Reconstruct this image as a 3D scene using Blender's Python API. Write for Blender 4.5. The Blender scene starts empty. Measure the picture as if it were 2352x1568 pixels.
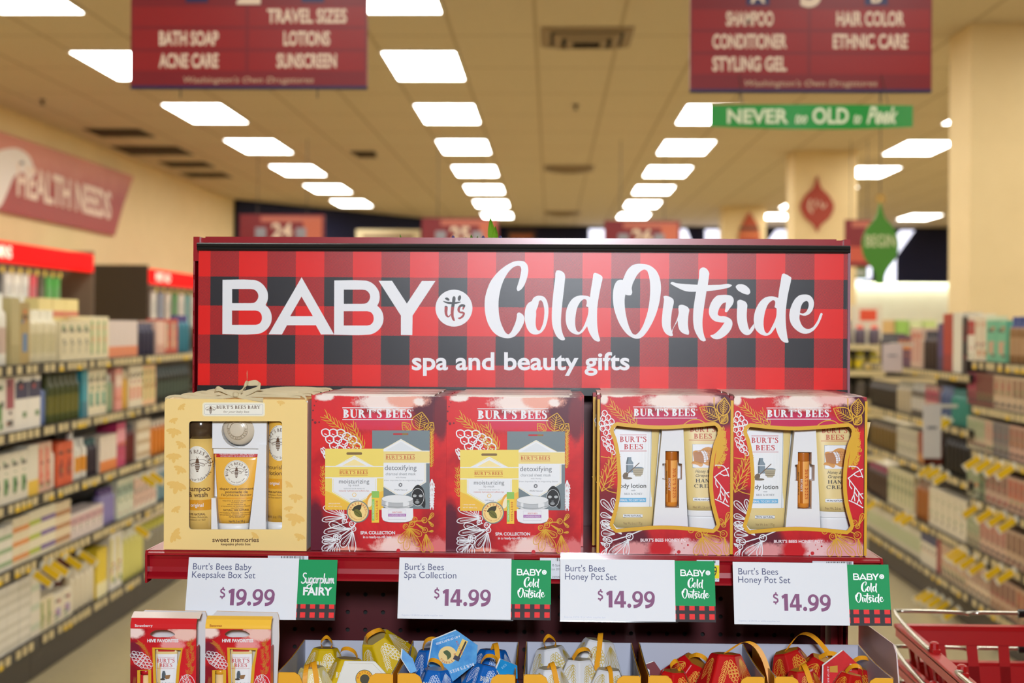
import bpy, math, random
from mathutils import Vector, Matrix
from mathutils.geometry import tessellate_polygon

random.seed(7)
SC = bpy.context.scene
COL = SC.collection

# ------------------------------------------------------------------ camera, world, lights, exposure
HC = 1.30                       # eye height
F = 3050.0                      # focal length in pixels of the 2352 px frame
CX, CY = 1176.0, 747.0          # pixel the optical axis meets
YAW, ROLL = math.atan(88.0 / F), math.radians(0.36)
CAM_R = Matrix.Rotation(YAW, 3, 'Z') @ Matrix.Rotation(math.pi / 2, 3, 'X') @ Matrix.Rotation(ROLL, 3, 'Z')
CAM_P = Vector((0, 0, HC))
cam_data = bpy.data.cameras.new('camera')
cam_data.sensor_width = 36.0
cam_data.lens = F / 2352.0 * 36.0
cam_data.shift_x = (1176.0 - CX) / 2352.0
cam_data.shift_y = -(784.0 - CY) / 2352.0
cam_data.clip_start = 0.05
cam_data.clip_end = 200
cam_data.dof.use_dof = True
cam_data.dof.focus_distance = 1.70
cam_data.dof.aperture_fstop = 4.6
cam = bpy.data.objects.new('camera', cam_data)
cam.matrix_world = Matrix.Translation(CAM_P) @ CAM_R.to_4x4()
COL.objects.link(cam)
SC.camera = cam

world = bpy.data.worlds.new('world')
SC.world = world
world.use_nodes = True
world.node_tree.nodes['Background'].inputs[0].default_value = (1.0, 0.92, 0.8, 1)
world.node_tree.nodes['Background'].inputs[1].default_value = 0.05

PANEL_GLOW = 15.0               # radiance of the fluorescent ceiling panels
flash_data = bpy.data.lights.new('camera_flash', 'AREA')
flash_data.shape = 'DISK'
flash_data.size = 0.30
flash_data.energy = 67.0
flash_data.color = (0.85, 0.915, 1.0)
flash = bpy.data.objects.new('camera_flash', flash_data)
flash.location = (0.10, -1.0, HC + 0.52)
flash.rotation_euler = (math.radians(78), 0, 0)
COL.objects.link(flash)

SC.view_settings.view_transform = 'Standard'
SC.view_settings.look = 'None'
SC.view_settings.exposure = 0.0
SC.view_settings.gamma = 1.0
SC.view_settings.use_curve_mapping = False
try:
    SC.cycles.use_denoising = True
    SC.cycles.max_bounces = 8
    SC.cycles.transparent_max_bounces = 12
    SC.cycles.caustics_reflective = False
    SC.cycles.caustics_refractive = False
    SC.cycles.sample_clamp_indirect = 6.0
except Exception:
    pass

# ------------------------------------------------------------------ photograph measurements to places
def ray(u, v):
    return CAM_R @ Vector(((u - CX) / F, -(v - CY) / F, -1.0))
def at(u, v, Y):
    d = ray(u, v); return CAM_P + d * (Y / d.y)
def at_x(u, v, X):
    d = ray(u, v); return CAM_P + d * (X / d.x)
def at_z(u, v, Z):
    d = ray(u, v); return CAM_P + d * ((Z - HC) / d.z)

# ------------------------------------------------------------------ materials
def lin(c):
    c = c / 255.0
    return c / 12.92 if c <= 0.04045 else ((c + 0.055) / 1.055) ** 2.4
def rgb(c):
    return (lin(c[0]), lin(c[1]), lin(c[2]), 1.0)
_mats = {}
def mat(c, rough=0.5, metal=0.0, spec=0.5, coat=0.0, emit=0.0, name=None):
    key = (tuple(c), rough, metal, spec, coat, emit, name)
    if key in _mats: return _mats[key]
    m = bpy.data.materials.new(name or 'paint_%d_%d_%d' % tuple(c))
    m.use_nodes = True
    b = m.node_tree.nodes['Principled BSDF']
    b.inputs['Base Color'].default_value = rgb(c)
    b.inputs['Roughness'].default_value = rough
    b.inputs['Metallic'].default_value = metal
    b.inputs['Specular IOR Level'].default_value = spec
    b.inputs['Coat Weight'].default_value = coat
    b.inputs['Coat Roughness'].default_value = 0.15
    if emit:
        b.inputs['Emission Color'].default_value = rgb(c)
        b.inputs['Emission Strength'].default_value = emit
    _mats[key] = m
    return m

class NT:
    """small helper that writes shader maths"""
    def __init__(s, name, rough=0.5, spec=0.5, coat=0.0):
        s.m = bpy.data.materials.new(name); s.m.use_nodes = True
        s.t = s.m.node_tree; s.b = s.t.nodes['Principled BSDF']
        s.b.inputs['Roughness'].default_value = rough
        s.b.inputs['Specular IOR Level'].default_value = spec
        s.b.inputs['Coat Weight'].default_value = coat
        s.b.inputs['Coat Roughness'].default_value = 0.2
        tc = s.n('ShaderNodeTexCoord'); s.obj = tc.outputs['Object']
        sp = s.n('ShaderNodeSeparateXYZ'); s.t.links.new(s.obj, sp.inputs[0])
        s.x, s.y, s.z = sp.outputs
    def n(s, kind): return s.t.nodes.new(kind)
    def put(s, sock, val):
        if hasattr(val, 'is_linked') or hasattr(val, 'links'): s.t.links.new(val, sock)
        else: sock.default_value = val
    def op(s, kind, a, b=0.0, c=0.0):
        q = s.n('ShaderNodeMath'); q.operation = kind
        for i, v in enumerate((a, b, c)): s.put(q.inputs[i], v)
        return q.outputs[0]
    def noise(s, scale, detail=4, rough=0.6, vec=None, dist=0.0):
        q = s.n('ShaderNodeTexNoise'); q.inputs['Scale'].default_value = scale
        q.inputs['Detail'].default_value = detail; q.inputs['Roughness'].default_value = rough
        q.inputs['Distortion'].default_value = dist
        s.t.links.new(vec or s.obj, q.inputs['Vector']); return q.outputs[0]
    def ramp(s, fac, stops):
        q = s.n('ShaderNodeValToRGB'); e = q.color_ramp.elements
        while len(e) < len(stops): e.new(0.5)
        for k, (p, c) in enumerate(stops): e[k].position = p; e[k].color = rgb(c)
        s.put(q.inputs[0], fac); return q.outputs[0]
    def mix(s, fac, a, b):
        q = s.n('ShaderNodeMix'); q.data_type = 'RGBA'
        s.put(q.inputs[0], fac)
        s.put(q.inputs[6], a if hasattr(a, 'links') else rgb(a)); s.put(q.inputs[7], b if hasattr(b, 'links') else rgb(b))
        return q.outputs[2]
    def step(s, v, e0, e1):
        q = s.n('ShaderNodeMapRange'); q.interpolation_type = 'SMOOTHSTEP'
        s.put(q.inputs[0], v); q.inputs[1].default_value = e0; q.inputs[2].default_value = e1
        return q.outputs[0]
    def bump(s, h, strength=0.2, dist=0.001):
        q = s.n('ShaderNodeBump'); q.inputs['Strength'].default_value = strength; q.inputs['Distance'].default_value = dist
        s.put(q.inputs['Height'], h); s.t.links.new(q.outputs[0], s.b.inputs['Normal'])
    def done(s, col): s.put(s.b.inputs['Base Color'], col); return s.m

def plaid(name, x0, z0, px, pz, twill, red=(230, 30, 26), dark=(44, 43, 48), rough=0.31, fine=True):
    k = NT(name, rough, 0.38)
    cx = k.op('LESS_THAN', k.op('FRACT', k.op('DIVIDE', k.op('SUBTRACT', k.x, x0), 2 * px)), 0.5)
    cz = k.op('LESS_THAN', k.op('FRACT', k.op('DIVIDE', k.op('SUBTRACT', k.z, z0), 2 * pz)), 0.5)
    tw = k.op('LESS_THAN', k.op('FRACT', k.op('DIVIDE', k.op('SUBTRACT', k.x, k.z), twill)), 0.52)
    both = k.op('MULTIPLY', cx, cz)
    one = k.op('MULTIPLY', k.op('ABSOLUTE', k.op('SUBTRACT', cx, cz)), tw)
    if fine:
        g = k.noise(2600, 1, 0.5)
        k.bump(g, 0.14, 0.0004)
    return k.done(k.mix(k.op('MAXIMUM', both, one), red, dark))

def watercolor(name, blobs, s=1.0, rough=0.32, tint=None):
    """printed red watercolour card; blobs = (x, z, rx, rz, colour, grain) in metres from the foot of the card"""
    k = NT(name, rough, 0.5)
    n1 = k.noise(9 * s, 5, 0.6, dist=0.4)
    base = k.ramp(n1, tint or [(0.33, (132, 14, 30)), (0.45, (186, 18, 34)), (0.55, (214, 28, 36)), (0.68, (205, 24, 44))])
    n2 = k.noise(26 * s, 8, 0.72)
    n3 = k.noise(120 * s, 6, 0.8)
    for (x, z, rx, rz, c, gr) in blobs:
        dx = k.op('DIVIDE', k.op('SUBTRACT', k.x, x), rx); dz = k.op('DIVIDE', k.op('SUBTRACT', k.z, z), rz)
        d = k.op('SQRT', k.op('ADD', k.op('MULTIPLY', dx, dx), k.op('MULTIPLY', dz, dz)))
        d = k.op('ADD', d, k.op('MULTIPLY', k.op('SUBTRACT', n2, 0.5), 2.2 * gr))
        d = k.op('ADD', d, k.op('MULTIPLY', k.op('SUBTRACT', n3, 0.5), 1.1 * gr))
        base = k.mix(k.op('SUBTRACT', 1.0, k.step(d, 0.62, 1.12)), base, c)
    return k.done(base)

def lineart(name, base, line, scale=70, rough=0.25, width=0.09, cover=0.45, coat=0.3):
    """carton printed with fine botanical line work"""
    k = NT(name, rough, 0.5, coat)
    v = k.n('ShaderNodeTexVoronoi'); v.feature = 'DISTANCE_TO_EDGE'; v.inputs['Scale'].default_value = scale
    mp = k.n('ShaderNodeMapping'); mp.inputs['Scale'].default_value = (1, 1, 0.55); mp.inputs['Rotation'].default_value = (0.3, 0.5, 0)
    k.t.links.new(k.obj, mp.inputs[0]); k.t.links.new(mp.outputs[0], v.inputs['Vector'])
    e = k.op('LESS_THAN', v.outputs['Distance'], width)
    where = k.op('LESS_THAN', k.noise(22, 2, 0.5), cover)
    return k.done(k.mix(k.op('MULTIPLY', e, where), base, line))

def clear_film(name, gloss=0.06):
    m = bpy.data.materials.new(name); m.use_nodes = True; t = m.node_tree
    for n in list(t.nodes): t.nodes.remove(n)
    o = t.nodes.new('ShaderNodeOutputMaterial'); mx = t.nodes.new('ShaderNodeMixShader')
    tr = t.nodes.new('ShaderNodeBsdfTransparent'); gl = t.nodes.new('ShaderNodeBsdfGlossy')
    gl.inputs['Roughness'].default_value = 0.08; lw = t.nodes.new('ShaderNodeFresnel'); lw.inputs[0].default_value = 1.35
    t.links.new(lw.outputs[0], mx.inputs[0]); t.links.new(tr.outputs[0], mx.inputs[1])
    t.links.new(gl.outputs[0], mx.inputs[2]); t.links.new(mx.outputs[0], o.inputs[0])
    return m
FILM = clear_film('clear_film')
WHITE = mat((238, 239, 240), 0.42)
INK = mat((234, 236, 240), 0.4, name='white_ink')
GOLD = mat((222, 170, 44), 0.35, name='gold_ink')
RED_METAL = mat((158, 16, 30), 0.28, coat=0.25, name='red_enamel')
BLACK = mat((14, 14, 16), 0.35, name='black_plastic')

# ------------------------------------------------------------------ meshes
class MB:
    def __init__(s): s.v = []; s.f = []; s.mi = []; s.mats = []
    def mid(s, m):
        if m not in s.mats: s.mats.append(m)
        return s.mats.index(m)
    def add(s, pts, faces, m):
        b = len(s.v); s.v += [tuple(p) for p in pts]; i = s.mid(m)
        for f in faces: s.f.append([b + k for k in f]); s.mi.append(i)
    def face(s, pts, m): s.add(pts, [range(len(pts))], m)
    def box(s, x0, x1, y0, y1, z0, z1, m, front=None):
        p = [(x0, y0, z0), (x1, y0, z0), (x1, y1, z0), (x0, y1, z0), (x0, y0, z1), (x1, y0, z1), (x1, y1, z1), (x0, y1, z1)]
        fs = [(3, 2, 1, 0), (4, 5, 6, 7), (1, 2, 6, 5), (2, 3, 7, 6), (3, 0, 4, 7)]
        s.add(p, fs, m); s.add(p, [(0, 1, 5, 4)], front or m)
        return s
    def rbox(s, x0, x1, y0, y1, z0, z1, r, m, n=4):
        """box with rounded vertical edges"""
        pts = []
        for (cx, cy, a0) in ((x1 - r, y1 - r, 0), (x0 + r, y1 - r, 90), (x0 + r, y0 + r, 180), (x1 - r, y0 + r, 270)):
            for k in range(n + 1):
                a = math.radians(a0 + 90 * k / n); pts.append((cx + r * math.cos(a), cy + r * math.sin(a)))
        return s.prism(pts, lambda u, v, d: (u, v, z0 + d * (z1 - z0)), m)
    def prism(s, poly, fn, m, holes=(), edge=None):
        """poly (with holes) swept from d=0 to d=1 through fn(u, v, d)"""
        loops = [list(poly)] + [list(h) for h in holes]
        flat = [p for l in loops for p in l]
        tri = tessellate_polygon([[Vector((p[0], p[1], 0)) for p in l] for l in loops])
        s.add([fn(p[0], p[1], 0.0) for p in flat], tri, m)
        s.add([fn(p[0], p[1], 1.0) for p in flat], [tuple(reversed(t)) for t in tri], m)
        for l in loops:
            n = len(l)
            s.add([fn(p[0], p[1], 0.0) for p in l] + [fn(p[0], p[1], 1.0) for p in l],
                  [(k, (k + 1) % n, n + (k + 1) % n, n + k) for k in range(n)], edge or m)
        return s
    def flat(s, poly, fn, m, holes=()):
        loops = [list(poly)] + [list(h) for h in holes]
        tri = tessellate_polygon([[Vector((p[0], p[1], 0)) for p in l] for l in loops])
        s.add([fn(p[0], p[1]) for l in loops for p in l], tri, m); return s
    def tube(s, pts, r, m, n=8, closed=False, squash=1.0):
        pts = [Vector(p) for p in pts]; N = len(pts); rings = []
        for i, p in enumerate(pts):
            a = pts[(i - 1) % N] if closed or i else pts[0]; b = pts[(i + 1) % N] if closed or i < N - 1 else pts[-1]
            t = (b - a).normalized()
            up = Vector((0, 0, 1)) if abs(t.z) < 0.9 else Vector((0, 1, 0))
            u = t.cross(up).normalized(); w = u.cross(t)
            rr = r[i] if isinstance(r, (list, tuple)) else r
            rings.append([p + u * rr * math.cos(2 * math.pi * k / n) + w * rr * squash * math.sin(2 * math.pi * k / n) for k in range(n)])
        fs = []
        for i in range(N if closed else N - 1):
            j = (i + 1) % N
            fs += [(i * n + k, i * n + (k + 1) % n, j * n + (k + 1) % n, j * n + k) for k in range(n)]
        if not closed: fs += [tuple(range(n))[::-1], tuple((N - 1) * n + k for k in range(n))]
        s.add([q for g in rings for q in g], fs, m); return s
    def lathe(s, prof, m, n=24, c=(0, 0, 0), sx=1.0, sy=1.0, mats=None):
        R = len(prof)
        pts = [(c[0] + r * sx * math.cos(2 * math.pi * k / n), c[1] + r * sy * math.sin(2 * math.pi * k / n), c[2] + z) for (r, z) in prof for k in range(n)]
        b = len(s.v); s.v += pts
        for i in range(R - 1):
            mm = s.mid(mats[i] if mats else m)
            for k in range(n):
                s.f.append([b + i * n + k, b + i * n + (k + 1) % n, b + (i + 1) * n + (k + 1) % n, b + (i + 1) * n + k]); s.mi.append(mm)
        s.f.append([b + k for k in range(n)][::-1]); s.mi.append(s.mid(mats[0] if mats else m))
        s.f.append([b + (R - 1) * n + k for k in range(n)]); s.mi.append(s.mid(mats[-1] if mats else m))
        return s
    def sweep(s, prof, m, x0, x1, closed=True):
        """profile in (y, z) run along x"""
        n = len(prof)
        fs = [(k, (k + 1) % n, n + (k + 1) % n, n + k) for k in range(n if closed else n - 1)]
        if closed: fs += [tuple(range(n))[::-1], tuple(range(n, 2 * n))]
        s.add([(x0, p[0], p[1]) for p in prof] + [(x1, p[0], p[1]) for p in prof], fs, m); return s
    def ribbon(s, pts, wv, m, thick=0.0004):
        """flat band along 3D points, wv = width vector per point or one vector"""
        n = len(pts); a = []; 
        for i, p in enumerate(pts):
            w = Vector(wv[i] if isinstance(wv, list) else wv) * 0.5
            a += [Vector(p) - w, Vector(p) + w]
        s.add(a, [(2 * i, 2 * i + 1, 2 * i + 3, 2 * i + 2) for i in range(n - 1)], m); return s
    def build(s, name, parent=None, loc=None, smooth=False, bevel=0.0):
        me = bpy.data.meshes.new(name); me.from_pydata(s.v, [], s.f)
        for m in s.mats: me.materials.append(m)
        me.polygons.foreach_set('material_index', s.mi)
        if smooth: me.polygons.foreach_set('use_smooth', [True] * len(me.polygons))
        me.update()
        o = bpy.data.objects.new(name, me); COL.objects.link(o)
        if parent: o.parent = parent
        if loc is not None: o.location = loc
        if bevel:
            b = o.modifiers.new('edge', 'BEVEL'); b.width = bevel; b.segments = 2; b.limit_method = 'ANGLE'
        return o

def thing(name, label, cat, loc=(0, 0, 0), rz=0.0, group=None):
    o = bpy.data.objects.new(name, None); COL.objects.link(o); o.location = loc; o.rotation_euler = (0, 0, rz)
    o.empty_display_size = 0.05
    return tag(o, label, cat, group)
def tag(o, label, cat, group=None, kind=None):
    o['label'] = label; o['category'] = cat
    if group: o['group'] = group
    if kind: o['kind'] = kind
    return o
def structure(o): o['kind'] = 'structure'; return o
def dup(root, loc, label=None, group=None, skip=()):
    r = root.copy(); COL.objects.link(r); r.location = loc
    if label: r['label'] = label
    if group: r['group'] = group
    for ch in list(root.children):
        if ch.name.split('.')[0] in skip: continue
        c = ch.copy(); COL.objects.link(c); c.parent = r
        for g in list(ch.children):
            d = g.copy(); COL.objects.link(d); d.parent = c
    return r

# ------------------------------------------------------------------ drawing printed matter
def spline(pts, n=5, closed=True):
    """smooth outline through points; a third value of 1 marks a corner"""
    out = []; N = len(pts)
    P = [Vector((p[0], p[1])) for p in pts]; cor = [len(p) > 2 and p[2] for p in pts]
    for i in range(N if closed else N - 1):
        p1, p2 = P[i], P[(i + 1) % N]
        p0 = P[(i - 1) % N] if closed or i else p1; p3 = P[(i + 2) % N] if closed or i + 2 < N else p2
        L = (p2 - p1).length
        def tan(a, b, c):
            l1, l2 = max((b - a).length, 1e-6), max((c - b).length, 1e-6)
            return ((b - a) / l1 * l2 + (c - b) / l2 * l1) / (l1 + l2)
        t1 = (p2 - p1).normalized() if cor[i] else tan(p0, p1, p2)
        t2 = (p2 - p1).normalized() if cor[(i + 1) % N] else tan(p1, p2, p3)
        for k in range(n):
            t = k / n
            h = (2 * t**3 - 3 * t**2 + 1, t**3 - 2 * t**2 + t, -2 * t**3 + 3 * t**2, t**3 - t**2)
            q = p1 * h[0] + t1 * L * h[1] + p2 * h[2] + t2 * L * h[3]; out.append((q.x, q.y))
    if not closed: out.append((P[-1].x, P[-1].y))
    return out
def oval(cx, cy, rx, ry, n=28, a0=0.0, a1=360.0, rot=0.0):
    out = []; c, s_ = math.cos(math.radians(rot)), math.sin(math.radians(rot)); full = a1 - a0 >= 360
    for k in range(n if full else n + 1):
        a = math.radians(a0 + (a1 - a0) * k / n); x, y = rx * math.cos(a), ry * math.sin(a)
        out.append((cx + x * c - y * s_, cy + x * s_ + y * c))
    return out
def rrect(x0, y0, x1, y1, r, n=5):
    out = []
    for (cx, cy, a0) in ((x1 - r, y1 - r, 0), (x0 + r, y1 - r, 90), (x0 + r, y0 + r, 180), (x1 - r, y0 + r, 270)):
        out += oval(cx, cy, r, r, n, a0, a0 + 90)
    return out
def band(path, w, closed=False):
    """outline strip of a stroke; w is one width or one per point"""
    P = [Vector((p[0], p[1])) for p in path]; N = len(P); L = []; R = []
    for i in range(N):
        a = P[(i - 1) % N] if closed or i else P[0]; b = P[(i + 1) % N] if closed or i < N - 1 else P[-1]
        t = (b - a); t = t.normalized() if t.length > 1e-9 else Vector((1, 0)); nn = Vector((-t.y, t.x))
        ww = (w[min(i, len(w) - 1)] if isinstance(w, (list, tuple)) else w) * 0.5
        L.append(P[i] + nn * ww); R.append(P[i] - nn * ww)
    return L, R

_text = {}
def text_tris(body, bold=0.0):
    """outline of a line of lettering as triangles, in units of the cap height"""
    key = (body, bold)
    if key not in _text:
        c = bpy.data.curves.new('lettering', 'FONT'); c.body = body; c.offset = bold; c.resolution_u = 4
        o = bpy.data.objects.new('lettering', c); COL.objects.link(o)
        dg = bpy.context.evaluated_depsgraph_get(); ev = o.evaluated_get(dg); me = ev.to_mesh(); me.calc_loop_triangles()
        v = [(p.co.x, p.co.y) for p in me.vertices]; t = [tuple(l.vertices) for l in me.loop_triangles]
        ev.to_mesh_clear(); bpy.data.objects.remove(o); bpy.data.curves.remove(c)
        _text[key] = (v, t)
    return _text[key]
_vv, _tt = text_tris('H'); CAP = max(p[1] for p in _vv)

# serif capitals drawn from stems, bowls and slabs (cap height 1)
def serif_glyph(ch, w=0.2, t=0.075):
    s_ = 0.06; P = []
    R = lambda x0, x1, y0, y1: P.append(([(x0, y0), (x1, y0), (x1, y1), (x0, y1)], []))
    def stem(x, top=True, foot=True, ww=w):
        R(x, x + ww, 0, 1)
        if foot: R(x - .07, x + ww + .07, 0, s_)
        if top: R(x - .07, x + ww + .07, 1 - s_, 1)
    def bowl(x, y0, y1, rx):
        cy, ry = (y0 + y1) / 2, (y1 - y0) / 2
        o = [(x + rx * math.cos(a), cy + ry * math.sin(a)) for a in [math.pi / 2 - math.pi * k / 14 for k in range(15)]]
        i = [(x + max(rx - w, .02) * math.cos(a), cy + (ry - t) * math.sin(a)) for a in [-math.pi / 2 + math.pi * k / 14 for k in range(15)]]
        P.append((o + i, []))
    def line(x0, y0, x1, y1, ww): P.append(([(x0 - ww / 2, y0), (x0 + ww / 2, y0), (x1 + ww / 2, y1), (x1 - ww / 2, y1)], []))
    def curve(pts, ws):
        q = spline([(a, b) for a, b in pts], 4, False); W = []
        for i in range(len(q)):
            f = i / 4.0; k = min(int(f), len(ws) - 2); W.append(ws[k] + (ws[k + 1] - ws[k]) * (f - k))
        L, Rr = band(q, W); 
        for k in range(len(q) - 1): P.append(([tuple(L[k]), tuple(L[k + 1]), tuple(Rr[k + 1]), tuple(Rr[k])], []))
    x = .09
    if ch == 'B': stem(x); bowl(x + w * .6, .47, 1, .38); bowl(x + w * .6, 0, .54, .44); return P, x + w * .6 + .44 + .07
    if ch == 'R': stem(x); bowl(x + w * .6, .45, 1, .40); line(x + w + .12, .5, x + w + .40, 0, w); R(x + w + .3, x + w + .58, 0, s_); return P, x + w + .60
    if ch == 'P': stem(x); bowl(x + w * .6, .42, 1, .40); return P, x + w * .6 + .46
    if ch == 'D': stem(x); bowl(x + w * .6, 0, 1, .55); return P, x + w * .6 + .62
    if ch == 'E':
        stem(x); e = x + w + .33
        R(x, e, 1 - t, 1); R(e - .06, e, .73, 1); R(x, e - .08, .5 - t / 2, .5 + t / 2); R(e - .13, e - .08, .38, .62); R(x, e + .03, 0, t); R(e - .04, e + .03, 0, .3); return P, e + .09
    if ch == 'F':
        stem(x); e = x + w + .33
        R(x, e, 1 - t, 1); R(e - .06, e, .73, 1); R(x, e - .08, .5 - t / 2, .5 + t / 2); return P, e + .06
    if ch == 'L': stem(x); e = x + w + .33; R(x, e, 0, t); R(e - .06, e, 0, .32); return P, e + .06
    if ch == 'T': R(.04, .72, 1 - t, 1); R(.04, .1, .72, 1); R(.66, .72, .72, 1); R(.38 - w / 2, .38 + w / 2, 0, 1); R(.3 - w / 2, .46 + w / 2, 0, s_); return P, .76
    if ch == 'I': stem(x); return P, x + w + .12
    if ch == 'U':
        xr = x + w + .36; R(x, x + w, .32, 1); R(x - .07, x + w + .07, 1 - s_, 1); R(xr, xr + t, .32, 1); R(xr - .09, xr + t + .09, 1 - s_, 1)
        cx = (x + xr + t) / 2; rx = (xr + t - x) / 2
        o = [(cx + rx * math.cos(a), .34 + .36 * math.sin(a)) for a in [math.pi + math.pi * k / 14 for k in range(15)]]
        i = [(cx + (w - t) / 2 + (rx - (w + t) / 2) * math.cos(a), .34 + .26 * math.sin(a)) for a in [2 * math.pi - math.pi * k / 14 for k in range(15)]]
        P.append((o + i, [])); return P, xr + t + .1
    if ch == 'S':
        curve([(.47, .76), (.40, .92), (.28, .965), (.14, .90), (.12, .74), (.25, .6), (.40, .47), (.48, .28), (.41, .09), (.26, .035), (.13, .09), (.08, .26)], [t, t, t, w * .7, w * .85, w, w, w * .85, w * .7, t, t, t])
        R(.44, .5, .72, 1.0); R(.05, .11, 0, .28); return P, .58
    if ch == 'A':
        line(.08, 0, .42, 1, t); line(.64, 0, .40, 1, w); R(.16, .6, .3, .3 + t); R(0, .2, 0, s_); R(.5, .8, 0, s_); return P, .80
    if ch == 'Y':
        line(.36, .45, .1, 1, w); line(.38, .45, .64, 1, t); R(.38 - w / 2, .38 + w / 2, 0, .5); R(.28 - w / 2, .48 + w / 2, 0, s_); R(-.02, .26, 1 - s_, 1); R(.52, .76, 1 - s_, 1); return P, .76
    if ch == 'H': stem(x); stem(x + w + .32); R(x, x + w + .35, .47, .47 + t); return P, x + 2 * w + .42
    if ch == 'N': stem(x, ww=t); stem(x + .5, foot=False, ww=t); line(x + .5, 0, x + .05, 1, w); return P, x + .68
    if ch == 'M': stem(x, ww=t); stem(x + .62, ww=w); line(x + .36, 0, x + .06, 1, w * .8); line(x + .36, 0, x + .66, 1, t); return P, x + .66 + w
    if ch == 'K': stem(x); line(x + w, .45, x + w + .34, 1, t); line(x + w + .4, 0, x + w + .1, .58, w); R(x + w + .25, x + w + .55, 0, s_); R(x + w + .2, x + w + .45, 1 - s_, 1); return P, x + w + .57
    if ch in 'OCQG':
        a0, a1 = (0, 360) if ch in 'OQ' else (42, 318)
        o = oval(.46, .5, .42, .52, 32, a0, a1); i = oval(.46, .5, .42 - w * .9, .52 - t, 32, a0, a1)
        P.append((o, [i]) if a1 - a0 >= 360 else (o + i[::-1], []))
        if ch in 'CG': R(.72, .78, .66, .98)
        return P, .93
    if ch == '&':
        o = oval(.36, .27, .33, .29, 24); i = oval(.36, .27, .19, .21, 24); P.append((o, [i]))
        o = oval(.36, .76, .22, .25, 24); i = oval(.36, .76, .12, .18, 24); P.append((o, [i])); line(.78, 0, .3, .62, w * .8); return P, .86
    if ch in "'\u2019":
        P.append((oval(.12, .88, .1, .1, 14), [])); P.append(([(.2, .9), (.22, .82), (.08, .6), (.05, .63), (.12, .75)], [])); return P, .27
    return P, .32

def text_adv(ch):
    if ch == ' ': return .4
    v, _ = text_tris(ch); return (max(p[0] for p in v) - min(p[0] for p in v)) / CAP + .16

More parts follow.
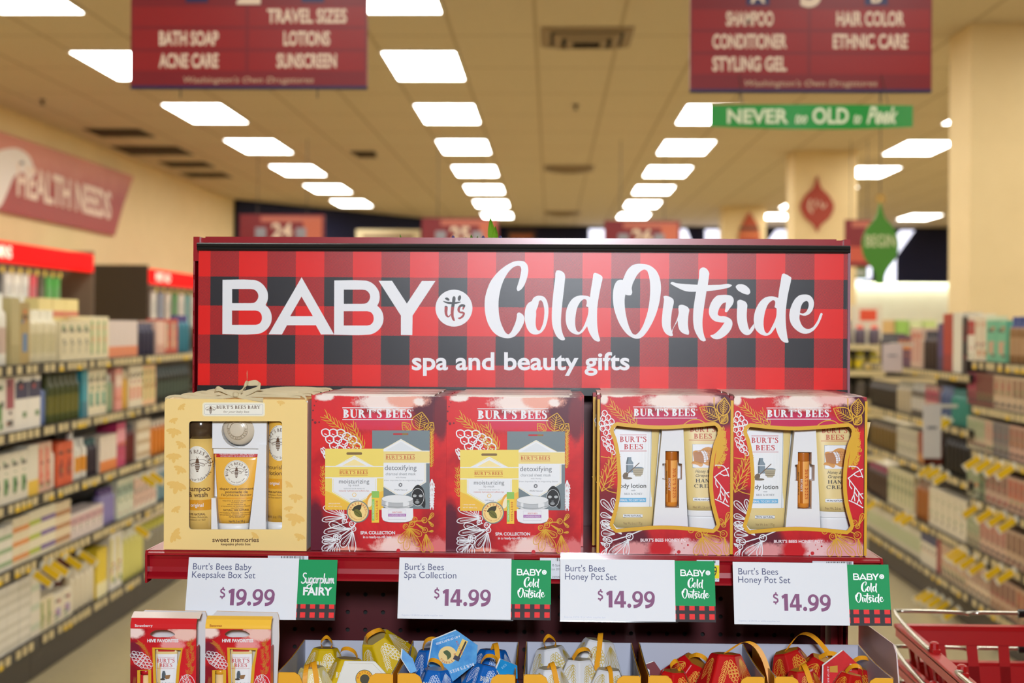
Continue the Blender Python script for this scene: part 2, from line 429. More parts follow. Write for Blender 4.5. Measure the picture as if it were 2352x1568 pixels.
class Art:
    """flat printing built up in layers in front of a card, tube or sign; drawn in photograph pixels"""
    def __init__(s, Y, origin, bend=None, gap=0.00016):
        s.Y, s.o, s.bend, s.gap, s.mb, s.count = Y, Vector(origin), bend, gap, MB(), 0
    def up(s, layer):
        """every printed shape lies a hair above the one before it"""
        s.count += 1; return layer * s.gap + (s.count % 24) * s.gap / 160.0
    def fn(s, layer):
        lift = s.up(layer)
        def g(u, v):
            p = at(u, v, s.Y) - s.o
            y = s.Y - s.o.y - lift + (s.bend(p.x, p.z) if s.bend else 0.0)
            return (p.x, y, p.z)
        return g
    def fill(s, pts, m, layer=1, holes=(), smooth=0):
        if smooth: pts = spline(pts, smooth); holes = [spline(h, smooth) for h in holes]
        s.mb.flat(pts, s.fn(layer), m, holes); return s
    def rect(s, x0, y0, x1, y1, m, layer=1, n=1):
        g = s.fn(layer)
        for k in range(n):
            a, b = x0 + (x1 - x0) * k / n, x0 + (x1 - x0) * (k + 1) / n
            s.mb.face([g(a, y1), g(b, y1), g(b, y0), g(a, y0)], m)
        return s
    def disc(s, cx, cy, rx, ry, m, layer=1, n=32, rings=1, rot=0.0, clip=None):
        g = s.fn(layer); prev = None
        for k in range(1, rings + 1):
            ring = oval(cx, cy, rx * k / rings, ry * k / rings, n, rot=rot)
            if clip: ring = [(min(max(p[0], clip[0]), clip[1]), p[1]) for p in ring]
            if prev is None: s.mb.face([g(*p) for p in ring], m)
            else:
                s.mb.add([g(*p) for p in prev] + [g(*p) for p in ring], [(i, (i + 1) % n, n + (i + 1) % n, n + i) for i in range(n)], m)
            prev = ring
        return s
    def stroke(s, path, w, m, layer=2, closed=False, smooth=0):
        if smooth:
            w0 = w; path = spline(path, smooth, closed)
            if isinstance(w0, (list, tuple)):
                w = [w0[min(int(i / smooth), len(w0) - 1)] for i in range(len(path))]
        L, R = band(path, w, closed); g = s.fn(layer); n = len(path)
        s.mb.add([g(*p) for p in L] + [g(*p) for p in R], [(i, (i + 1) % n, n + (i + 1) % n, n + i) for i in range(n if closed else n - 1)], m)
        return s
    def ring(s, cx, cy, rx, ry, w, m, layer=2, a0=0, a1=360, n=32, rot=0.0):
        return s.stroke(oval(cx, cy, rx, ry, n, a0, a1, rot), w, m, layer, a1 - a0 >= 360)
    def text(s, body, x0, base, cap, m, layer=3, x1=None, bold=0.0, skew=0.0, rot=0.0, mid=False):
        v, t = text_tris(body, bold); lo, hi = min(p[0] for p in v), max(p[0] for p in v); k = cap / CAP
        kx = (x1 - x0) / (hi - lo) if x1 is not None else k
        if mid: x0 = x0 - (hi - lo) * kx / 2
        c, s_ = math.cos(math.radians(rot)), math.sin(math.radians(rot)); g = s.fn(layer); pts = []
        for (x, y) in v:
            a, b = (x - lo) * kx + skew * y * k, -y * k
            pts.append(g(x0 + a * c - b * s_, base + a * s_ + b * c))
        s.mb.add(pts, t, m); return s
    def serif(s, body, x0, base, cap, m, layer=3, x1=None, w=0.2, t=0.075, rot=0.0, gap=0.035):
        gl = []; x = 0.0
        for ch in body:
            P, adv = serif_glyph(ch, w, t); gl.append((P, x)); x += adv + gap
        kx = (x1 - x0) / (x - gap) if x1 is not None else cap
        c, s_ = math.cos(math.radians(rot)), math.sin(math.radians(rot))
        for P, ox in gl:
            for (o, h) in P:
                g = s.fn(layer)
                def f(u, v):
                    a, b = u * kx, -v * cap
                    return g(x0 + a * c - b * s_, base + a * s_ + b * c)
                s.mb.flat([(p[0] + ox, p[1]) for p in o], f, m, [[(p[0] + ox, p[1]) for p in hh] for hh in h])
        return s
    def arc(s, body, cx, cy, r, cap, m, mid=-90.0, span=200.0, layer=3, w=0.17, t=0.08, inward=False, sans=False):
        n = len(body); adv = [(text_adv(c_) if sans else serif_glyph(c_, w, t)[1]) for c_ in body]; tot = sum(adv); acc = 0
        for i, ch in enumerate(body):
            f_ = (acc + adv[i] / 2) / tot; acc += adv[i]
            if ch == ' ': continue
            a = math.radians(mid + (f_ - 0.5) * span * (-1 if inward else 1))
            ux, uy = math.cos(a), math.sin(a); tx, ty = (-uy, ux) if not inward else (uy, -ux); k = cap
            rr = r if not inward else r + cap
            def f(u, v, ux=ux, uy=uy, tx=tx, ty=ty, hw=adv[i] / 2):
                e = (u - hw) * k * (span / 360 * 2 * math.pi * r / (tot * k)) * .96; d = v * k * (1 if not inward else -1)
                return g(cx + ux * (rr + d) + tx * e, cy + uy * (rr + d) + ty * e)
            g = s.fn(layer)
            if sans:
                v, tt = text_tris(ch); lo, hi = min(p[0] for p in v), max(p[0] for p in v)
                s.mb.add([f((p[0] - lo) / CAP + adv[i] / 2 - (hi - lo) / CAP / 2, p[1] / CAP) for p in v], tt, m)
            else:
                for (o, h) in serif_glyph(ch, w, t)[0]:
                    g = s.fn(layer); s.mb.flat(o, f, m, h)
        return s
    # --- motifs
    def petal(s, x0, y0, x1, y1, wid, m, w=1.6, layer=2, veins=2):
        a = Vector((x0, y0)); d = Vector((x1, y1)) - a; n = Vector((-d.y, d.x)).normalized() * wid
        out = [a, a + d * .35 + n * .55, a + d * .75 + n, a + d * .97 + n * .45, a + d * 1.0 - n * .1, a + d * .9 - n * .75, a + d * .6 - n * .8, a + d * .3 - n * .4]
        s.stroke([tuple(p) for p in out], w, m, layer, True, 4)
        for k in range(veins):
            q = (k + 1) / (veins + 1) - .5
            s.stroke([tuple(a), tuple(a + d * .5 + n * q * .9), tuple(a + d * .86 + n * q * .9)], w * .55, m, layer, False, 4)
        return s
    def leaf(s, x0, y0, x1, y1, wid, m, w=1.7, layer=2, veins=5):
        a = Vector((x0, y0)); d = Vector((x1, y1)) - a; n = Vector((-d.y, d.x)).normalized() * wid
        s.stroke([(*a, 1), tuple(a + d * .2 + n * .75), tuple(a + d * .5 + n), tuple(a + d * .8 + n * .5), (*(a + d), 1), tuple(a + d * .8 - n * .5), tuple(a + d * .5 - n), tuple(a + d * .2 - n * .75)], w, m, layer, True, 4)
        s.stroke([tuple(a), tuple(a + d * .88)], w * .9, m, layer)
        for k in range(veins):
            b = a + d * (.12 + .7 * k / veins); l = .72 * (1 - abs(k / veins - .35))
            for sg in (1, -1): s.stroke([tuple(b), tuple(b + d * .16 + n * sg * l)], w * .6, m, layer)
        return s
    def sprig(s, x0, y0, x1, y1, ln, m, w=1.6, layer=2, k=9):
        a = Vector((x0, y0)); d = Vector((x1, y1)) - a; n = Vector((-d.y, d.x)).normalized(); u = d.normalized()
        s.stroke([tuple(a), tuple(a + d)], w, m, layer)
        for i in range(k):
            b = a + d * (i / k)
            for sg in (1, -1):
                l = ln * (1.0 - .35 * abs(i / k - .4)) * random.uniform(.8, 1.1); e = b + u * l * .85 + n * sg * l * .5
                s.stroke([tuple(b), tuple(b + (e - b) * .5 + n * sg * l * .08), tuple(e)], [w * .7, w, w * .5], m, layer)
        return s
    def cone(s, x0, y0, x1, y1, wid, m, w=1.7, layer=2, rows=5, fillm=None):
        a = Vector((x0, y0)); d = Vector((x1, y1)) - a; n = Vector((-d.y, d.x)).normalized() * wid / 2; u = d / rows; big = max(2, round(wid / (u.length * .95)))
        for r in range(rows):
            c = max(1, round(big * math.sin(math.pi * (r + .9) / (rows + .8)) ** .8))
            for k in range(c):
                h = 1.0 / big
                p = a + u * (r + .5) + n * (k - (c - 1) / 2) * 2 * h
                q = [p - u * .7, p - u * .25 + n * h, p + u * .35 + n * h * .9, p + u * .62, p + u * .35 - n * h * .9, p - u * .25 - n * h]
                if fillm: s.fill([tuple(z) for z in q], fillm, layer - .5, smooth=3)
                s.stroke([tuple(z) for z in q], w, m, layer, True, 3)
                s.stroke([tuple(p - u * .15 + n * h * .4), tuple(p + u * .25 + n * h * .3)], w * .8, m, layer)
        return s
    def berry(s, x, y, r, m, w=1.6, layer=3):
        s.ring(x, y, r, r, w, m, layer); s.ring(x - r * .15, y - r * .1, r * .4, r * .35, w * .7, m, layer); return s
    def skeleton(s, x0, y0, x1, y1, wid, m, w=1.6, layer=2):
        a = Vector((x0, y0)); d = Vector((x1, y1)) - a; n = Vector((-d.y, d.x)).normalized() * wid
        s.stroke([tuple(a), tuple(a + d)], w * 1.3, m, layer)
        for k in range(5):
            b = a + d * (k / 5.5)
            for sg in (1, -1):
                e = b + d * .3 + n * sg * (.85 - .1 * k); s.stroke([tuple(b), tuple(e)], w, m, layer)
                f = b + (e - b) * .5; s.stroke([tuple(f), tuple(f + d * .2 + n * sg * .12)], w * .8, m, layer)
                s.stroke([tuple(f), tuple(f + d * .03 + n * sg * .4)], w * .8, m, layer)
        return s
    def bee(s, cx, cy, k, m, layer=3, line=0.8):
        for sg in (1, -1):
            s.ring(cx + sg * 6.2 * k, cy - 2.5 * k, 5.2 * k, 2.6 * k, line, m, layer, rot=sg * 14)
            s.ring(cx + sg * 5.0 * k, cy + .6 * k, 3.6 * k, 1.6 * k, line, m, layer, rot=sg * 24)
        s.disc(cx, cy - 5 * k, 1.7 * k, 1.5 * k, m, layer); s.disc(cx, cy - 2.2 * k, 2.3 * k, 1.9 * k, m, layer)
        for i, wd in enumerate((2.6, 2.9, 2.6, 2.0, 1.2)): s.rect(cx - wd * k, cy + (.2 + i * 2.0) * k, cx + wd * k, cy + (1.5 + i * 2.0) * k, m, layer)
        for sg in (1, -1): s.stroke([(cx, cy - 6 * k), (cx + sg * 1.6 * k, cy - 9 * k)], line, m, layer)
        return s
    def bee_shadow(s, cx, cy, k, rot, m, layer=1):  # flat bee silhouette printed on the card
        c, s_ = math.cos(math.radians(rot)), math.sin(math.radians(rot))
        T = lambda x, y: (cx + (x * c - y * s_) * k, cy + (x * s_ + y * c) * k)
        s.fill([T(*p) for p in oval(0, 3, 3.4, 7, 16)], m, layer)
        for sg in (1, -1):
            s.fill([T(*p) for p in oval(sg * 7, -3, 7, 3.2, 16, rot=sg * 18)], m, layer + .2); s.fill([T(*p) for p in oval(sg * 5, 1, 4.5, 2.2, 14, rot=sg * 30)], m, layer + .4)
        s.fill([T(*p) for p in oval(0, -5, 2.6, 3, 12)], m, layer + .6); return s
    def build(s, name, parent, label=None):
        o = s.mb.build(name, parent)
        if label: o['label'] = label
        return o
# ================================================================== the room
YB = 28.5                       # rear wall of the shop
ZC = HC + 2.13                  # ceiling
XL, XR, YF = -5.45, 11.5, -5.0
def ceiling_mat():
    k = NT('ceiling_tile', 0.9, 0.2)
    gx = k.op('ABSOLUTE', k.op('SUBTRACT', k.op('FRACT', k.op('DIVIDE', k.op('ADD', k.x, 1.34), 0.61)), 0.5))
    gy = k.op('ABSOLUTE', k.op('SUBTRACT', k.op('FRACT', k.op('DIVIDE', k.y, 1.22)), 0.5))
    line = k.op('MAXIMUM', k.op('GREATER_THAN', gx, 0.478), k.op('GREATER_THAN', gy, 0.489))
    sp = k.op('GREATER_THAN', k.noise(160, 2, 0.5), 0.62)
    c = k.mix(sp, (212, 196, 168), (194, 178, 150))
    return k.done(k.mix(line, c, (182, 164, 134)))
def floor_mat():
    k = NT('floor_tile', 0.32, 0.5)
    g = lambda a: k.op('ABSOLUTE', k.op('SUBTRACT', k.op('FRACT', k.op('DIVIDE', a, 0.305)), 0.5))
    line = k.op('MAXIMUM', k.op('GREATER_THAN', g(k.x), 0.494), k.op('GREATER_THAN', g(k.y), 0.494))
    c = k.ramp(k.noise(40, 6, 0.7), [(0.35, (156, 142, 106)), (0.65, (172, 158, 120))])
    return k.done(k.mix(line, c, (150, 136, 108)))
def plaster(name, c, amp=6):
    k = NT(name, 0.75, 0.3); d = tuple(max(0, v - amp) for v in c)
    return k.done(k.ramp(k.noise(3, 5, 0.6), [(0.3, d), (0.7, c)]))
CREAM = plaster('cream_wall', (232, 208, 158))
NAVY = plaster('navy_fascia', (22, 24, 52), 3)
structure(MB().box(XL, XR, YF, YB, -0.05, 0, floor_mat()).build('floor'))
structure(MB().box(XL, XR, YF, YB, ZC, ZC + 0.05, ceiling_mat()).build('ceiling'))
structure(MB().box(XL - 0.1, XL, YF, YB, 0, ZC, CREAM).build('wall_left'))
structure(MB().box(XR, XR + 0.1, YF, YB, 0, ZC, CREAM).build('wall_right'))
structure(MB().box(XL, XR, YB, YB + 0.1, 0, ZC, plaster('rear_wall', (238, 236, 214))).build('wall_back'))
structure(MB().box(XL, XR, YF - 0.1, YF, 0, ZC, CREAM).build('wall_front'))
# navy fascia along the rear wall, and the slanted stretch at the left corner
ZN = at(2100, 645, YB).z
structure(MB().box(-1.3, XR, YB - 0.12, YB - 0.005, ZN, ZC, NAVY).build('trim_1'))
pA, pB = Vector((XL, 22.7)), Vector((-1.25, YB - 0.1)); nn = Vector((pB.y - pA.y, -(pB.x - pA.x))).normalized() * 0.1
structure(MB().prism([(pA.x, pA.y), (pB.x, pB.y), (pB.x + nn.x, pB.y + nn.y), (pA.x + nn.x, pA.y + nn.y)], lambda u, v, d: (u, v, ZN + d * (ZC - ZN)), NAVY).build('trim_2'))
structure(MB().prism([(pA.x - nn.x * .5, pA.y - nn.y * .5), (pB.x - nn.x * .5, pB.y - nn.y * .5), (pB.x, pB.y), (pA.x, pA.y)], lambda u, v, d: (u, v, d * ZC), CREAM).build('wall_angled'))
# square pillars
for k, (x0, y0, wd) in enumerate(((2.92, 9.35, 0.76), (2.92, 16.1, 0.76), (3.04, 23.6, 0.76))):
    m = MB(); m.rbox(x0, x0 + wd, y0, y0 + 0.5, 0, ZC - 0.001, 0.012, CREAM)
    structure(m.build('pillar'))

# ------------------------------------------------------------------ ceiling fittings
GLOW = mat((255, 253, 248), 0.4, emit=PANEL_GLOW, name='panel_diffuser')
FRAMEW = mat((225, 220, 205), 0.5)
ORD = ['first', 'second', 'third', 'fourth', 'fifth', 'sixth', 'seventh', 'eighth', 'ninth', 'tenth', 'eleventh', 'twelfth', 'thirteenth', 'fourteenth', 'fifteenth', 'sixteenth', 'seventeenth', 'eighteenth', 'nineteenth', 'twentieth', 'twenty-first', 'twenty-second', 'twenty-third', 'twenty-fourth', 'twenty-fifth', 'twenty-sixth', 'twenty-seventh', 'twenty-eighth', 'twenty-ninth', 'thirtieth', 'thirty-first', 'thirty-second', 'thirty-third', 'thirty-fourth', 'thirty-fifth', 'thirty-sixth', 'thirty-seventh', 'thirty-eighth', 'thirty-ninth', 'fortieth']
light0 = thing('ceiling_light', 'x', 'ceiling light', group='fluorescent ceiling panels')
m = MB()
for (a, b, c, d) in ((0, .61, 0, .02), (0, .61, 1.2, 1.22), (0, .02, .02, 1.2), (.59, .61, .02, 1.2)): m.box(a, b, c, d, -0.012, -0.002, FRAMEW)
m.build('frame', light0)
MB().box(.02, .59, .02, 1.2, -0.009, -0.003, GLOW).build('diffuser', light0)
cols = [(-3.80, 'left'), (-1.345, 'middle left'), (1.285, 'middle right'), (4.04, 'right'), (6.75, 'far right'), (9.2, 'outermost right')]
first = True
for x, word in cols:
    r = 0
    for k in range(-2, 8):
        y = 7.82 + k * 2.463
        if y < YF + .3 or y > 27: continue
        if (x > 6 and k == 6) or (x < -3 and k > 6): continue
        r += 1; lab = '%s light panel from the front in the %s row of ceiling lights' % (ORD[r - 1], word)
        if first: light0.location = (x, y, ZC); light0['label'] = lab; first = False
        else: dup(light0, (x, y, ZC), lab)
DARK = mat((58, 46, 34), 0.8)
VENTC = mat((150, 128, 98), 0.7)
def vent(u, v, label, dark=False, sz=0.6):
    p = at_z(u, v, ZC); t = thing('ceiling_vent', label, 'ceiling vent', (p.x, p.y, ZC), group='ceiling vents')
    h = sz / 2; m = MB()
    if dark:
        m.box(-h, h, -h, h, -0.012, -0.003, DARK); m.build('grille', t)
        m = MB()
        for k in range(7): m.box(-h + .03, h - .03, -h + .06 + k * .075, -h + .085 + k * .075, -0.022, -0.012, mat((88, 72, 52), 0.7))
        m.build('louvre', t)
    else:
        for k, (a, z) in enumerate(((h, -.004), (h * .72, -.03), (h * .45, -.045))):
            b = a - .035
            m.prism([(-a, -a), (a, -a), (a, a), (-a, a)], lambda uu, vv, d, z=z: (uu * (1 + .12 * (1 - d)), vv * (1 + .12 * (1 - d)), z - .02 * d), VENTC, [[(-b, -b), (b, -b), (b, b), (-b, b)]])
        m.build('cone_ring', t); MB().box(-h, h, -h, h, -.003, -.001, DARK).build('throat', t)
vent(1347, 84, 'square stepped ceiling diffuser nearest the camera, above the plaid header')
vent(1307, 385, 'square ceiling diffuser halfway back between the two middle light rows')
vent(1292, 488, 'smallest ceiling diffuser, farthest back between the middle light rows')
vent(275, 304, 'dark slotted ceiling grille nearest the camera beside the left wall', True, .62)
vent(352, 345, 'large dark ceiling grille second along the left wall', True, .8)
vent(430, 377, 'dark ceiling grille third along the left wall', True, .62)
vent(474, 401, 'dark ceiling grille farthest back along the left wall', True, .62)
vent(835, 350, 'small pale ceiling grille between the two left light rows', True, .3)
def sprinkler(u, v, label):
    p = at_z(u, v, ZC); t = thing('ceiling_sprinkler', label, 'sprinkler', (p.x, p.y, ZC), group='ceiling sprinklers')
    b = mat((90, 78, 60), .4, .6)
    MB().lathe([(.035, -.001), (.035, -.008), (.02, -.012)], b, 14).build('collar', t)
    MB().lathe([(.012, -.012), (.012, -.045), (.03, -.05), (.03, -.054)], b, 12).build('deflector', t)
sprinkler(1322, 240, 'sprinkler head hanging from the ceiling above the plaid header')
sprinkler(97, 228, 'sprinkler head hanging from the ceiling near the left wall')

# ================================================================== endcap fixture
YS, YP = 1.66, 1.90            # shelf lip and back panel
FX0, FX1 = at(341, 1271, YS).x, at(2021, 1280, YS).x
FXM = (FX0 + FX1) / 2
ZSH = at(1180, 1272, YS).z     # top of the upper shelf
ZLO = HC - 0.505               # top of the lower shelf
ZT = at(1200, 548, 1.86).z
fix = thing('endcap_shelf', 'red metal endcap shelving with pegboard back carrying the gift boxes and price signs', 'shelving', (FXM, YP, 0))
hw = (FX1 - FX0) / 2
def slotted(x0, x1):
    m = MB(); xm = (x0 + x1) / 2; holes = []
    z = 0.2
    while z < ZT - 0.03:
        holes.append([(xm - .0035, z), (xm + .0035, z), (xm + .0035, z + .019), (xm - .0035, z + .019)]); z += .0254
    m.prism([(x0, 0), (x1, 0), (x1, ZT), (x0, ZT)], lambda u, v, d: (u, -0.052 + d * .002, v), RED_METAL, holes)
    m.box(x0, x0 + .002, -.05, .03, 0, ZT, RED_METAL); m.box(x1 - .002, x1, -.05, .03, 0, ZT, RED_METAL); m.box(x0, x1, .028, .03, 0, ZT, BLACK)
    return m
px = lambda u: at(u, 720, 1.85).x - FXM
slotted(px(444), px(458)).build('upright', fix); slotted(px(1937), px(1951.5)).build('upright', fix)
# pegboard with one inch pitch holes
m = MB(); PX0, PX1 = px(462), px(1905)
u0 = at(839, 1446, YP).x - FXM; z0 = at(839, 1446, YP).z
xs = [u0 + .0254 * k for k in range(-40, 60) if PX0 + .01 < u0 + .0254 * k < PX1 - .01]
ZB0, ZB1 = 0.72, ZSH + 0.03
def peg_mat():
    k = NT('pegboard_red', 0.45, 0.4)
    d2 = None
    fx = k.op('SUBTRACT', k.op('FRACT', k.op('DIVIDE', k.op('SUBTRACT', k.x, u0 - .0127), .0254)), .5)
    fz = k.op('SUBTRACT', k.op('FRACT', k.op('DIVIDE', k.op('SUBTRACT', k.z, z0 - .0127), .0254)), .5)
    r = k.op('SQRT', k.op('ADD', k.op('MULTIPLY', fx, fx), k.op('MULTIPLY', fz, fz)))
    return k.done(k.mix(k.op('LESS_THAN', r, .12), (128, 14, 28), (6, 6, 6)))
PEG = mat((80, 5, 16), 0.42, name='pegboard_enamel')
zs = [z0 + .0254 * k for k in range(-6, 6) if ZB0 < z0 + .0254 * k < ZB1 - .02]
cell = .0127
for xi in range(len(xs)):
    for zi in range(len(zs)):
        cx, cz = xs[xi], zs[zi]
        m.flat([(cx - cell, cz - cell), (cx + cell, cz - cell), (cx + cell, cz + cell), (cx - cell, cz + cell)], lambda u, v: (u, 0, v), PEG, [oval(cx, cz, .0031, .0031, 12)])
xa, xb, za, zb = xs[0] - cell, xs[-1] + cell, zs[0] - cell, zs[-1] + cell
for (a, b, c, d) in ((PX0, xa, 0, ZT), (xb, PX1, 0, ZT), (xa, xb, 0, za), (xa, xb, zb, ZT)): m.box(a, b, 0, .004, c, d, PEG)
m.box(PX0, PX1, .012, .02, 0, ZT, mat((20, 18, 18), .7)); m.build('pegboard', fix)
MB().box(px(1905), px(1916), -.004, .03, 0, ZT, RED_METAL).box(px(1920), px(1936), -.03, .03, 0, ZT, RED_METAL).build('side_post', fix)
# upper shelf with its curled price channel
zs_ = ZSH
yl = YS - YP
sh = MB().box(FX0 - FXM, FX1 - FXM, yl, -.004, zs_ - .003, zs_, RED_METAL).build('shelf', fix, bevel=.001)
prof = [(yl + .018, zs_ - .004), (yl - .001, zs_ - .0015), (yl - .004, zs_ - .003), (yl - .004, zs_ - .0055), (yl + .003, zs_ - .0065), (yl + .006, zs_ - .012), (yl + .007, zs_ - .022), (yl + .005, zs_ - .028), (yl - .002, zs_ - .0315), (yl - .004, zs_ - .033), (yl - .004, zs_ - .0355), (yl + .001, zs_ - .0365), (yl + .018, zs_ - .034)]
MB().sweep(prof, RED_METAL, FX0 - FXM, FX1 - FXM).build('price_channel', sh)
for sg, xx in ((1, FX0 - FXM), (-1, FX1 - FXM)):
    MB().sweep([(yl - .005, zs_ - .041), (yl + .012, zs_ - .041), (yl + .22, zs_ - .008), (yl + .22, zs_ - .003), (yl - .003, zs_ + .0005), (yl - .0055, zs_ - .004)], RED_METAL, xx, xx - sg * .003).build('end_cap', sh, bevel=.001)
for xx in (-hw * .96, hw * .96):
    MB().sweep([(-.05, zs_ - .09), (-.04, zs_ - .09), (yl + .06, zs_ - .02), (yl + .06, zs_ - .003), (-.05, zs_ - .003)], RED_METAL, xx - .0015, xx + .0015).build('bracket', sh)
lo = MB().box(-hw - .02, hw + .03, 1.50 - YP, -.004, ZLO - .03, ZLO - .001, RED_METAL).build('lower_shelf', fix)
MB().box(-hw, hw, 1.60 - YP, -.004, 0, .12, RED_METAL).build('base_deck', fix)
# header frame of the fixture
MB().box(px(470), px(1921), -.048, .01, at(1200, 563, 1.86).z, ZT + .0005, RED_METAL).build('top_rail', fix, bevel=.0012)
MB().box(px(444.5), px(470), -.046, .01, at(455, 564, 1.86).z, ZT - .001, RED_METAL).build('corner_block', fix); MB().box(px(1921), px(1951), -.046, .01, at(1940, 575, 1.86).z, ZT - .001, RED_METAL).build('corner_block', fix)

# ------------------------------------------------------------------ plaid header sign
YH = 1.835
hx0, hx1 = at(455.5, 730, YH).x, at(1946.5, 735, YH).x
hz0, hz1 = at(1200, 890.5, YH).z, at(1200, 579, YH).z
ho = Vector(((hx0 + hx1) / 2, YH, hz0))
sign = thing('header_sign', 'wide red and black plaid header sign lettered in white above the gift boxes', 'sign', ho)
pxp = (at(1937, 735, YH).x - at(483, 730, YH).x) / 22; pzp = 67.1 * YH / F
pl = plaid('buffalo_plaid', at(483, 700, YH).x - ho.x, at(483, 701.4, YH).z - ho.z, pxp, pzp, 3.35 * YH / F)
MB().box(hx0 - ho.x, hx1 - ho.x, 0, .004, 0, hz1 - hz0, pl).build('panel', sign)
rw = hx1 - hx0
top = MB(); zt = hz1 - hz0
for (dz, r) in ((.0075, .0034), (.003, .0026)): top.tube([(-rw / 2 - .001, -.004, zt + dz), (rw / 2 + .002, -.004, zt + dz)], r, BLACK, 10)
top.box(-rw / 2 - .001, rw / 2 + .002, -.003, .004, zt, zt + .011, BLACK); top.build('top_rail', sign)
MB().box(-rw / 2, rw / 2, -.004, .006, -.010, .0005, BLACK).build('bottom_rail', sign)
MB().box(rw / 2 - .0005, rw / 2 + .003, -.004, .004, -.008, zt + .01, mat((150, 110, 125), .25)).build('side_trim', sign)

def sc(pts, ox, oy, k=300 / 2352.0): return [(ox + p[0] * k, oy + p[1] * k) + tuple(p[2:]) for p in pts]
G_C = sc([(683,585),(700,612),(740,600),(790,550),(840,455),(875,340),(888,220),(870,140),(825,88),(740,70),(640,80),(520,135),(400,220),(290,330),(200,460),(145,600),(112,730),(103,850),(112,1000),(140,1130),(190,1250),(260,1350),(350,1420),(450,1455),(550,1460),(630,1435),(710,1360),(775,1260),(812,1170),(818,1100),(800,1050),(760,1015),(715,1000),(692,1015),(683,1080),(660,1170),(620,1270),(570,1360),(530,1392),(490,1370),(440,1290),(395,1180),(365,1050),(353,900),(355,780),(375,650),(410,510),(470,370),(550,250),(630,180),(710,158),(745,170),(762,215),(755,290),(730,400),(700,500)], 1100, 590)
G_o = (sc([(1100,697),(1160,710),(1210,760),(1240,840),(1252,950),(1245,1070),(1220,1190),(1180,1290),(1110,1370),(1020,1395),(940,1375),(880,1310),(840,1200),(823,1080),(832,960),(855,880),(895,825),(950,795,1),(970,755),(1010,715),(1060,698)], 1100, 590),
       sc([(1110,777),(1140,800),(1165,870),(1178,960),(1175,1060),(1160,1170),(1130,1260),(1085,1325),(1050,1310),(1027,1250),(1022,1150),(1030,1050),(1035,950),(1055,905),(1072,850),(1085,795)], 1100, 590))
G_l = sc([(1388,262),(1400,245),(1440,240),(1500,262),(1540,300),(1552,350),(1545,450),(1525,640),(1505,800),(1490,950),(1480,1080),(1478,1200),(1490,1310),(1515,1400),(1547,1488),(1520,1500),(1470,1490),(1410,1440),(1360,1350),(1325,1240),(1312,1100),(1315,950),(1330,750),(1350,560),(1375,370)], 1100, 590)
G_d = (sc([(2065,300),(2080,287),(2120,293),(2180,320),(2222,355),(2225,390),(2205,480),(2180,600),(2155,740),(2135,880),(2128,1000),(2128,1130),(2135,1270),(2155,1400),(2172,1518),(2140,1522),(2080,1495),(2020,1420),(1975,1330),(1948,1245,1),(1910,1300),(1860,1360),(1790,1395),(1720,1385),(1650,1345),(1600,1280),(1570,1190),(1562,1080),(1575,960),(1610,860),(1660,780),(1730,720),(1820,693),(1900,695),(1965,705),(2000,722,1),(2015,600),(2040,450),(2055,350)], 1100, 590),
       sc([(1910,757),(1935,775),(1942,820),(1930,885,1),(1970,905,1),(1972,960),(1960,1050),(1935,1130),(1890,1240),(1840,1320),(1800,1352),(1765,1330),(1740,1260),(1733,1150),(1745,1030),(1765,930),(1800,850),(1850,785)], 1100, 590))
G_O = (sc([(600,125),(690,140),(770,180),(840,245),(890,340),(918,450),(927,560),(915,700),(890,850),(850,990),(800,1120),(740,1240),(670,1350),(600,1430),(540,1465),(480,1470),(410,1450),(330,1400),(250,1310),(180,1200),(120,1060),(80,920),(62,780),(62,660),(75,560),(105,475),(145,425),(190,410),(240,412,1),(265,350),(300,270),(350,200),(420,145),(500,124)], 1400, 590),
       sc([(630,226),(670,245),(700,310),(722,410),(732,560),(728,700),(712,850),(685,990),(640,1140),(590,1260),(530,1350),(470,1397),(430,1390),(385,1330),(340,1220),(305,1090),(280,940),(272,810),(275,730),(285,675,1),(340,690),(385,685),(405,655),(400,560),(415,490),(450,410),(500,320),(570,250)], 1400, 590))
G_u = sc([(972,710),(1000,699),(1050,705),(1110,730),(1150,768),(1157,810),(1145,880),(1125,970),(1112,1070),(1103,1180),(1105,1260),(1120,1330,1),(1225,1090),(1245,1000),(1240,920),(1250,875),(1290,860),(1350,872),(1410,905),(1435,945),(1425,1020),(1415,1110),(1412,1200),(1420,1290),(1432,1360),(1425,1395),(1370,1390),(1310,1365),(1260,1310),(1235,1230),(1228,1145,1),(1130,1365),(1140,1415),(1110,1423),(1050,1405),(990,1350),(955,1270),(942,1170),(950,1040),(965,900),(978,800),(980,750)], 1400, 590)
G_t = sc([(1640,205),(1680,188),(1730,200),(1775,245),(1795,290),(1790,350),(1770,505,1),(1990,500),(2180,495),(2205,510),(2170,540),(2040,575),(1900,600),(1745,615,1),(1730,720),(1705,880),(1685,1030),(1672,1180),(1680,1300),(1705,1420),(1730,1508),(1690,1518),(1640,1495),(1580,1415),(1530,1310),(1508,1180),(1505,1050),(1515,900),(1535,760),(1558,625,1),(1450,625),(1340,605),(1220,550),(1130,500),(1098,475),(1110,455),(1200,470),(1400,490),(1585,500,1),(1610,370)], 1400, 590)
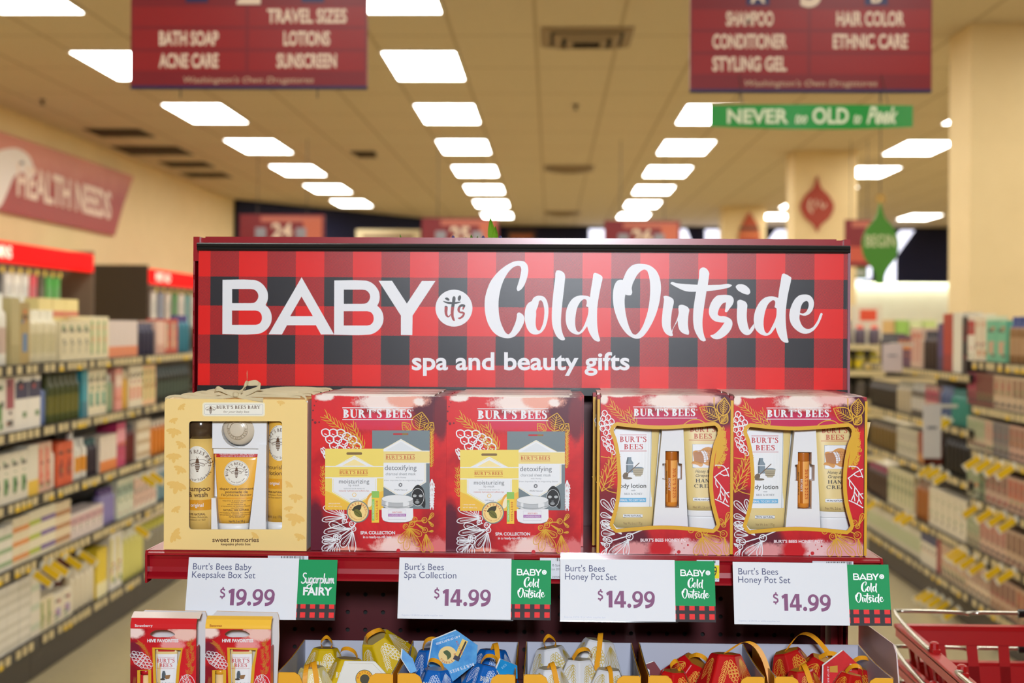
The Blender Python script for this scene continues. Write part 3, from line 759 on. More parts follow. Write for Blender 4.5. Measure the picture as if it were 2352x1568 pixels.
G_s = sc([(2020,683),(2120,683),(2190,700),(2230,745),(2235,800),(2210,865),(2160,930),(2100,995),(2080,985),(2085,930),(2098,815,1),(2050,830),(1990,900),(1955,990),(1952,1040),(1980,1060),(2060,1065),(2140,1090),(2200,1140),(2213,1200),(2195,1280),(2140,1365),(2060,1435),(1980,1475),(1910,1480),(1850,1455),(1815,1415),(1870,1395),(1960,1325),(2030,1240),(2070,1180,1),(1980,1175),(1890,1150),(1825,1095),(1790,1010),(1795,920),(1825,830),(1880,745),(1940,695)], 1400, 590)
G_i = sc([(740,630),(775,613),(830,625),(885,655),(910,695),(908,780),(902,870),(905,960),(920,1060),(948,1155,1),(985,1105),(1030,1045,1),(1045,1120,1),(1010,1180),(960,1235),(910,1250),(850,1230),(790,1170),(750,1080),(728,970),(725,850),(732,720)], 1600, 610)
G_dot = sc([(705,375),(730,345),(790,333),(860,345),(920,385),(960,440),(962,490),(935,518),(880,513),(800,480),(730,430)], 1600, 610)
G_d2 = (sc([(1540,155),(1560,142),(1610,155),(1665,185),(1703,215),(1700,260),(1670,400),(1640,540),(1620,680),(1607,800),(1603,930),(1608,1060),(1620,1180),(1635,1290),(1647,1385),(1600,1385),(1540,1355),(1490,1290),(1450,1200),(1422,1110,1),(1380,1170),(1330,1230),(1265,1260),(1190,1250),(1120,1210),(1060,1140),(1035,1050),(1030,950),(1050,830),(1090,730),(1150,640),(1230,575),(1310,553),(1400,557),(1470,580,1),(1485,450),(1510,310),(1530,190)], 1600, 610),
        sc([(1385,620),(1410,640),(1412,700),(1402,745,1),(1440,770,1),(1440,830),(1435,900),(1400,1010),(1350,1110),(1300,1195),(1268,1217),(1235,1190),(1210,1110),(1205,1010),(1220,890),(1245,790),(1290,690),(1340,640)], 1600, 610))
G_e = (sc([(1940,518),(2020,528),(2080,575),(2110,650),(2107,730),(2080,810),(2020,875),(1950,900),(1855,880,1),(1852,950),(1870,1020),(1910,1090),(1960,1130),(2020,1138),(2080,1115),(2140,1050),(2190,960),(2220,880),(2240,852),(2265,860),(2255,910),(2220,1000),(2170,1090),(2100,1170),(2020,1215),(1940,1225),(1850,1195),(1770,1135),(1710,1060),(1675,960),(1672,850),(1700,740),(1740,650),(1800,570),(1860,530)], 1600, 610),
       sc([(1985,635),(2008,655),(2018,710),(2005,770),(1970,830),(1920,860),(1860,850,1),(1870,780),(1890,710),(1930,655)], 1600, 610))
COLD = [(G_C, []), (G_o[0], [G_o[1]]), (G_l, []), (G_d[0], [G_d[1]])]
OUTSIDE = [(G_O[0], [G_O[1]]), (G_u, []), (G_t, []), (G_s, []), (G_i, []), (G_dot, []), (G_d2[0], [G_d2[1]]), (G_e[0], [G_e[1]])]
_B = [(88,97,1),(590,97),(680,105),(770,145),(850,225),(895,310),(905,390),(897,470),(862,552,1),(920,610),(960,690),(973,780),(960,870),(910,960),(830,1030),(750,1065),(680,1073),(85,1073,1)]
_Bh = [[(260,262,1),(590,262,1),(660,275),(715,325),(733,390),(715,455),(660,508),(590,518,1),(260,518,1)], [(258,650,1),(680,650,1),(740,665),(785,715),(798,780),(785,845),(740,893),(680,908,1),(258,908,1)]]
BABY = [(sc(_B, 500, 630), [sc(h, 500, 630) for h in _Bh]),
        (sc([(1512,52,1),(2095,1080,1),(1860,1080,1),(1770,915,1),(1248,915,1),(1158,1080,1),(918,1077,1)], 500, 630), [sc([(1510,398,1),(1715,752,1),(1305,752,1)], 500, 630)]),
        (sc([(a + 2012, b + 12) + tuple(c) for a, b, *c in _B], 500, 630), [sc([(a + 2012, b + 12) + tuple(c) for a, b, *c in h], 500, 630) for h in _Bh]),
        (sc([(1017,115,1),(1258,115,1),(1525,525,1),(1795,118,1),(2040,118,1),(1628,742,1),(1622,1093,1),(1418,1090,1),(1418,742,1)], 740, 630), [])]
def glyphs(A, gl, m, layer, tf=None):
    for o, hs in gl:
        if tf: o = [tf(p) for p in o]; hs = [[tf(p) for p in h] for h in hs]
        A.fill(o, m, layer, hs, smooth=4)
A = Art(YH, ho)
glyphs(A, BABY, INK, 1); glyphs(A, COLD, INK, 1); glyphs(A, OUTSIDE, INK, 1)
A.disc(1042.7, 707.4, 42.4, 42.4, INK, 1, 48)
its = lambda pts: [(990 + p[0] * .07013, 650 + p[1] * .07013) + tuple(p[2:]) for p in pts]
for g in ([(455,500),(500,470),(560,485),(605,540),(595,572),(540,568),(480,535)], [(720,450),(750,425),(795,455),(803,500),(790,618,1),(980,618),(900,660),(780,685,1),(760,800),(745,950),(745,1080),(770,1240),(730,1230),(670,1130),(645,1000),(650,850),(672,688,1),(540,675),(450,635),(385,585),(500,605),(690,618,1)],
          [(905,420),(960,398),(980,430),(970,530),(925,585),(900,575)], [(455,755),(490,740),(540,770),(545,850),(535,980),(555,1060),(580,1085,1),(640,1005,1),(650,1035,1),(600,1110),(540,1120),(480,1070),(445,950),(445,830)],
          [(980,695),(1080,695),(1125,735),(1100,800),(1045,870),(1030,860),(1040,765),(990,780),(945,860),(955,925),(1040,930),(1110,985),(1090,1065),(1010,1150),(930,1180),(875,1145),(960,1110),(1040,1000),(950,985),(875,920),(865,850),(910,750)]):
    A.fill(its(g), pl, 2, smooth=4)
A.text('spa and beauty gifts', 946, 848.5, 38.5, INK, 1, x1=1446, bold=.022)
A.build('lettering', sign)

# sprig of greenery on the deck behind the header
p = at(1130, 548, 1.93)
t = thing('artificial_sprig', 'green leaf sprig with purple buds poking up behind the top of the header sign', 'plant', (p.x, p.y, ZT))
LEAF = mat((118, 168, 40), .4); m = MB()
def blade(m, u, v0, v1, wd, lean, mm=LEAF):
    a = at(u, v0, 1.93) - p; b = at(u + lean, v1, 1.93) - p; a.z += p.z - ZT; b.z += p.z - ZT; w = wd * 1.93 / F
    pts = [(a.x + (b.x - a.x) * q, .004 * math.sin(3 * q) + s * .0, a.z + (b.z - a.z) * q) for q in (0, .25, .5, .75, 1) for s in (0,)]
    ws = [w * .6, w, w * .85, w * .45, .0002]
    L = [(q[0] - k / 2, q[1] - .002, q[2]) for q, k in zip(pts, ws)]; R = [(q[0] + k / 2, q[1] - .002, q[2]) for q, k in zip(pts, ws)]; Cn = [(q[0], q[1] + .001, q[2]) for q in pts]
    for k in range(4): m.face([L[k], Cn[k], Cn[k + 1], L[k + 1]], mm); m.face([Cn[k], R[k], R[k + 1], Cn[k + 1]], mm)
for a in ((1131, 556, 497, 19, -5), (1136, 556, 518, 15, 2), (1084, 556, 538, 9, -2), (1092, 556, 541, 7, 6), (921, 556, 537, 6, -2), (1070, 556, 543, 4, 1)): blade(m, *a)
m.build('leaf', t); m = MB()
m.tube([(at(915, 552, 1.935).x - p.x, .004, .001), (0, .004, .004), (at(1150, 552, 1.935).x - p.x, .004, .002)], .0025, mat((70, 96, 40), .6), 6); m.build('stem', t)
m = MB()
for u in (1041, 1110, 1149): m.lathe([(.0005, 0), (.0028, .003), (.0022, .007), (.0003, .009)], mat((58, 44, 110), .5), 8, (at(u, 548, 1.93).x - p.x, 0, .0)); 
m.build('bud', t)
# ================================================================== gift boxes on the upper shelf
YBX = 1.668
def sup(t, p=3.0): return 1 - (1 - min(abs(t), .999) ** p) ** (1 / p)
def tube_body(m, o, Y, q0, q1, dep, mt, p=3.0, dep_top=None, rows=10, n=36, round_=None):
    """squeezed tube between two level pixel spans q=(u0, u1, v); front-most line lies on plane Y. returns bend(x, z)"""
    a0, a1 = at(q0[0], q0[2], Y) - o, at(q0[1], q0[2], Y) - o; b0, b1 = at(q1[0], q1[2], Y) - o, at(q1[1], q1[2], Y) - o
    z0, z1 = (b0.z + b1.z) / 2, (a0.z + a1.z) / 2; dt = dep_top if dep_top is not None else dep
    def sect(z):
        k = (z - z0) / (z1 - z0); return (b0.x + b1.x) / 2 * (1 - k) + (a0.x + a1.x) / 2 * k, ((b1.x - b0.x) * (1 - k) + (a1.x - a0.x) * k) / 2, dep * (1 - k) + dt * k
    y0 = Y - o.y; pts = []
    for r in range(rows + 1):
        z = z0 + (z1 - z0) * r / rows; c, w, d = sect(z)
        for k in range(n):
            a = 2 * math.pi * k / n; t = math.cos(a); s = 1 if math.sin(a) > 0 else -1
            pts.append((c + w * t, y0 + dep + s * d * (1 - sup(t, p)), z))
    fs = [(r * n + k, r * n + (k + 1) % n, (r + 1) * n + (k + 1) % n, (r + 1) * n + k) for r in range(rows) for k in range(n)]
    fs += [tuple(range(n))[::-1], tuple(rows * n + k for k in range(n))]
    m.add(pts, fs, mt)
    def bend(x, z):
        c, w, d = sect(min(max(z, z0), z1)); return dep - d * (1 - sup((x - c) / w, p))
    return bend
CREAMT = mat((232, 208, 142), .3, coat=.3); BROWNI = mat((96, 62, 36), .45); RUST = mat((196, 74, 36), .45); REDI = mat((200, 40, 52), .45)
GREYI = mat((110, 112, 118), .45); DARKI = mat((62, 56, 48), .45); TRAYW = mat((236, 236, 238), .5); ORANGE = mat((236, 164, 34), .35); YELL = mat((240, 206, 84), .4)

def blob(o, Y, lst): 
    out = []
    for (u, v, ru, rv, c, g) in lst:
        p = at(u, v, Y) - o; out.append((p.x, p.z, ru * Y / F, rv * Y / F, c, g))
    return out
def rot2(pts): return pts

# ------------------------------------------------------------------ honey gift set (window box)
Y = YBX
def level(u0, u1, v0, v1, Y):
    """upright rectangle from pixel extents"""
    um, vm = (u0 + u1) / 2, (v0 + v1) / 2
    return at(u0, vm, Y).x, at(u1, vm, Y).x, at(um, v1, Y).z, at(um, v0, Y).z
hx0, hx1, hz0, hz1 = level(1378.5, 1676.6, 907, 1275.5, Y)
o = Vector(((hx0 + hx1) / 2, Y, ZSH + .0005)); hz0 = o.z; w2 = (hx1 - hx0) / 2; H = hz1 - hz0; D = .056
hon = thing('gift_box', 'red window gift box with lotion and lip balm beside the bare gap in the row', 'gift box', o, group='window gift boxes')
WIN = [(1410,984.7),(1417,977.5,1),(1461,982.5),(1516,985.4),(1577,982.5),(1642,977,1),(1648,983),(1639,1020),(1631,1063.5),(1628.6,1101.7),(1632,1149),(1646,1205,1),(1638,1215,1),(1577,1209),(1519,1206.5),(1461,1210),(1415.6,1214.4,1),(1408.4,1204.3,1),(1418,1172.5),(1423.6,1145),(1427,1106),(1425.8,1070.7),(1422,1034.5),(1415.7,1005.6)]
win = spline(WIN, 4)
wc = watercolor('red_watercolour_card', blob(o, Y, [
    (1440, 1245, 62, 52, (96, 16, 40), .35), (1395, 1180, 40, 80, (128, 14, 36), .5), (1395, 1000, 60, 70, (208, 30, 40), .5), (1520, 965, 120, 22, (196, 34, 84), .5),
    (1655, 940, 40, 50, (84, 14, 44), .3), (1640, 1100, 60, 120, (206, 32, 46), .5), (1560, 1262, 70, 26, (238, 196, 196), .85), (1450, 1262, 46, 18, (226, 150, 150), .8), (1640, 1262, 60, 30, (226, 160, 166), .7),
    (1518, 1262, 30, 30, (204, 22, 34), .5), (1535, 922, 62, 20, (244, 224, 214), .8), (1610, 915, 45, 16, (238, 190, 184), .9), (1420, 903, 70, 9, (246, 232, 220), .6), (1388, 915, 10, 14, (244, 226, 216), .6), (1530, 900, 170, 8, (248, 238, 224), .5)]))
L2 = lambda pts: [((at(u, v, Y) - o).x, (at(u, v, Y) - o).z) for u, v in pts]
m = MB(); m.prism([(-w2, 0), (w2, 0), (w2, H - .004), (w2 - .003, H - .0005), (-w2 + .003, H - .0005), (-w2, H - .004)], lambda u, v, d: (u, .0016 * (d), v), wc, [L2(win)[::-1]])
m.sweep([(0, H - .004), (.0015, H - .001), (.005, H), (.012, H + .0005), (D, H + .0005), (D, H - .001), (.003, H - .003)], wc, -w2 + .001, w2 - .001)
m.build('front_panel', hon)
cm = mat((150, 20, 34), .4); g4 = 4 * Y / F
m = MB(); e = .0012
SIDEP = lineart('carton_side_print', (140, 16, 34), (236, 226, 220), 60, .4, .12, .5, 0)
for sg in (-1, 1):
    x = sg * (w2 + .0022); m.box(x - e, x + e, .003, D, 0, H - .004, SIDEP)
m.box(-w2, w2, D - .0015, D, 0, H - .003, cm); m.box(-w2, w2, .002, D, 0, .0015, cm); m.build('carton', hon)
m = MB()
for sg in (-1, 1):
    m.box(sg * (w2 + .0024) - .0016, sg * (w2 + .0024) + .0016, -.0002, .004, .0008, H - .006, GOLD)
    m.box(sg * (w2 + .0005) - .0006, sg * (w2 + .0005) + .0006, .001, .004, .001, H - .006, BLACK)  # black strip paints in the shade of the gap beside the panel
    m.box(sg * (w2 + .002) - .002, sg * (w2 + .002) + .002, .004, .02, H - .006, H - .001, mat((170, 24, 40), .4))
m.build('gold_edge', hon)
A = Art(Y, o)
cu = sum(p[0] for p in win) / len(win); cv = sum(p[1] for p in win) / len(win)
N = len(win); outw = []
for i in range(N):
    t = Vector(win[(i + 1) % N]) - Vector(win[i - 1]); t.normalize(); nrm = Vector((t.y, -t.x))
    if nrm.dot(Vector(win[i]) - Vector((cu, cv))) < 0: nrm = -nrm
    outw.append((win[i][0] + nrm.x * 8.6, win[i][1] + nrm.y * 8.6))
fr = MB()
fr.prism(outw, lambda u, v, d: ((at(u, v, Y) - o).x, -.0007 * (1 - d) + .0002, (at(u, v, Y) - o).z), GOLD, [win[::-1]]); fr.build('window_frame', hon)
MB().flat(win, lambda u, v: ((at(u, v, Y) - o).x, .0012, (at(u, v, Y) - o).z), FILM).build('window_film', hon)
random.seed(3)
A.sprig(1449, 975, 1400, 928, 24, GOLD, 1.7, 2, 7); A.sprig(1462, 974, 1440, 940, 18, GOLD, 1.6, 2, 4)
A.cone(1388, 944, 1401, 1008, 34, INK, 2.2, 2, 6, None); A.cone(1384, 1004, 1411, 1042, 16, INK, 2.0, 2, 4)
A.skeleton(1382, 1128, 1414, 1046, 24, GOLD, 1.7, 2); A.stroke([(1380, 1048), (1398, 1051), (1414, 1052)], 1.8, GOLD, 2); A.stroke([(1380, 1104), (1392, 1124), (1417, 1132)], 1.9, GOLD, 2, smooth=4)
for a in ((1412, 1180, 1381, 1148, 7), (1416, 1178, 1407, 1144, 6), (1408, 1190, 1380, 1180, 6), (1402, 1204, 1380, 1199, 6), (1402, 1212, 1382, 1208, 6), (1428, 1226, 1384, 1196, 8), (1412, 1226, 1381, 1224, 8)): A.petal(*a, INK, 1.9)
for a in ((1447, 1238, 1399, 1273, 8), (1443, 1238, 1437, 1275, 7), (1395, 1258, 1384, 1275, 5), (1380, 1245, 1388, 1250, 3)): A.petal(*a, INK, 1.9)
A.stroke([(1400, 1243), (1440, 1231), (1476, 1216)], 2.6, INK, 2)
for b in ((1399, 1241, 7), (1394, 1252, 6), (1446, 1232, 8), (1389, 1238, 4)): A.berry(*b, INK, 2.0)
A.leaf(1652, 962, 1607, 935, 16, GOLD, 2.0, 2, 6); A.leaf(1660, 955, 1664, 913, 15, GOLD, 2.2, 2, 7); A.leaf(1655, 972, 1671, 952, 10, GOLD, 2.4, 2, 6)
A.stroke([(1568, 977), (1585, 965), (1607, 964), (1620, 972)], 2.0, GOLD, 2, smooth=4); A.stroke([(1640, 912), (1641, 936), (1652, 962)], 2.4, GOLD, 2, smooth=4)
for k in range(9): A.sprig(1650 + (k % 3) * 7, 1075 - k * 9, 1658 + (k % 2) * 6, 1052 - k * 9, 11, GOLD, 2.0, 2, 4)
A.fill([(1650, 1000), (1658, 990), (1664, 1010), (1660, 1040), (1650, 1062), (1643, 1072), (1645, 1035)], GOLD, 1.5, smooth=4)
for k in range(6): A.petal(1662, 1018 + k, 1650 + k * 4, 990 + (k % 3) * 22, 4, GOLD, 1.8)
[A.stroke(q, 2.3, INK, 3) for q in ([(1640, 1094), (1658, 1118), (1675, 1142)], [(1641, 1095), (1658, 1082), (1674, 1074)], [(1652, 1086), (1663, 1092), (1674, 1090)], [(1644, 1099), (1644, 1112), (1649, 1120)], [(1656, 1116), (1654, 1132), (1648, 1146)], [(1655, 1126), (1662, 1138)], [(1654, 1134), (1656, 1148)], [(1665, 1128), (1665, 1144), (1660, 1156)], [(1665, 1142), (1671, 1154)], [(1668, 1132), (1675, 1130)])]; A.stroke([(1642, 1068), (1662, 1070), (1674, 1094)], 2.2, INK, 3, smooth=4); A.stroke([(1642, 1146), (1656, 1152), (1675, 1163)], 2.4, INK, 3, smooth=4)
for b in ((1606, 1229, 8), (1662, 1226, 8), (1655, 1197, 6), (1587, 1217, 6), (1662, 1205, 5), (1620, 1221, 5)): A.berry(*b, GOLD, 1.7)
for a in ((1609, 1238, 1597, 1273, 8), (1616, 1226, 1658, 1244, 9), (1614, 1232, 1656, 1273, 8), (1612, 1234, 1622, 1275, 7), (1664, 1234, 1670, 1274, 6), (1664, 1204, 1675, 1176, 5)): A.petal(*a, GOLD, 1.6, 2, 3)
A.stroke([(1609, 1216), (1614, 1236)], 2.5, GOLD, 2); A.stroke([(1640, 1215), (1656, 1222)], 2.5, GOLD, 2)
for (x, y, r) in ((1559, 1267, 4.2), (1580, 1251, 2.2), (1571, 1258, 1.4), (1552, 1272, 1.6), (1566, 1248, 1.1), (1549, 1262, 1.2)): A.disc(x, y, r, r, mat((200, 24, 36), .4), 2, 14)
A.build('printed_artwork', hon)
A = Art(Y, o)
for v in (934.3, 959.8): A.rect(1454, v - .8, 1601, v + .8, INK, 3)
A.serif("BURT'S BEES", 1455, 955.2, 17.2, INK, 3, x1=1597, w=.24); A.ring(1600, 941, 1.6, 1.6, .6, INK, 3)
A.text("BURT'S BEES HONEY POT", 1471, 1243, 6.4, mat((246, 224, 228), .4), 3.4, x1=1583, bold=.03)
A.build('lettering', hon)
# moulded tray and the products in it
YT = Y + .016
m = MB(); tw = w2 - .003
m.box(-tw, tw, .034, .036, .003, H - .005, TRAYW)
zf = lambda v: (at(1530, v, YT) - o).z; xf = lambda u: (at(u, 1100, YT) - o).x
m.prism([(xf(1521), zf(975)), (xf(1568), zf(975)), (xf(1581), zf(1225)), (xf(1499), zf(1225))][::-1], lambda u, v, d: (u, .0135 + d * .02, v), TRAYW, [[(xf(1527.5), zf(1035)), (xf(1559), zf(1035)), (xf(1559), zf(1063)), (xf(1566), zf(1064)), (xf(1566), zf(1100)), (xf(1559.5), zf(1101)), (xf(1559.5), zf(1165)), (xf(1527.5), zf(1165)), (xf(1527.5), zf(1101)), (xf(1521), zf(1100)), (xf(1521), zf(1064)), (xf(1527.5), zf(1063))]])
m.build('tray', hon, bevel=.0008)
m = MB(); bd = tube_body(m, o, YT, (1385, 1518, 968), (1404, 1499, 1212), .011, CREAMT, 3.2, .004); tube = m.build('lotion_tube', hon, smooth=True)
m = MB(); tube_body(m, o, YT, (1404, 1499, 1212.5), (1405, 1498, 1222), .011, WHITE, 3.2); m.build('cap', tube, smooth=True)
A = Art(YT, o, bd, .0003); BL = mat((132, 150, 168), .4)
A.rect(1400, 987, 1497.5, 1164, mat((240, 242, 244), .35), 1, 14)
A.stroke([(1400, 988.5), (1497, 988.5), (1493, 1163.5), (1400, 1163.5)], 1.0, BL, 1.6)
for v in (999.2, 1036): A.rect(1424, v - .5, 1486, v + .5, REDI, 2, 6)
A.serif("BURT'S", 1424, 1015.5, 12.6, REDI, 2, x1=1486, w=.17); A.serif("BEES", 1433.5, 1032.3, 12.2, REDI, 2, x1=1478, w=.17)
G1, G2, G3 = mat((122, 140, 152), .4), mat((84, 96, 104), .4), mat((176, 164, 136), .4)
A.fill([(1441.5, 1050), (1450.5, 1050), (1450.5, 1056), (1455, 1063), (1455, 1085), (1438.5, 1085), (1438.5, 1063), (1441.5, 1056)], G1, 2); A.fill([(1441.5, 1050), (1444, 1050), (1444, 1056), (1442, 1064), (1442, 1085), (1438.5, 1085), (1438.5, 1063)], G2, 2.3); A.rect(1438.5, 1066.5, 1455, 1068, INK, 2.5)
A.fill(oval(1466, 1076, 13, 3.4, 20), G1, 2.2); A.fill([(1453, 1076), (1479, 1076), (1477, 1087), (1472, 1094), (1460, 1094), (1455, 1087)], G3, 2.4); 
for v in (1081, 1085, 1089): A.rect(1455, v, 1477, v + .9, mat((120, 106, 78), .4), 2.7)
A.stroke([(1469, 1063), (1442, 1088)], 1.8, BROWNI, 3); A.disc(1437, 1092, 6, 7.5, mat((112, 88, 58), .4), 3, 16, rot=35); A.disc(1442, 1098.5, 11, 2.6, mat((108, 92, 66), .4), 2.9, 18)
for k in range(4): A.stroke([(1432 + k * 2, 1095 - k * 2.4), (1437 + k * 2, 1098 - k * 2.4)], .8, DARKI, 3.4)
A.text('body lotion', 1416, 1120.3, 9.6, DARKI, 2, x1=1484.5, bold=.012); A.text('with', 1450, 1128, 3.6, GREYI, 2, skew=.2); A.serif('MILK & HONEY', 1434, 1136, 4.2, GREYI, 2, x1=1476, w=.13)
A.rect(1398, 1143.5, 1484, 1153, mat((96, 178, 222), .4), 2, 8); A.text('NORMAL TO DRY SKIN', 1416, 1151, 4.8, INK, 2.6, x1=1482, bold=.01)
def natural(A, x0, x1, v0, v1):
    A.rect(x0, v0, x1, v1, INK, 2, 5); A.stroke([(x0, v0), (x1, v0), (x1, v1), (x0, v1)], .7, GREYI, 2.4, True); A.text('99.9% NATURAL', x0 + 3, v1 - 1.6, 3.4, DARKI, 2.7, x1=x1 - 3, bold=.02)
natural(A, 1431, 1476, 1180.8, 1187.5); A.text('Net Wt. 6 oz / 170 g', 1432.5, 1204, 5.6, mat((150, 116, 60), .4), 2, x1=1475)
A.build('label', tube, 'white label with red serif lettering and a milk bottle drawing')
m = MB(); bd = tube_body(m, o, YT, (1569.5, 1700, 968), (1580, 1660, 1172), .012, CREAMT, 3.0, .004); tube = m.build('hand_cream_tube', hon, smooth=True)
m = MB(); tube_body(m, o, YT, (1580, 1660, 1172.5), (1581, 1659, 1186), .012, WHITE, 3.0); tube_body(m, o, YT + .0008, (1582, 1657, 1186.5), (1583.5, 1655, 1216), .011, WHITE, 3.0); m.build('cap', tube, smooth=True)
A = Art(YT, o, bd, .0003)
A.serif("BURT'S", 1586, 992.5, 11.5, RUST, 2, x1=1645, w=.17); A.serif("BEES", 1595, 1008, 11.5, RUST, 2, x1=1637, w=.17); A.rect(1584, 1010.6, 1645, 1011.6, RUST, 2, 4)
A.rect(1592, 1021, 1650, 1074.5, INK, 1, 6); A.stroke([(1592, 1021), (1650, 1021), (1650, 1074.5), (1592, 1074.5)], 1.0, BL, 1.6, True)
HC1, HC2 = mat((214, 148, 62), .4), mat((176, 108, 36), .4)
A.fill([(1593, 1037), (1611, 1034), (1616, 1030), (1634, 1028), (1642, 1034), (1644, 1062), (1630, 1070), (1614, 1064), (1596, 1062), (1594, 1052)], HC1, 2, smooth=3); A.fill([(1592, 1060), (1606, 1062), (1616, 1066), (1612, 1072), (1600, 1067), (1589, 1065)], HC1, 2.2, smooth=3)
A.fill([(1611, 1036), (1617, 1048), (1618, 1064), (1596, 1060), (1594, 1040)], HC2, 2.5)
for k in range(5): A.stroke([(1616 + k * 5, 1034), (1622 + k * 5, 1046), (1624 + k * 5, 1062)], .8, HC2, 2.8)
for k in range(5): A.stroke([(1614, 1038 + k * 5), (1643, 1036 + k * 5)], .6, HC2, 2.9)
A.text('Honey &', 1598, 1086, 7.2, DARKI, 2, x1=1629, skew=.22); A.text('Grapeseed', 1598, 1095.5, 6.8, DARKI, 2, x1=1645, skew=.22)
A.serif('HAND', 1598, 1108, 8, DARKI, 2, x1=1641, w=.18); A.serif('CREAM', 1594.5, 1120, 8, DARKI, 2, x1=1649, w=.18)
natural(A, 1592, 1640, 1143, 1150.3); A.text('Net Wt. 2.6 oz / 73 g', 1592, 1167, 5.4, mat((140, 108, 58), .4), 2, x1=1642)
A.build('label', tube, 'cream label with honeycomb picture and hand cream lettering')
m = MB(); OR = mat((226, 140, 42), .3, coat=.3); bd = tube_body(m, o, YT + .001, (1528.8, 1558, 1057), (1529.5, 1557.5, 1163), .009, OR, 2.0); balm = m.build('lip_balm', hon, smooth=True)
m = MB(); tube_body(m, o, YT + .001, (1529, 1558, 1037), (1529, 1558, 1057), .009, mat((186, 104, 30), .3, coat=.3), 2.0); m.build('cap', balm, smooth=True)
A = Art(YT + .001, o, bd, .0003)
A.rect(1529.5, 1057, 1557, 1153, mat((246, 176, 92), .35), 1, 10); A.rect(1534, 1057, 1540.5, 1153, mat((190, 106, 30), .35), 1.6, 3)
A.serif("BURT'S BEES", 1545.2, 1075, 7.4, RUST, 2, x1=1545.2 + 68, w=.17, rot=90); A.serif('HONEY', 1535.3, 1097, 4.4, INK, 2.4, x1=1535.3 + 30, w=.17, rot=90)
A.text('BEESWAX LIP BALM', 1530.6, 1082, 2.2, DARKI, 2.4, x1=1530.6 + 52, rot=90); A.build('label', balm)
# the second window box and the ones queued behind both
off = at(1684.8, 1100, Y).x - at(1378.5, 1100, Y).x
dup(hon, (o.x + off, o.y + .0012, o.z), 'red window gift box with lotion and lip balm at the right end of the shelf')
inner = ('window_film', 'tray', 'lotion_tube', 'hand_cream_tube', 'lip_balm', 'lettering')
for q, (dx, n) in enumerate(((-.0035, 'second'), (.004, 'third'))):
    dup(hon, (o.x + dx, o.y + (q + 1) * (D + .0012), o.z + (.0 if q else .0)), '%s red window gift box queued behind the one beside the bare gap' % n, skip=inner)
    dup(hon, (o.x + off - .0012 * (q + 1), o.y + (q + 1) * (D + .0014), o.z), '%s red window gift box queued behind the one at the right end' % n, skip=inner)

# ------------------------------------------------------------------ spa gift box
sx0, sx1, sz0, sz1 = level(714.2, 1024.6, 906.5, 1270, Y)
o = Vector(((sx0 + sx1) / 2, Y, ZSH + .0005)); w2 = (sx1 - sx0) / 2; H = sz1 - o.z; D = .05
spa = thing('gift_box', 'red spa collection gift box beside the yellow keepsake box', 'gift box', o, group='spa gift boxes')
ws = watercolor('red_watercolour_box', blob(o, Y, [
    (760, 1240, 60, 60, (112, 16, 34), .3), (725, 1230, 26, 90, (96, 20, 44), .3), (880, 970, 90, 24, (216, 48, 80), .6), (985, 940, 46, 66, (92, 20, 44), .4), (1012, 960, 18, 60, (120, 28, 44), .4), (880, 1040, 120, 60, (222, 34, 38), .5),
    (915, 1262, 60, 34, (244, 190, 180), .9), (900, 1255, 26, 22, (248, 214, 206), .8), (1000, 1262, 40, 36, (228, 120, 120), .8), (800, 1266, 40, 12, (240, 160, 140), .8), (880, 924, 70, 22, (246, 226, 218), .75), (935, 918, 50, 20, (240, 170, 150), .8), (962, 922, 14, 10, (246, 230, 222), .9),
    (745, 911, 22, 10, (246, 230, 222), .7), (870, 906, 170, 5, (250, 236, 226), .5)]), tint=[(0.33, (150, 18, 32)), (0.45, (198, 26, 36)), (0.55, (224, 36, 40)), (0.68, (214, 34, 44))])
xs0, xs1 = (at(738.3, 1088, Y) - o).x, (at(997, 1088, Y) - o).x
MB().box(-w2, w2, .0012, D, 0, H - .001, ws).build('carton', spa, bevel=.0012)
m = MB(); m.sweep([(0, .0006), (.0011, .0006), (.0011, H - .002), (.004, H - .0002), (D - .002, H - .0002), (D - .002, H + .0008), (.003, H + .0008), (.0005, H - .001)], ws, xs0, xs1); m.build('sleeve', spa)
random.seed(5); A = Art(Y, o)
A.sprig(834, 1028, 745, 953, 26, GOLD, 2.0, 2, 11); A.sprig(836, 1028, 806, 972, 22, GOLD, 2.0, 2, 6)
A.cone(742, 990, 836, 1044, 50, INK, 2.6, 3, 7); A.cone(741, 1030, 752, 1052, 10, INK, 2.0, 3, 2); A.cone(800, 1005, 818, 1032, 12, GOLD, 1.4, 3.4, 3)
A.leaf(962, 988, 969, 946, 20, GOLD, 2.0, 2, 6); A.leaf(942, 990, 924, 970, 10, GOLD, 1.8, 2, 4); A.leaf(978, 992, 995, 970, 12, GOLD, 1.9, 2, 4)
for k in range(9): A.sprig(990, 1072 - k * 9, 993, 1055 - k * 9, 9, GOLD, 1.5, 2, 3)
for k in range(4): A.sprig(745, 1090 + k * 16, 740, 1070 + k * 16, 12, GOLD, 1.4, 2, 3)
A.skeleton(992, 1100, 992, 1165, 8, INK, 2.2, 2)
for a in ((792, 1188, 740, 1194, 6), (792, 1186, 743, 1164, 7), (790, 1186, 782, 1166, 5), (800, 1216, 756, 1202, 8), (806, 1213, 744, 1222, 7), (810, 1220, 784, 1255, 9), (811, 1222, 809, 1268, 9), (772, 1238, 740, 1234, 5), (772, 1240, 740, 1244, 5), (770, 1246, 740, 1262, 7), (766, 1248, 756, 1268, 6), (776, 1248, 774, 1268, 7)): A.petal(*a, INK, 1.8)
A.stroke([(778, 1234), (806, 1214), (818, 1200)], 2.6, INK, 2); A.stroke([(752, 1214), (800, 1198)], 2.0, INK, 2)
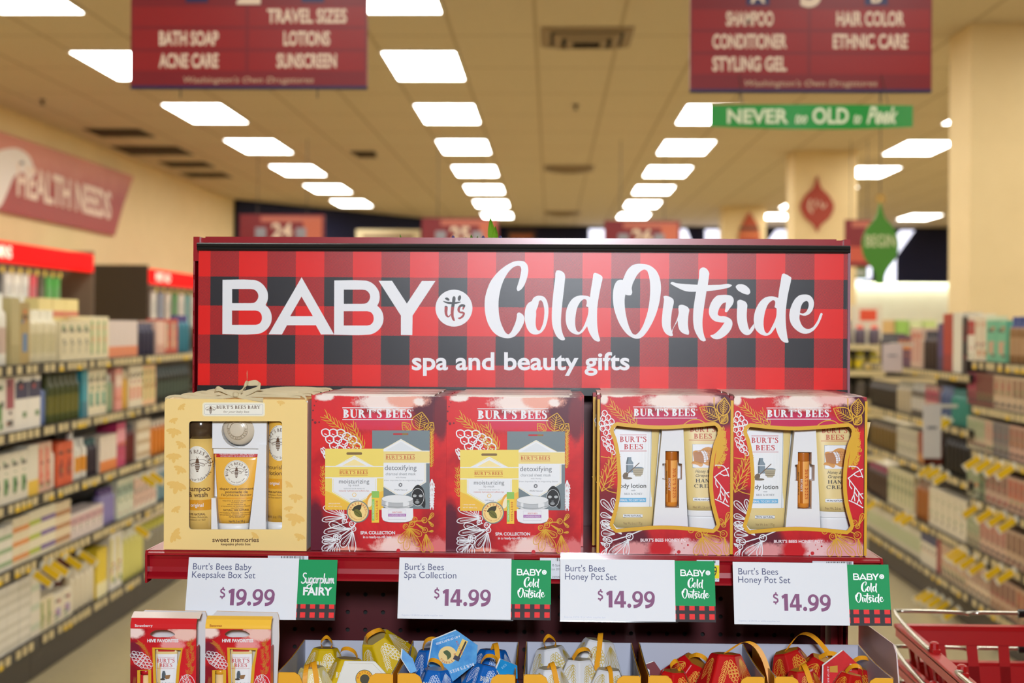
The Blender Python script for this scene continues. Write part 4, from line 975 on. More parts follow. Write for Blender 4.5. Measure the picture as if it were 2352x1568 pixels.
for b in ((793, 1187, 6), (791, 1196, 5), (809, 1203, 6.5), (812, 1214, 5.5), (777, 1232, 6.5), (775, 1242, 5.5), (771, 1232, 5)): A.berry(*b, INK, 1.9)
for a in ((940, 1213, 917, 1246, 8), (941, 1214, 932, 1263, 8), (942, 1214, 963, 1255, 7), (942, 1212, 968, 1229, 7), (978, 1226, 972, 1267, 6), (979, 1226, 992, 1267, 6), (955, 1202, 975, 1215, 2), (984, 1194, 995, 1178, 4), (984, 1196, 995, 1208, 3), (984, 1220, 995, 1219, 2)): A.petal(*a, GOLD, 1.5, 2, 3)
A.stroke([(942, 1216), (940, 1200), (956, 1196), (974, 1196)], 2.2, GOLD, 2)
for b in ((932, 1209, 6), (946, 1203, 6), (952, 1193, 6), (975, 1194, 6), (976, 1217, 6)): A.berry(*b, GOLD, 1.7)
A.disc(915, 1264, 4.6, 4.6, mat((206, 28, 40), .4), 2, 16)
for (x, y, r) in ((722, 931, 1.6), (719, 942, 2), (724, 970, 3), (733, 969, 2), (718, 964, 2), (726, 922, 1.2)): A.disc(x, y, r, r, mat((110, 16, 32), .4), 1, 10)
A.build('printed_artwork', spa)
# pictured products on the card
A = Art(Y, o); CG = mat((116, 130, 136), .4); YC = mat((240, 216, 104), .4); Y2 = mat((236, 214, 134), .4)
A.rect(855, 988, 987, 1168.5, CG, 4); A.fill(rrect(903, 994.5, 938, 998.5, 2), mat((190, 30, 40), .4), 4.5); A.rect(924, 994.5, 936, 998.5, mat((150, 110, 40), .4), 4.8)
A.fill([(921, 1007.5), (970, 1035.5), (872, 1035.5)], INK, 4.5); A.stroke([(872, 1035), (921, 1009.5), (970, 1035)], .9, Y2, 5); A.fill([(921, 1014), (955, 1034), (887, 1034)], mat((222, 226, 230), .4), 4.8)
A.rect(868, 1036, 987, 1062, Y2, 5); A.rect(855, 1034.5, 987, 1036, INK, 5.4); A.rect(855, 1062, 987, 1063.6, INK, 5.4)
A.fill([(858, 1063), (979, 1063), (979, 1107), (921, 1143), (858, 1103)], INK, 4.6); A.stroke([(976.5, 1064), (976.5, 1106), (921, 1140), (860, 1103)], .9, Y2, 5)
for v in (1043.3, 1055.4): A.rect(886, v - .4, 953, v + .4, RUST, 5.6)
A.serif("BURT'S BEES", 886, 1053, 7.6, RUST, 5.6, x1=953, w=.16); A.text('detoxifying', 884, 1079, 11, GREYI, 5.6, x1=957); A.text('charcoal sheet mask', 886, 1091, 6.4, mat((140, 142, 146), .4), 5.6, x1=955)
A.text('with Honey', 909, 1097.5, 3.6, mat((150, 152, 156), .4), 5.6, x1=933); A.text('draws impurities for an invigorating cleanse', 882, 1104, 3.2, mat((150, 152, 156), .4), 5.6, x1=971); A.fill(oval(920, 1113, 4.8, 5, 6, rot=30), GREYI, 5.6); A.disc(920, 1113, 2, 2, INK, 5.9, 10); A.text('99.0% Natural', 906, 1126, 3.4, GREYI, 5.6, x1=935, skew=.2)
BK = mat((20, 20, 22), .4)
A.fill([(946, 1138), (949, 1122), (960, 1112.5), (971, 1120), (976, 1138), (974, 1166), (968, 1160), (962, 1150), (950, 1150)], BK, 6, smooth=4); A.fill(oval(959.5, 1140, 14, 21, 28), BK, 6.3); A.ring(959.5, 1141, 14.5, 20, .9, mat((230, 232, 234), .4), 6.6)
for sg in (-1, 1): A.disc(959.5 + sg * 7, 1138, 4.6, 3, mat((196, 200, 202), .4), 6.8, 16); A.stroke([(954.5 + sg * 7, 1138), (964.5 + sg * 7, 1138)], .7, DARKI, 7)
A.disc(958.5, 1153, 5.4, 3, mat((170, 174, 176), .4), 6.8, 16); A.stroke([(953, 1153), (964, 1153)], .7, BK, 7); A.disc(958.8, 1147.6, 3, 1, mat((150, 154, 156), .4), 6.8, 10)
A.rect(747.3, 1030, 881, 1170, YC, 7); A.fill([(747.3, 1126), (762, 1132), (814, 1163), (866, 1132), (881, 1126), (881, 1170), (747.3, 1170)], mat((240, 190, 62), .4), 7.3)
A.fill(rrect(796, 1038.2, 832, 1043.8, 2.6), mat((128, 98, 52), .4), 7.4); A.fill([(814, 1046), (861, 1071), (767, 1071)], INK, 7.4); A.stroke([(767, 1070.6), (814, 1049), (861, 1070.6)], .8, YC, 7.7); A.fill([(814, 1054), (842, 1069), (786, 1069)], mat((246, 226, 160), .4), 7.6)
A.rect(747.3, 1069.6, 881, 1071.6, INK, 7.8); A.rect(747.3, 1095.6, 881, 1097.8, INK, 7.8)
A.fill([(763, 1097.8), (866, 1097.8), (866, 1129), (814, 1159.5), (763, 1129)], INK, 7.8); A.stroke([(765.5, 1099), (765.5, 1128), (814, 1157), (863.5, 1128), (863.5, 1099)], .9, Y2, 8)
for v in (1078.6, 1090.6): A.rect(780, v - .4, 845, v + .4, RUST, 8)
A.serif("BURT'S BEES", 780, 1087.8, 7.4, RUST, 8, x1=845, w=.16); A.text('moisturizing', 779, 1109.5, 9.6, GREYI, 8.2, x1=848.5); A.text('lip mask', 801, 1116, 5.2, mat((140, 142, 146), .4), 8.2, x1=826); A.text('hyaluronic acid & vitamin oils', 790, 1122.6, 3, mat((150, 152, 156), .4), 8.2, x1=838); A.text('instantly hydrates and softens lips', 779, 1128, 3.2, RUST, 8.2, x1=848)
A.ring(814, 1135.4, 4.6, 4.6, 1.3, mat((238, 196, 84), .4), 8.2, n=6); A.text('100% Natural', 804, 1147, 2.8, GREYI, 8.2, x1=824); A.text('1 SINGLE-USE MASK', 754, 1157, 2.6, INK, 8.2, x1=782); A.text('NET WT. 0.08 oz / 2.3 g', 754, 1163.5, 2.6, INK, 8.2, x1=786)
A.disc(849, 1147, 7, 17, mat((236, 170, 60), .4), 8.3, 22, rot=20); A.disc(852, 1150, 6, 15, mat((244, 232, 196), .4), 8.5, 22, rot=20)
A.disc(822.3, 1174, 25.6, 25.4, mat((142, 152, 150), .3, .5), 9, 40); A.disc(822.3, 1174, 23, 23, mat((246, 214, 138), .4), 9.4, 40); A.arc("BURT'S BEES", 822.3, 1174, 16.4, 5, RUST, -90, 165, 9.8); A.arc("LEMON BUTTER CUTICLE CREAM", 822.3, 1174, 17.5, 2.6, RUST, 90, 190, 9.8, inward=True)
DL, LL = mat((52, 50, 20), .4), mat((108, 108, 34), .4)
A.fill([(809, 1172, 1), (813, 1164), (820, 1160), (831, 1158, 1), (829, 1168), (822, 1174), (813, 1173)], DL, 9.8, smooth=4); A.fill([(812, 1170, 1), (822, 1169), (830, 1176), (832, 1187, 1), (822, 1186), (815, 1180)], LL, 10, smooth=4); A.stroke([(812, 1170), (822, 1177), (831, 1186)], .9, DL, 10.3); A.stroke([(812, 1172), (808, 1168)], 1.2, DL, 10)
A.rect(854, 1142, 871, 1199.5, mat((244, 202, 60), .4), 9); A.rect(854, 1127, 871, 1142.5, mat((142, 196, 92), .4), 9.3); A.rect(854.5, 1145, 860.5, 1195, mat((148, 200, 98), .4), 9.4); A.serif("BURT'S BEES", 863.3, 1149, 5.2, RUST, 9.7, x1=863.3 + 44, w=.17, rot=90); A.text('CUCUMBER MINT', 856.2, 1151, 2.6, INK, 9.7, x1=856.2 + 40, rot=90)
S1, S2, S3 = mat((196, 200, 204), .3, .3), mat((150, 156, 160), .3, .3), mat((232, 234, 236), .3)
A.fill([(877, 1166), (949, 1166), (949.5, 1186), (946, 1194), (932, 1198.5), (894, 1198.5), (880, 1194), (877.2, 1186)], mat((238, 238, 242), .35), 9); A.disc(913, 1195.5, 30, 4, S2, 8.9, 28)
A.fill([(877, 1145), (949, 1145), (949.5, 1160), (940, 1165.5), (913, 1167.5), (886, 1165.5), (876.5, 1160)], S1, 9.4); A.disc(913, 1145, 36, 9.5, S3, 9.6, 36); A.ring(913, 1145, 36, 9.5, .8, S2, 9.8); A.rect(886, 1152, 892, 1165, S3, 9.8); A.rect(926, 1152, 940, 1164, S3, 9.8)
A.stroke([(877, 1158), (895, 1163), (913, 1164), (931, 1163), (949, 1158)], 1.2, S2, 9.9)
A.stroke([(892, 1170), (933, 1170), (933, 1192), (892, 1192)], .7, mat((200, 190, 205), .4), 9.8, True); A.rect(892, 1179, 933, 1185.5, mat((176, 110, 180), .4), 9.8); A.serif("BURT'S BEES", 902, 1177.6, 3.6, REDI, 9.8, x1=924, w=.17); A.text('LAVENDER FIELDS', 895, 1184, 3.4, INK, 10.1, x1=930); 
A.build('product_picture', spa)
A = Art(Y, o)
for v in (936.2, 963.3): A.rect(786.5, v - .9, 949, v + .9, INK, 3)
A.serif("BURT'S BEES", 787.5, 959.4, 19.6, INK, 3, x1=946, w=.24); A.ring(948, 942, 1.7, 1.7, .6, INK, 3)
A.text('SPA COLLECTION', 828, 1226.3, 6.8, INK, 3, x1=907.5, bold=.03); A.text('in a ready-to-gift box', 834, 1235.3, 5.8, INK, 3, x1=900, bold=.015); A.build('lettering', spa)
off = at(1335.5, 1100, Y).x - at(1024.6, 1100, Y).x
dup(spa, (o.x + off, o.y + .002, o.z), 'red spa collection gift box with the bare gap to its right')
for q, n in enumerate(('second', 'third')):
    dup(spa, (o.x + .002 * q + .0012, o.y + (D + .001) * (q + 1), o.z), '%s red spa gift box queued behind the one beside the keepsake box' % n, skip=('printed_artwork', 'product_picture', 'lettering'))
    dup(spa, (o.x + off + .004 - .001 * q, o.y + (D + .001) * (q + 1), o.z + .0), '%s red spa gift box queued behind the one beside the bare gap' % n, skip=('printed_artwork', 'product_picture', 'lettering'))

# ------------------------------------------------------------------ keepsake box
Yk = 1.662
kx0, kx1, kz0, kz1 = level(377, 705, 916.5, 1268, Yk)
o = Vector(((kx0 + kx1) / 2, Yk, ZSH + .0005)); w2 = (kx1 - kx0) / 2; H = kz1 - o.z; D = .05
keep = thing('keepsake_box', 'pale yellow keepsake gift box with a window and raffia bow at the shelf end', 'gift box', o, group='keepsake boxes')
KY = plaster('yellow_card', (246, 214, 142), 3); KB = mat((236, 192, 104), .45)
L3 = lambda u, v: ((at(u, v, Yk) - o).x, (at(u, v, Yk) - o).z)
wk = rrect(434, 967, 648, 1215.5, 7)
m = MB(); m.prism([(p[0], p[1]) for p in [(-w2, 0), (w2, 0), (w2, H - .004), (w2 - .004, H), (-w2 + .004, H), (-w2, H - .004)]], lambda u, v, d: (u, .0022 * d, v), KY, [[L3(*p) for p in wk]], edge=mat((236, 230, 214), .5)); m.build('front_panel', keep)
m = MB(); t_ = .0015
YTOP = mat((244, 206, 112), .4)
m.box(-w2, -w2 + t_, .0022, D, 0, H, YTOP); m.box(w2 - t_, w2, .0022, D, 0, H, mat((236, 232, 220), .5)); m.box(-w2, w2, .0022, D, H - t_, H, YTOP); m.box(-w2, w2, .0022, D, 0, t_, KB); m.box(-w2, w2, D - t_, D, 0, H, KB); m.build('carton', keep)
MB().flat(wk, lambda u, v: (L3(u, v)[0], .0012, L3(u, v)[1]), FILM).build('window_film', keep)
A = Art(Yk, o)
for b in ((418, 935, .8, -40), (399, 966, .8, -20), (399, 993, 1.3, 10), (415, 1022, 1.0, 30), (399, 1050, 1.3, 0), (413, 1079, 1.15, 25), (405, 1118, 1.7, 15), (405, 1170, .9, -30), (404, 1230, 1.4, -60), (663, 1113, .8, 40), (679, 1143, 1.2, 5), (663, 1168, .8, -10), (677, 1192, 1.7, 15), (688, 1233, 1.0, 20), (645, 925, .7, 10), (585, 1230, .8, 40)): A.bee_shadow(*b, KB, 1)
A.fill(rrect(465, 923.5, 609, 956, 6), mat((242, 232, 196), .45), 2.2); A.fill(rrect(468, 926, 606, 953.5, 4), mat((240, 236, 222), .45), 2.5); A.stroke(rrect(470, 928, 604, 951.5, 3), .8, mat((170, 170, 168), .45), 2.8, True)
A.build('printed_artwork', keep)
A = Art(Yk, o); A.bee(484, 940, 1.05, BROWNI, 3.2, .6); A.serif("BURT'S BEES BABY", 497, 938.8, 7.8, BROWNI, 3.2, x1=598, w=.16); A.text('for your baby bee', 513, 947.6, 5.0, mat((140, 124, 106), .45), 3.2, x1=572, skew=.25)
A.text('sweet memories', 488, 1244, 10, BROWNI, 2, x1=594.5, bold=.012); A.text('keepsake photo box', 507.5, 1251.6, 5.4, BROWNI, 2, x1=576, bold=.02); A.build('lettering', keep)
YT = Yk + .014
m = MB(); m.box(-w2 + .003, w2 - .003, .036, .038, .003, H - .004, TRAYW)
xf = lambda u: (at(u, 1100, YT) - o).x; zf = lambda v: (at(540, v, YT) - o).z
m.prism([(xf(486), zf(955)), (xf(486), zf(1030)), (xf(596), zf(1030)), (xf(600), zf(1022)), (xf(611), zf(1022)), (xf(611), zf(955))], lambda u, v, d: (u, .016 + d * .02, v), TRAYW, [[(xf(545) + .021 * math.cos(a), zf(990) + .021 * math.sin(a)) for a in [k * math.pi / 12 for k in range(24)]]])
m.prism([(xf(594), zf(1020)), (xf(611), zf(1020)), (xf(611), zf(1222)), (xf(572), zf(1222))], lambda u, v, d: (u, .014 + d * .022, v), TRAYW)
m.prism([(xf(484), zf(1145)), (xf(494), zf(1145)), (xf(499), zf(1222)), (xf(484), zf(1222))], lambda u, v, d: (u, .018 + d * .018, v), TRAYW)
m.build('tray', keep, bevel=.001)
m = MB(); PALEY = mat((240, 200, 112), .25, coat=.3); bd = tube_body(m, o, YT - .004, (423, 484.5, 1008), (423, 484.5, 1222), .0165, PALEY, 2.0, rows=4); bt = m.build('shampoo_bottle', keep, smooth=True)
m = MB(); tube_body(m, o, YT - .003, (425, 483.5, 950), (424, 484, 1008), .016, mat((74, 56, 40), .15, coat=.6), 2.0, rows=2); m.build('cap', bt, smooth=True)
A = Art(YT - .004, o, bd, .00035); CRM = mat((240, 234, 220), .4)
A.disc(452, 1066, 30, 42, CRM, 1, 40, 5, clip=(424, 484)); A.stroke([p for p in oval(452, 1066, 28, 39, 60, -72, 72)], .7, GREYI, 1.6); A.arc("BURT'S BEES BABY", 449, 1068, 27.5, 8, BROWNI, -84, 190, 2, w=.15); A.bee(453.5, 1065, 1.9, BROWNI, 2, .8); A.arc('for your baby bee', 449, 1066, 32, 6, BROWNI, 82, 105, 2, inward=True, sans=True)
A.text('shampoo', 426, 1127.4, 10.4, BROWNI, 2, x1=480, bold=.01); A.text('& wash', 432, 1141, 10.4, BROWNI, 2, x1=475, bold=.01); A.rect(424, 1148, 483, 1171.5, mat((226, 156, 40), .35), 1, 16); A.text('original', 437, 1163.5, 8, INK, 2, x1=467, bold=.012); A.text('99.9% NATURAL', 431, 1183, 4.6, BROWNI, 2, x1=471, bold=.02); A.text('No Parabens, Phthalates,', 426, 1189, 3.6, BROWNI, 2, x1=475); A.text('Petrolatum or SLS', 428, 1195, 3.6, BROWNI, 2, x1=471)
A.build('label', bt, 'cream round label with a bee and brown lettering')
m = MB(); c = (xf(545.5), .026, zf(985)); R = 39 * YT / F
m.lathe([(R * math.cos(a), R * math.sin(a) * .62) for a in [-math.pi / 2 + k * math.pi / 14 for k in range(1, 14)]], mat((222, 208, 186), .22, coat=.5), 32, (0, 0, 0))
m.v = [(c[0] + p[0], c[1] - p[2], c[2] + p[1]) for p in m.v]; ball = m.build('soap', keep, smooth=True)
A = Art(YT, o, lambda x, z: -.0185 + .012 * ((x - c[0]) ** 2 + (z - c[2]) ** 2) / R / R * 1.3 + .0125, .0003)
for r in (17, 24): A.ring(545.5, 985, r, r, 1.2, mat((200, 186, 164), .4), 1)
A.arc("BURT'S BEES BABY", 545.5, 985, 18.5, 4.2, mat((196, 182, 160), .4), 90, 200, 1, inward=True); A.build('embossing', ball)
m = MB(); ORB = mat((244, 186, 74), .25, coat=.3); bd = tube_body(m, o, YT - .001, (487, 590.5, 1042), (498, 567.8, 1202), .0115, ORB, 2.4, .003); tb = m.build('ointment_tube', keep, smooth=True)
m = MB(); m.prism([(xf(486), zf(1026)), (xf(592), zf(1026)), (xf(590.5), zf(1043)), (xf(487), zf(1043))][::-1], lambda u, v, d: (u, .021 + d * .004, v), WHITE); m.build('crimp', tb)
m = MB(); tube_body(m, o, YT - .0005, (498.5, 567.5, 1202), (499.5, 566.5, 1224), .0115, WHITE, 2.2, rows=2); m.build('cap', tb, smooth=True)
A = Art(YT - .001, o, bd, .0003); A.rect(487.5, 1042.5, 590, 1051, mat((196, 44, 46), .35), 1, 14); A.text('MAXIMUM STRENGTH - 40% ZINC OXIDE', 501, 1046, 2.6, INK, 2, x1=580); A.text('EXTRA-FORTE - 40 % OXYDE DE ZINC', 503, 1050, 2.6, INK, 2, x1=578)
A.disc(540.7, 1086.7, 29, 29, CRM, 1, 40, 4); A.ring(540.7, 1086.7, 27.6, 27.6, .6, GREYI, 1.8); A.arc("BURT'S BEES BABY", 540.7, 1088, 19.6, 6, BROWNI, -90, 215, 2, w=.18); A.arc('for your baby bee', 540.7, 1087, 19.5, 4.0, BROWNI, 90, 118, 2, inward=True, sans=True); A.bee(540.7, 1084, 1.45, BROWNI, 2, .7)
A.text('diaper rash ointment', 502, 1125.6, 5.2, BROWNI, 2, x1=579, bold=.012); A.text('pommade de', 516, 1132.6, 5.2, BROWNI, 2, x1=567, bold=.012); A.text("l'érythème fessier", 507, 1139.6, 5.2, BROWNI, 2, x1=575)
A.rect(493.5, 1143.5, 579, 1146, mat((232, 160, 34), .35), 1, 12)
for k, (a, b, s) in enumerate(((510, 573, 'helps treat & prevent diaper rash'), (530, 557, 'nourishes skin'), (521, 563, 'aide au traitement et'), (507, 572, "a la prevention de l'erytheme fessier"), (530, 558, 'nourrit la peau'))): A.text(s, a, 1151.5 + k * 4.1, 2.9, BROWNI, 2, x1=b)
A.text('NATURAL 100% NATUREL', 512, 1173.5, 3.8, BROWNI, 2, x1=570, bold=.02); A.text('No Parabens, Phthalates, Petrolatum', 503, 1179, 3, BROWNI, 2, x1=572); A.text('Sans parabenes, phtalates, petrolatum', 503, 1183.6, 3, BROWNI, 2, x1=572); A.text('NPN 80049237', 526, 1189, 4, BROWNI, 2, x1=561); A.text('Net Wt. 3 oz / 85 g', 526, 1199.5, 5.2, BROWNI, 2, x1=561, bold=.01)
A.build('label', tb, 'orange tube label with a round bee badge')
m = MB(); bd = tube_body(m, o, YT - .003, (613, 672, 950), (610, 668, 1199), .0155, mat((240, 184, 72), .25, coat=.3), 2.2, rows=4); bt = m.build('lotion_bottle', keep, smooth=True)
m = MB(); tube_body(m, o, YT - .0025, (610.5, 667.5, 1199), (610.5, 667.5, 1224), .015, WHITE, 2.2, rows=2); m.build('cap', bt, smooth=True)
A = Art(YT - .003, o, bd, .00035); A.disc(641, 1017, 26, 41, CRM, 1, 40, 5, clip=(614, 668)); A.ring(641, 1017, 24.5, 39, .8, GREYI, 1.7, 100, 260); A.arc("BURT'S BEES BABY", 645, 1018, 27, 8, BROWNI, -92, 175, 2, w=.15); A.bee(638.5, 1017, 1.8, BROWNI, 2, .8); A.arc('for your baby bee', 645, 1016, 31, 6, BROWNI, 95, 105, 2, inward=True, sans=True)
A.text('nourishing', 611.5, 1077.5, 9.6, BROWNI, 2, x1=668); A.text('lotion', 617.5, 1091, 9.6, BROWNI, 2, x1=647, bold=.008); A.rect(612, 1099.5, 666, 1122, mat((226, 156, 30), .35), 1, 14); A.text('original', 618, 1113, 7, INK, 2, x1=642, bold=.01); A.text('99.0% NATURAL', 614, 1132, 4.2, BROWNI, 2, x1=648, bold=.02); A.text('No Parabens, Phthalates', 613, 1138, 3.4, BROWNI, 2, x1=652); A.text('or Petrolatum', 614, 1144, 3.4, BROWNI, 2, x1=646); A.text('Net Wt. 6 oz / 170 g', 611.5, 1190, 6.4, BROWNI, 2, x1=648)
A.build('label', bt, 'orange lotion label with a round bee badge')
# raffia bow tied over the top edge
RAF = plaster('raffia', (226, 210, 172), 30)
def raf(m, pts, wd=.005, y0=0.0):
    q = spline([(p[0], p[1]) for p in pts], 4, False); n = len(q); ys = []
    for i in range(n):
        f_ = i / 4; k = min(int(f_), len(pts) - 2); ys.append(pts[k][2] + (pts[k + 1][2] - pts[k][2]) * (f_ - k))
    P = []; W = []
    for (u, v), yy in zip(q, ys):
        a = at(u, v, Yk + yy) - o; P.append((a.x, yy, a.z))
    for i in range(n): W.append((0, wd * .45, wd * (.85 + .15 * math.sin(i))))
    m.ribbon(P, W, RAF); m.ribbon([(p[0], p[1] + .0008, p[2] - .0004) for p in P], W, RAF)
p = at(541, 906, Yk + .002) - o; m = MB()
raf(m, [(541, 907, .004), (520, 900, .003), (497, 893, .006), (493, 897, .01), (505, 903, .012), (541, 906, .008)], .006)
raf(m, [(541, 908, .006), (556, 897, .004), (566, 880, .006), (571, 880, .012), (592, 880, .014), (598, 886, .010), (588, 893, .008), (560, 904, .006)], .007)
raf(m, [(562, 893, .008), (567, 875, .012), (567, 853, .016)], .004)
raf(m, [(541, 906, .003), (568, 914, .001), (604, 918, -.002)], .005)
m.lathe([(.001, -.004), (.004, -.002), (.004, .002), (.001, .004)], RAF, 10, (p.x, .003, p.z)); m.build('raffia_bow', keep); m = MB()
raf(m, [(541, 908, .004), (495, 913, .003), (430, 911, .006), (392, 910, .004), (379, 916, .002)], .004)
raf(m, [(541, 907, .008), (600, 903, .012), (660, 906, .012), (700, 911, .006), (704, 918, .004)], .004)
raf(m, [(545, 908, .006), (620, 909, .010), (690, 911, .010)], .003)
m.build('raffia_strand', keep)
skipk = ('window_film', 'tray', 'shampoo_bottle', 'soap', 'ointment_tube', 'lotion_bottle', 'printed_artwork', 'lettering', 'raffia_bow')
for q, n in enumerate(('second', 'third', 'fourth')):
    dup(keep, (o.x + .004 + .003 * q, o.y + (D + .002) * (q + 1), o.z), '%s keepsake box of the queue behind the yellow front one' % n, skip=skipk)
# ================================================================== price signs clipped to the shelf channel
GREEN = mat((18, 150, 88), .55, spec=.18); SLATE = mat((88, 92, 128), .55, spec=.18); PLUM = mat((136, 84, 124), .55, spec=.25); CHEK = mat((56, 50, 52), .55, spec=.18); CHER = mat((236, 52, 52), .55, spec=.18); CARD = mat((226, 229, 235), .5, spec=.3)  # slate and plum inks paled: veil glare over the cards put in their colour
def digits(A, s, x, base, cap, m, layer, adv=1.0):
    """price numerals"""
    g = {'1': ([([(.16, 0), (.41, 0), (.41, 1), (.22, 1), (0, .86), (.07, .70), (.16, .76)], [])], .52), '.': ([(oval(.13, .12, .13, .13, 18), [])], .32),
         '4': ([([(.40, 0), (.63, 0), (.63, .20), (.76, .20), (.76, .38), (.63, .38), (.63, 1), (.36, 1), (0, .36), (0, .20), (.40, .20)], [[(.40, .38), (.40, .78), (.18, .38)]])], .84)}
    for ch in s:
        if ch == '9':
            P = [(oval(.35, .66, .35, .34, 30), [oval(.35, .67, .155, .19, 24)])]
            q = spline([(.59, .62), (.58, .42), (.46, .2), (.27, .1), (.08, .075)], 5, False); L, R = band(q, .2)
            P += [([tuple(L[k]), tuple(L[k + 1]), tuple(R[k + 1]), tuple(R[k])], []) for k in range(len(q) - 1)]; w = .76
        elif ch == '$':
            q = spline([(.44, .72), (.3, .82), (.12, .76), (.1, .62), (.24, .52), (.4, .42), (.42, .26), (.26, .16), (.04, .22)], 5, False); L, R = band(q, .14)
            P = [([tuple(L[k]), tuple(L[k + 1]), tuple(R[k + 1]), tuple(R[k])], []) for k in range(len(q) - 1)] + [([(.22, .82), (.34, .82), (.34, 1), (.22, 1)], []), ([(.18, 0), (.3, 0), (.3, .16), (.18, .16)], [])]; w = .55
        else: P, w = g[ch]
        for o_, h in P:
            f = A.fn(layer); A.mb.flat([(x + p[0] * cap * adv, base - p[1] * cap) for p in o_], lambda u, v: f(u, v), m, [[(x + p[0] * cap * adv, base - p[1] * cap) for p in hh] for hh in h])
        x += w * cap * adv
    return A
SUGAR = {'S': ([(46, 10), (36, 2), (20, 8), (16, 26), (30, 42), (40, 60), (28, 84), (8, 88), (0, 74)], 40), 'u': ([(2, 42), (4, 78), (14, 88), (24, 72), (28, 42), (27, 80), (34, 88)], 34), 'g': ([(26, 46), (12, 44), (2, 64), (8, 84), (20, 78), (28, 44), (26, 100), (12, 128), (-14, 132), (-20, 112), (10, 96), (34, 84)], 34),
         'a': ([(26, 46), (12, 44), (2, 64), (8, 86), (20, 78), (28, 44), (26, 78), (34, 88)], 34), 'r': ([(3, 42), (5, 88), (8, 60), (18, 44), (26, 50)], 26), 'p': ([(6, 40), (6, 128), (6, 70), (18, 44), (30, 56), (24, 82), (8, 84)], 34), 'l': ([(8, 4), (6, 60), (10, 86), (18, 86)], 18), 'm': ([(3, 44), (4, 88), (8, 58), (18, 44), (22, 88), (26, 58), (36, 44), (40, 80), (48, 88)], 48)}
YC_ = 1.640
def price_card(name_label, x0, x1, xg, y0, y1, gtop, lines, price, kind, tilt=15.0, yaw=0.0, gyaw=0.0, clear_left=0):
    """card: white part x0..x1, coloured end x1..xg, hung from its upper edge"""
    hinge = at((x0 + xg) / 2, y0, YC_); t = thing('price_sign', name_label, 'price sign', hinge, group='shelf price signs')
    A0 = hinge.copy()
    k = YC_ / F; W = lambda u: (u - (x0 + xg) / 2) * k
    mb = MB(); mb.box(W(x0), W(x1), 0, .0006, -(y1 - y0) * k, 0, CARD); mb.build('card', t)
    base = (x0 + xg) / 2
    class L(Art):
        def fn(s, layer):
            lift = s.up(layer); return lambda u, v: ((u - base) * k, -lift, -(v - y0) * k)
    A = L(YC_, hinge)
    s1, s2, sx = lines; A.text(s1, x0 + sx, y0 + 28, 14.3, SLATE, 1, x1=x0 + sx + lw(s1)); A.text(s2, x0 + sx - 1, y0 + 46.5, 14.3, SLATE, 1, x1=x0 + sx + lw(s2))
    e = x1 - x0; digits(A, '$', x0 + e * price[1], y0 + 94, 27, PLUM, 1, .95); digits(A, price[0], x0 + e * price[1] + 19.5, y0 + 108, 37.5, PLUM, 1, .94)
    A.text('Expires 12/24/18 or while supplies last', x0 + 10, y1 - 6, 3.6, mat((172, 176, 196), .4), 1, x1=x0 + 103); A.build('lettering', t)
    # coloured end
    gb = MB(); gw = (xg - x1) * k; gh = (y1 - gtop) * k; zc = -(y0 - gtop) * k * -1
    top = -(gtop - y0) * k; bot = -(y1 - y0) * k; ck = .262 * (y1 - gtop) * k
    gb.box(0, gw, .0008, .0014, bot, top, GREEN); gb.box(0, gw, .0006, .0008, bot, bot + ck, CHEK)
    sq = gw * .132; pit = gw * .2465
    for c in range(4):
        cx = gw * .165 + c * pit
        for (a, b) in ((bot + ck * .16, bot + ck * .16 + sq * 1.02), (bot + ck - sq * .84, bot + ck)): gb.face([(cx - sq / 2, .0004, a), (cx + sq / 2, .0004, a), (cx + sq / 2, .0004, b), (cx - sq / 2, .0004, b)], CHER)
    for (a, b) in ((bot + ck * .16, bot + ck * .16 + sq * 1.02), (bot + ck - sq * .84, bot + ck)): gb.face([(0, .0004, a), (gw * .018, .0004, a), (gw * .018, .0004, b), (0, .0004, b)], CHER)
    go = gb.build('coloured_end', t, (W(x1), 0, 0)); go.rotation_euler = (0, 0, gyaw)
    class M_(Art):
        def fn(s, layer):
            lift = s.up(layer); return lambda u, v: (u * k, .0006 - lift, top - v * k)
    B = M_(YC_, hinge)
    if kind == 'sugar':
        x = 0; sp = 80 / 330.0
        for ch in 'Sugarplum':
            pts, adv = SUGAR[ch]; B.stroke([(8 + (x + p[0]) * sp * .98, 30 + p[1] * sp * 1.1) for p in pts], [2.6], INK, 1, False, 4); x += adv + 2
        B.text('FAIRY', 13, 80, 17, INK, 1, x1=80, bold=.035)
    else:
        bx = lambda p: (12.5 + (p[0] - 510) * .1165, 20 + (p[1] - 642) * .1165) + tuple(p[2:]); glyphs(B, BABY, INK, 1, bx)
        B.disc(12.5 + (1042.7 - 510) * .1165 + 1, 27, 5.4, 5.4, INK, 1, 20); B.ring(75.6, 27, 2.6, 2.6, .6, GREEN, 2)
        cx_ = lambda p: (28.5 + (p[0] - 1113) * .132, 38 + (p[1] - 599) * .132) + tuple(p[2:]); glyphs(B, COLD, INK, 1, cx_)
        ox_ = lambda p: (14.5 + (p[0] - 1407) * .131, 62.5 + (p[1] - 606) * .131) + tuple(p[2:]); glyphs(B, OUTSIDE, INK, 1, ox_)
    B.build('lettering', go)
    hb = MB(); xl = W(x0 - clear_left); hb.face([(xl, .0016, bot - .0012), (W(x1) + .003, .0016, bot - .0012), (W(x1) + .003, .0016, .008), (xl, .0016, .008)], FILM); hb.build('clear_sleeve', t)
    t.rotation_euler = (-math.radians(tilt), 0, yaw)
    return t
def lw(s): return {"Burt's Bees Baby": 136, 'Keepsake Box Set': 146, "Burt's Bees": 90, 'Spa Collection': 119, 'Honey Pot Set': 117}[s]
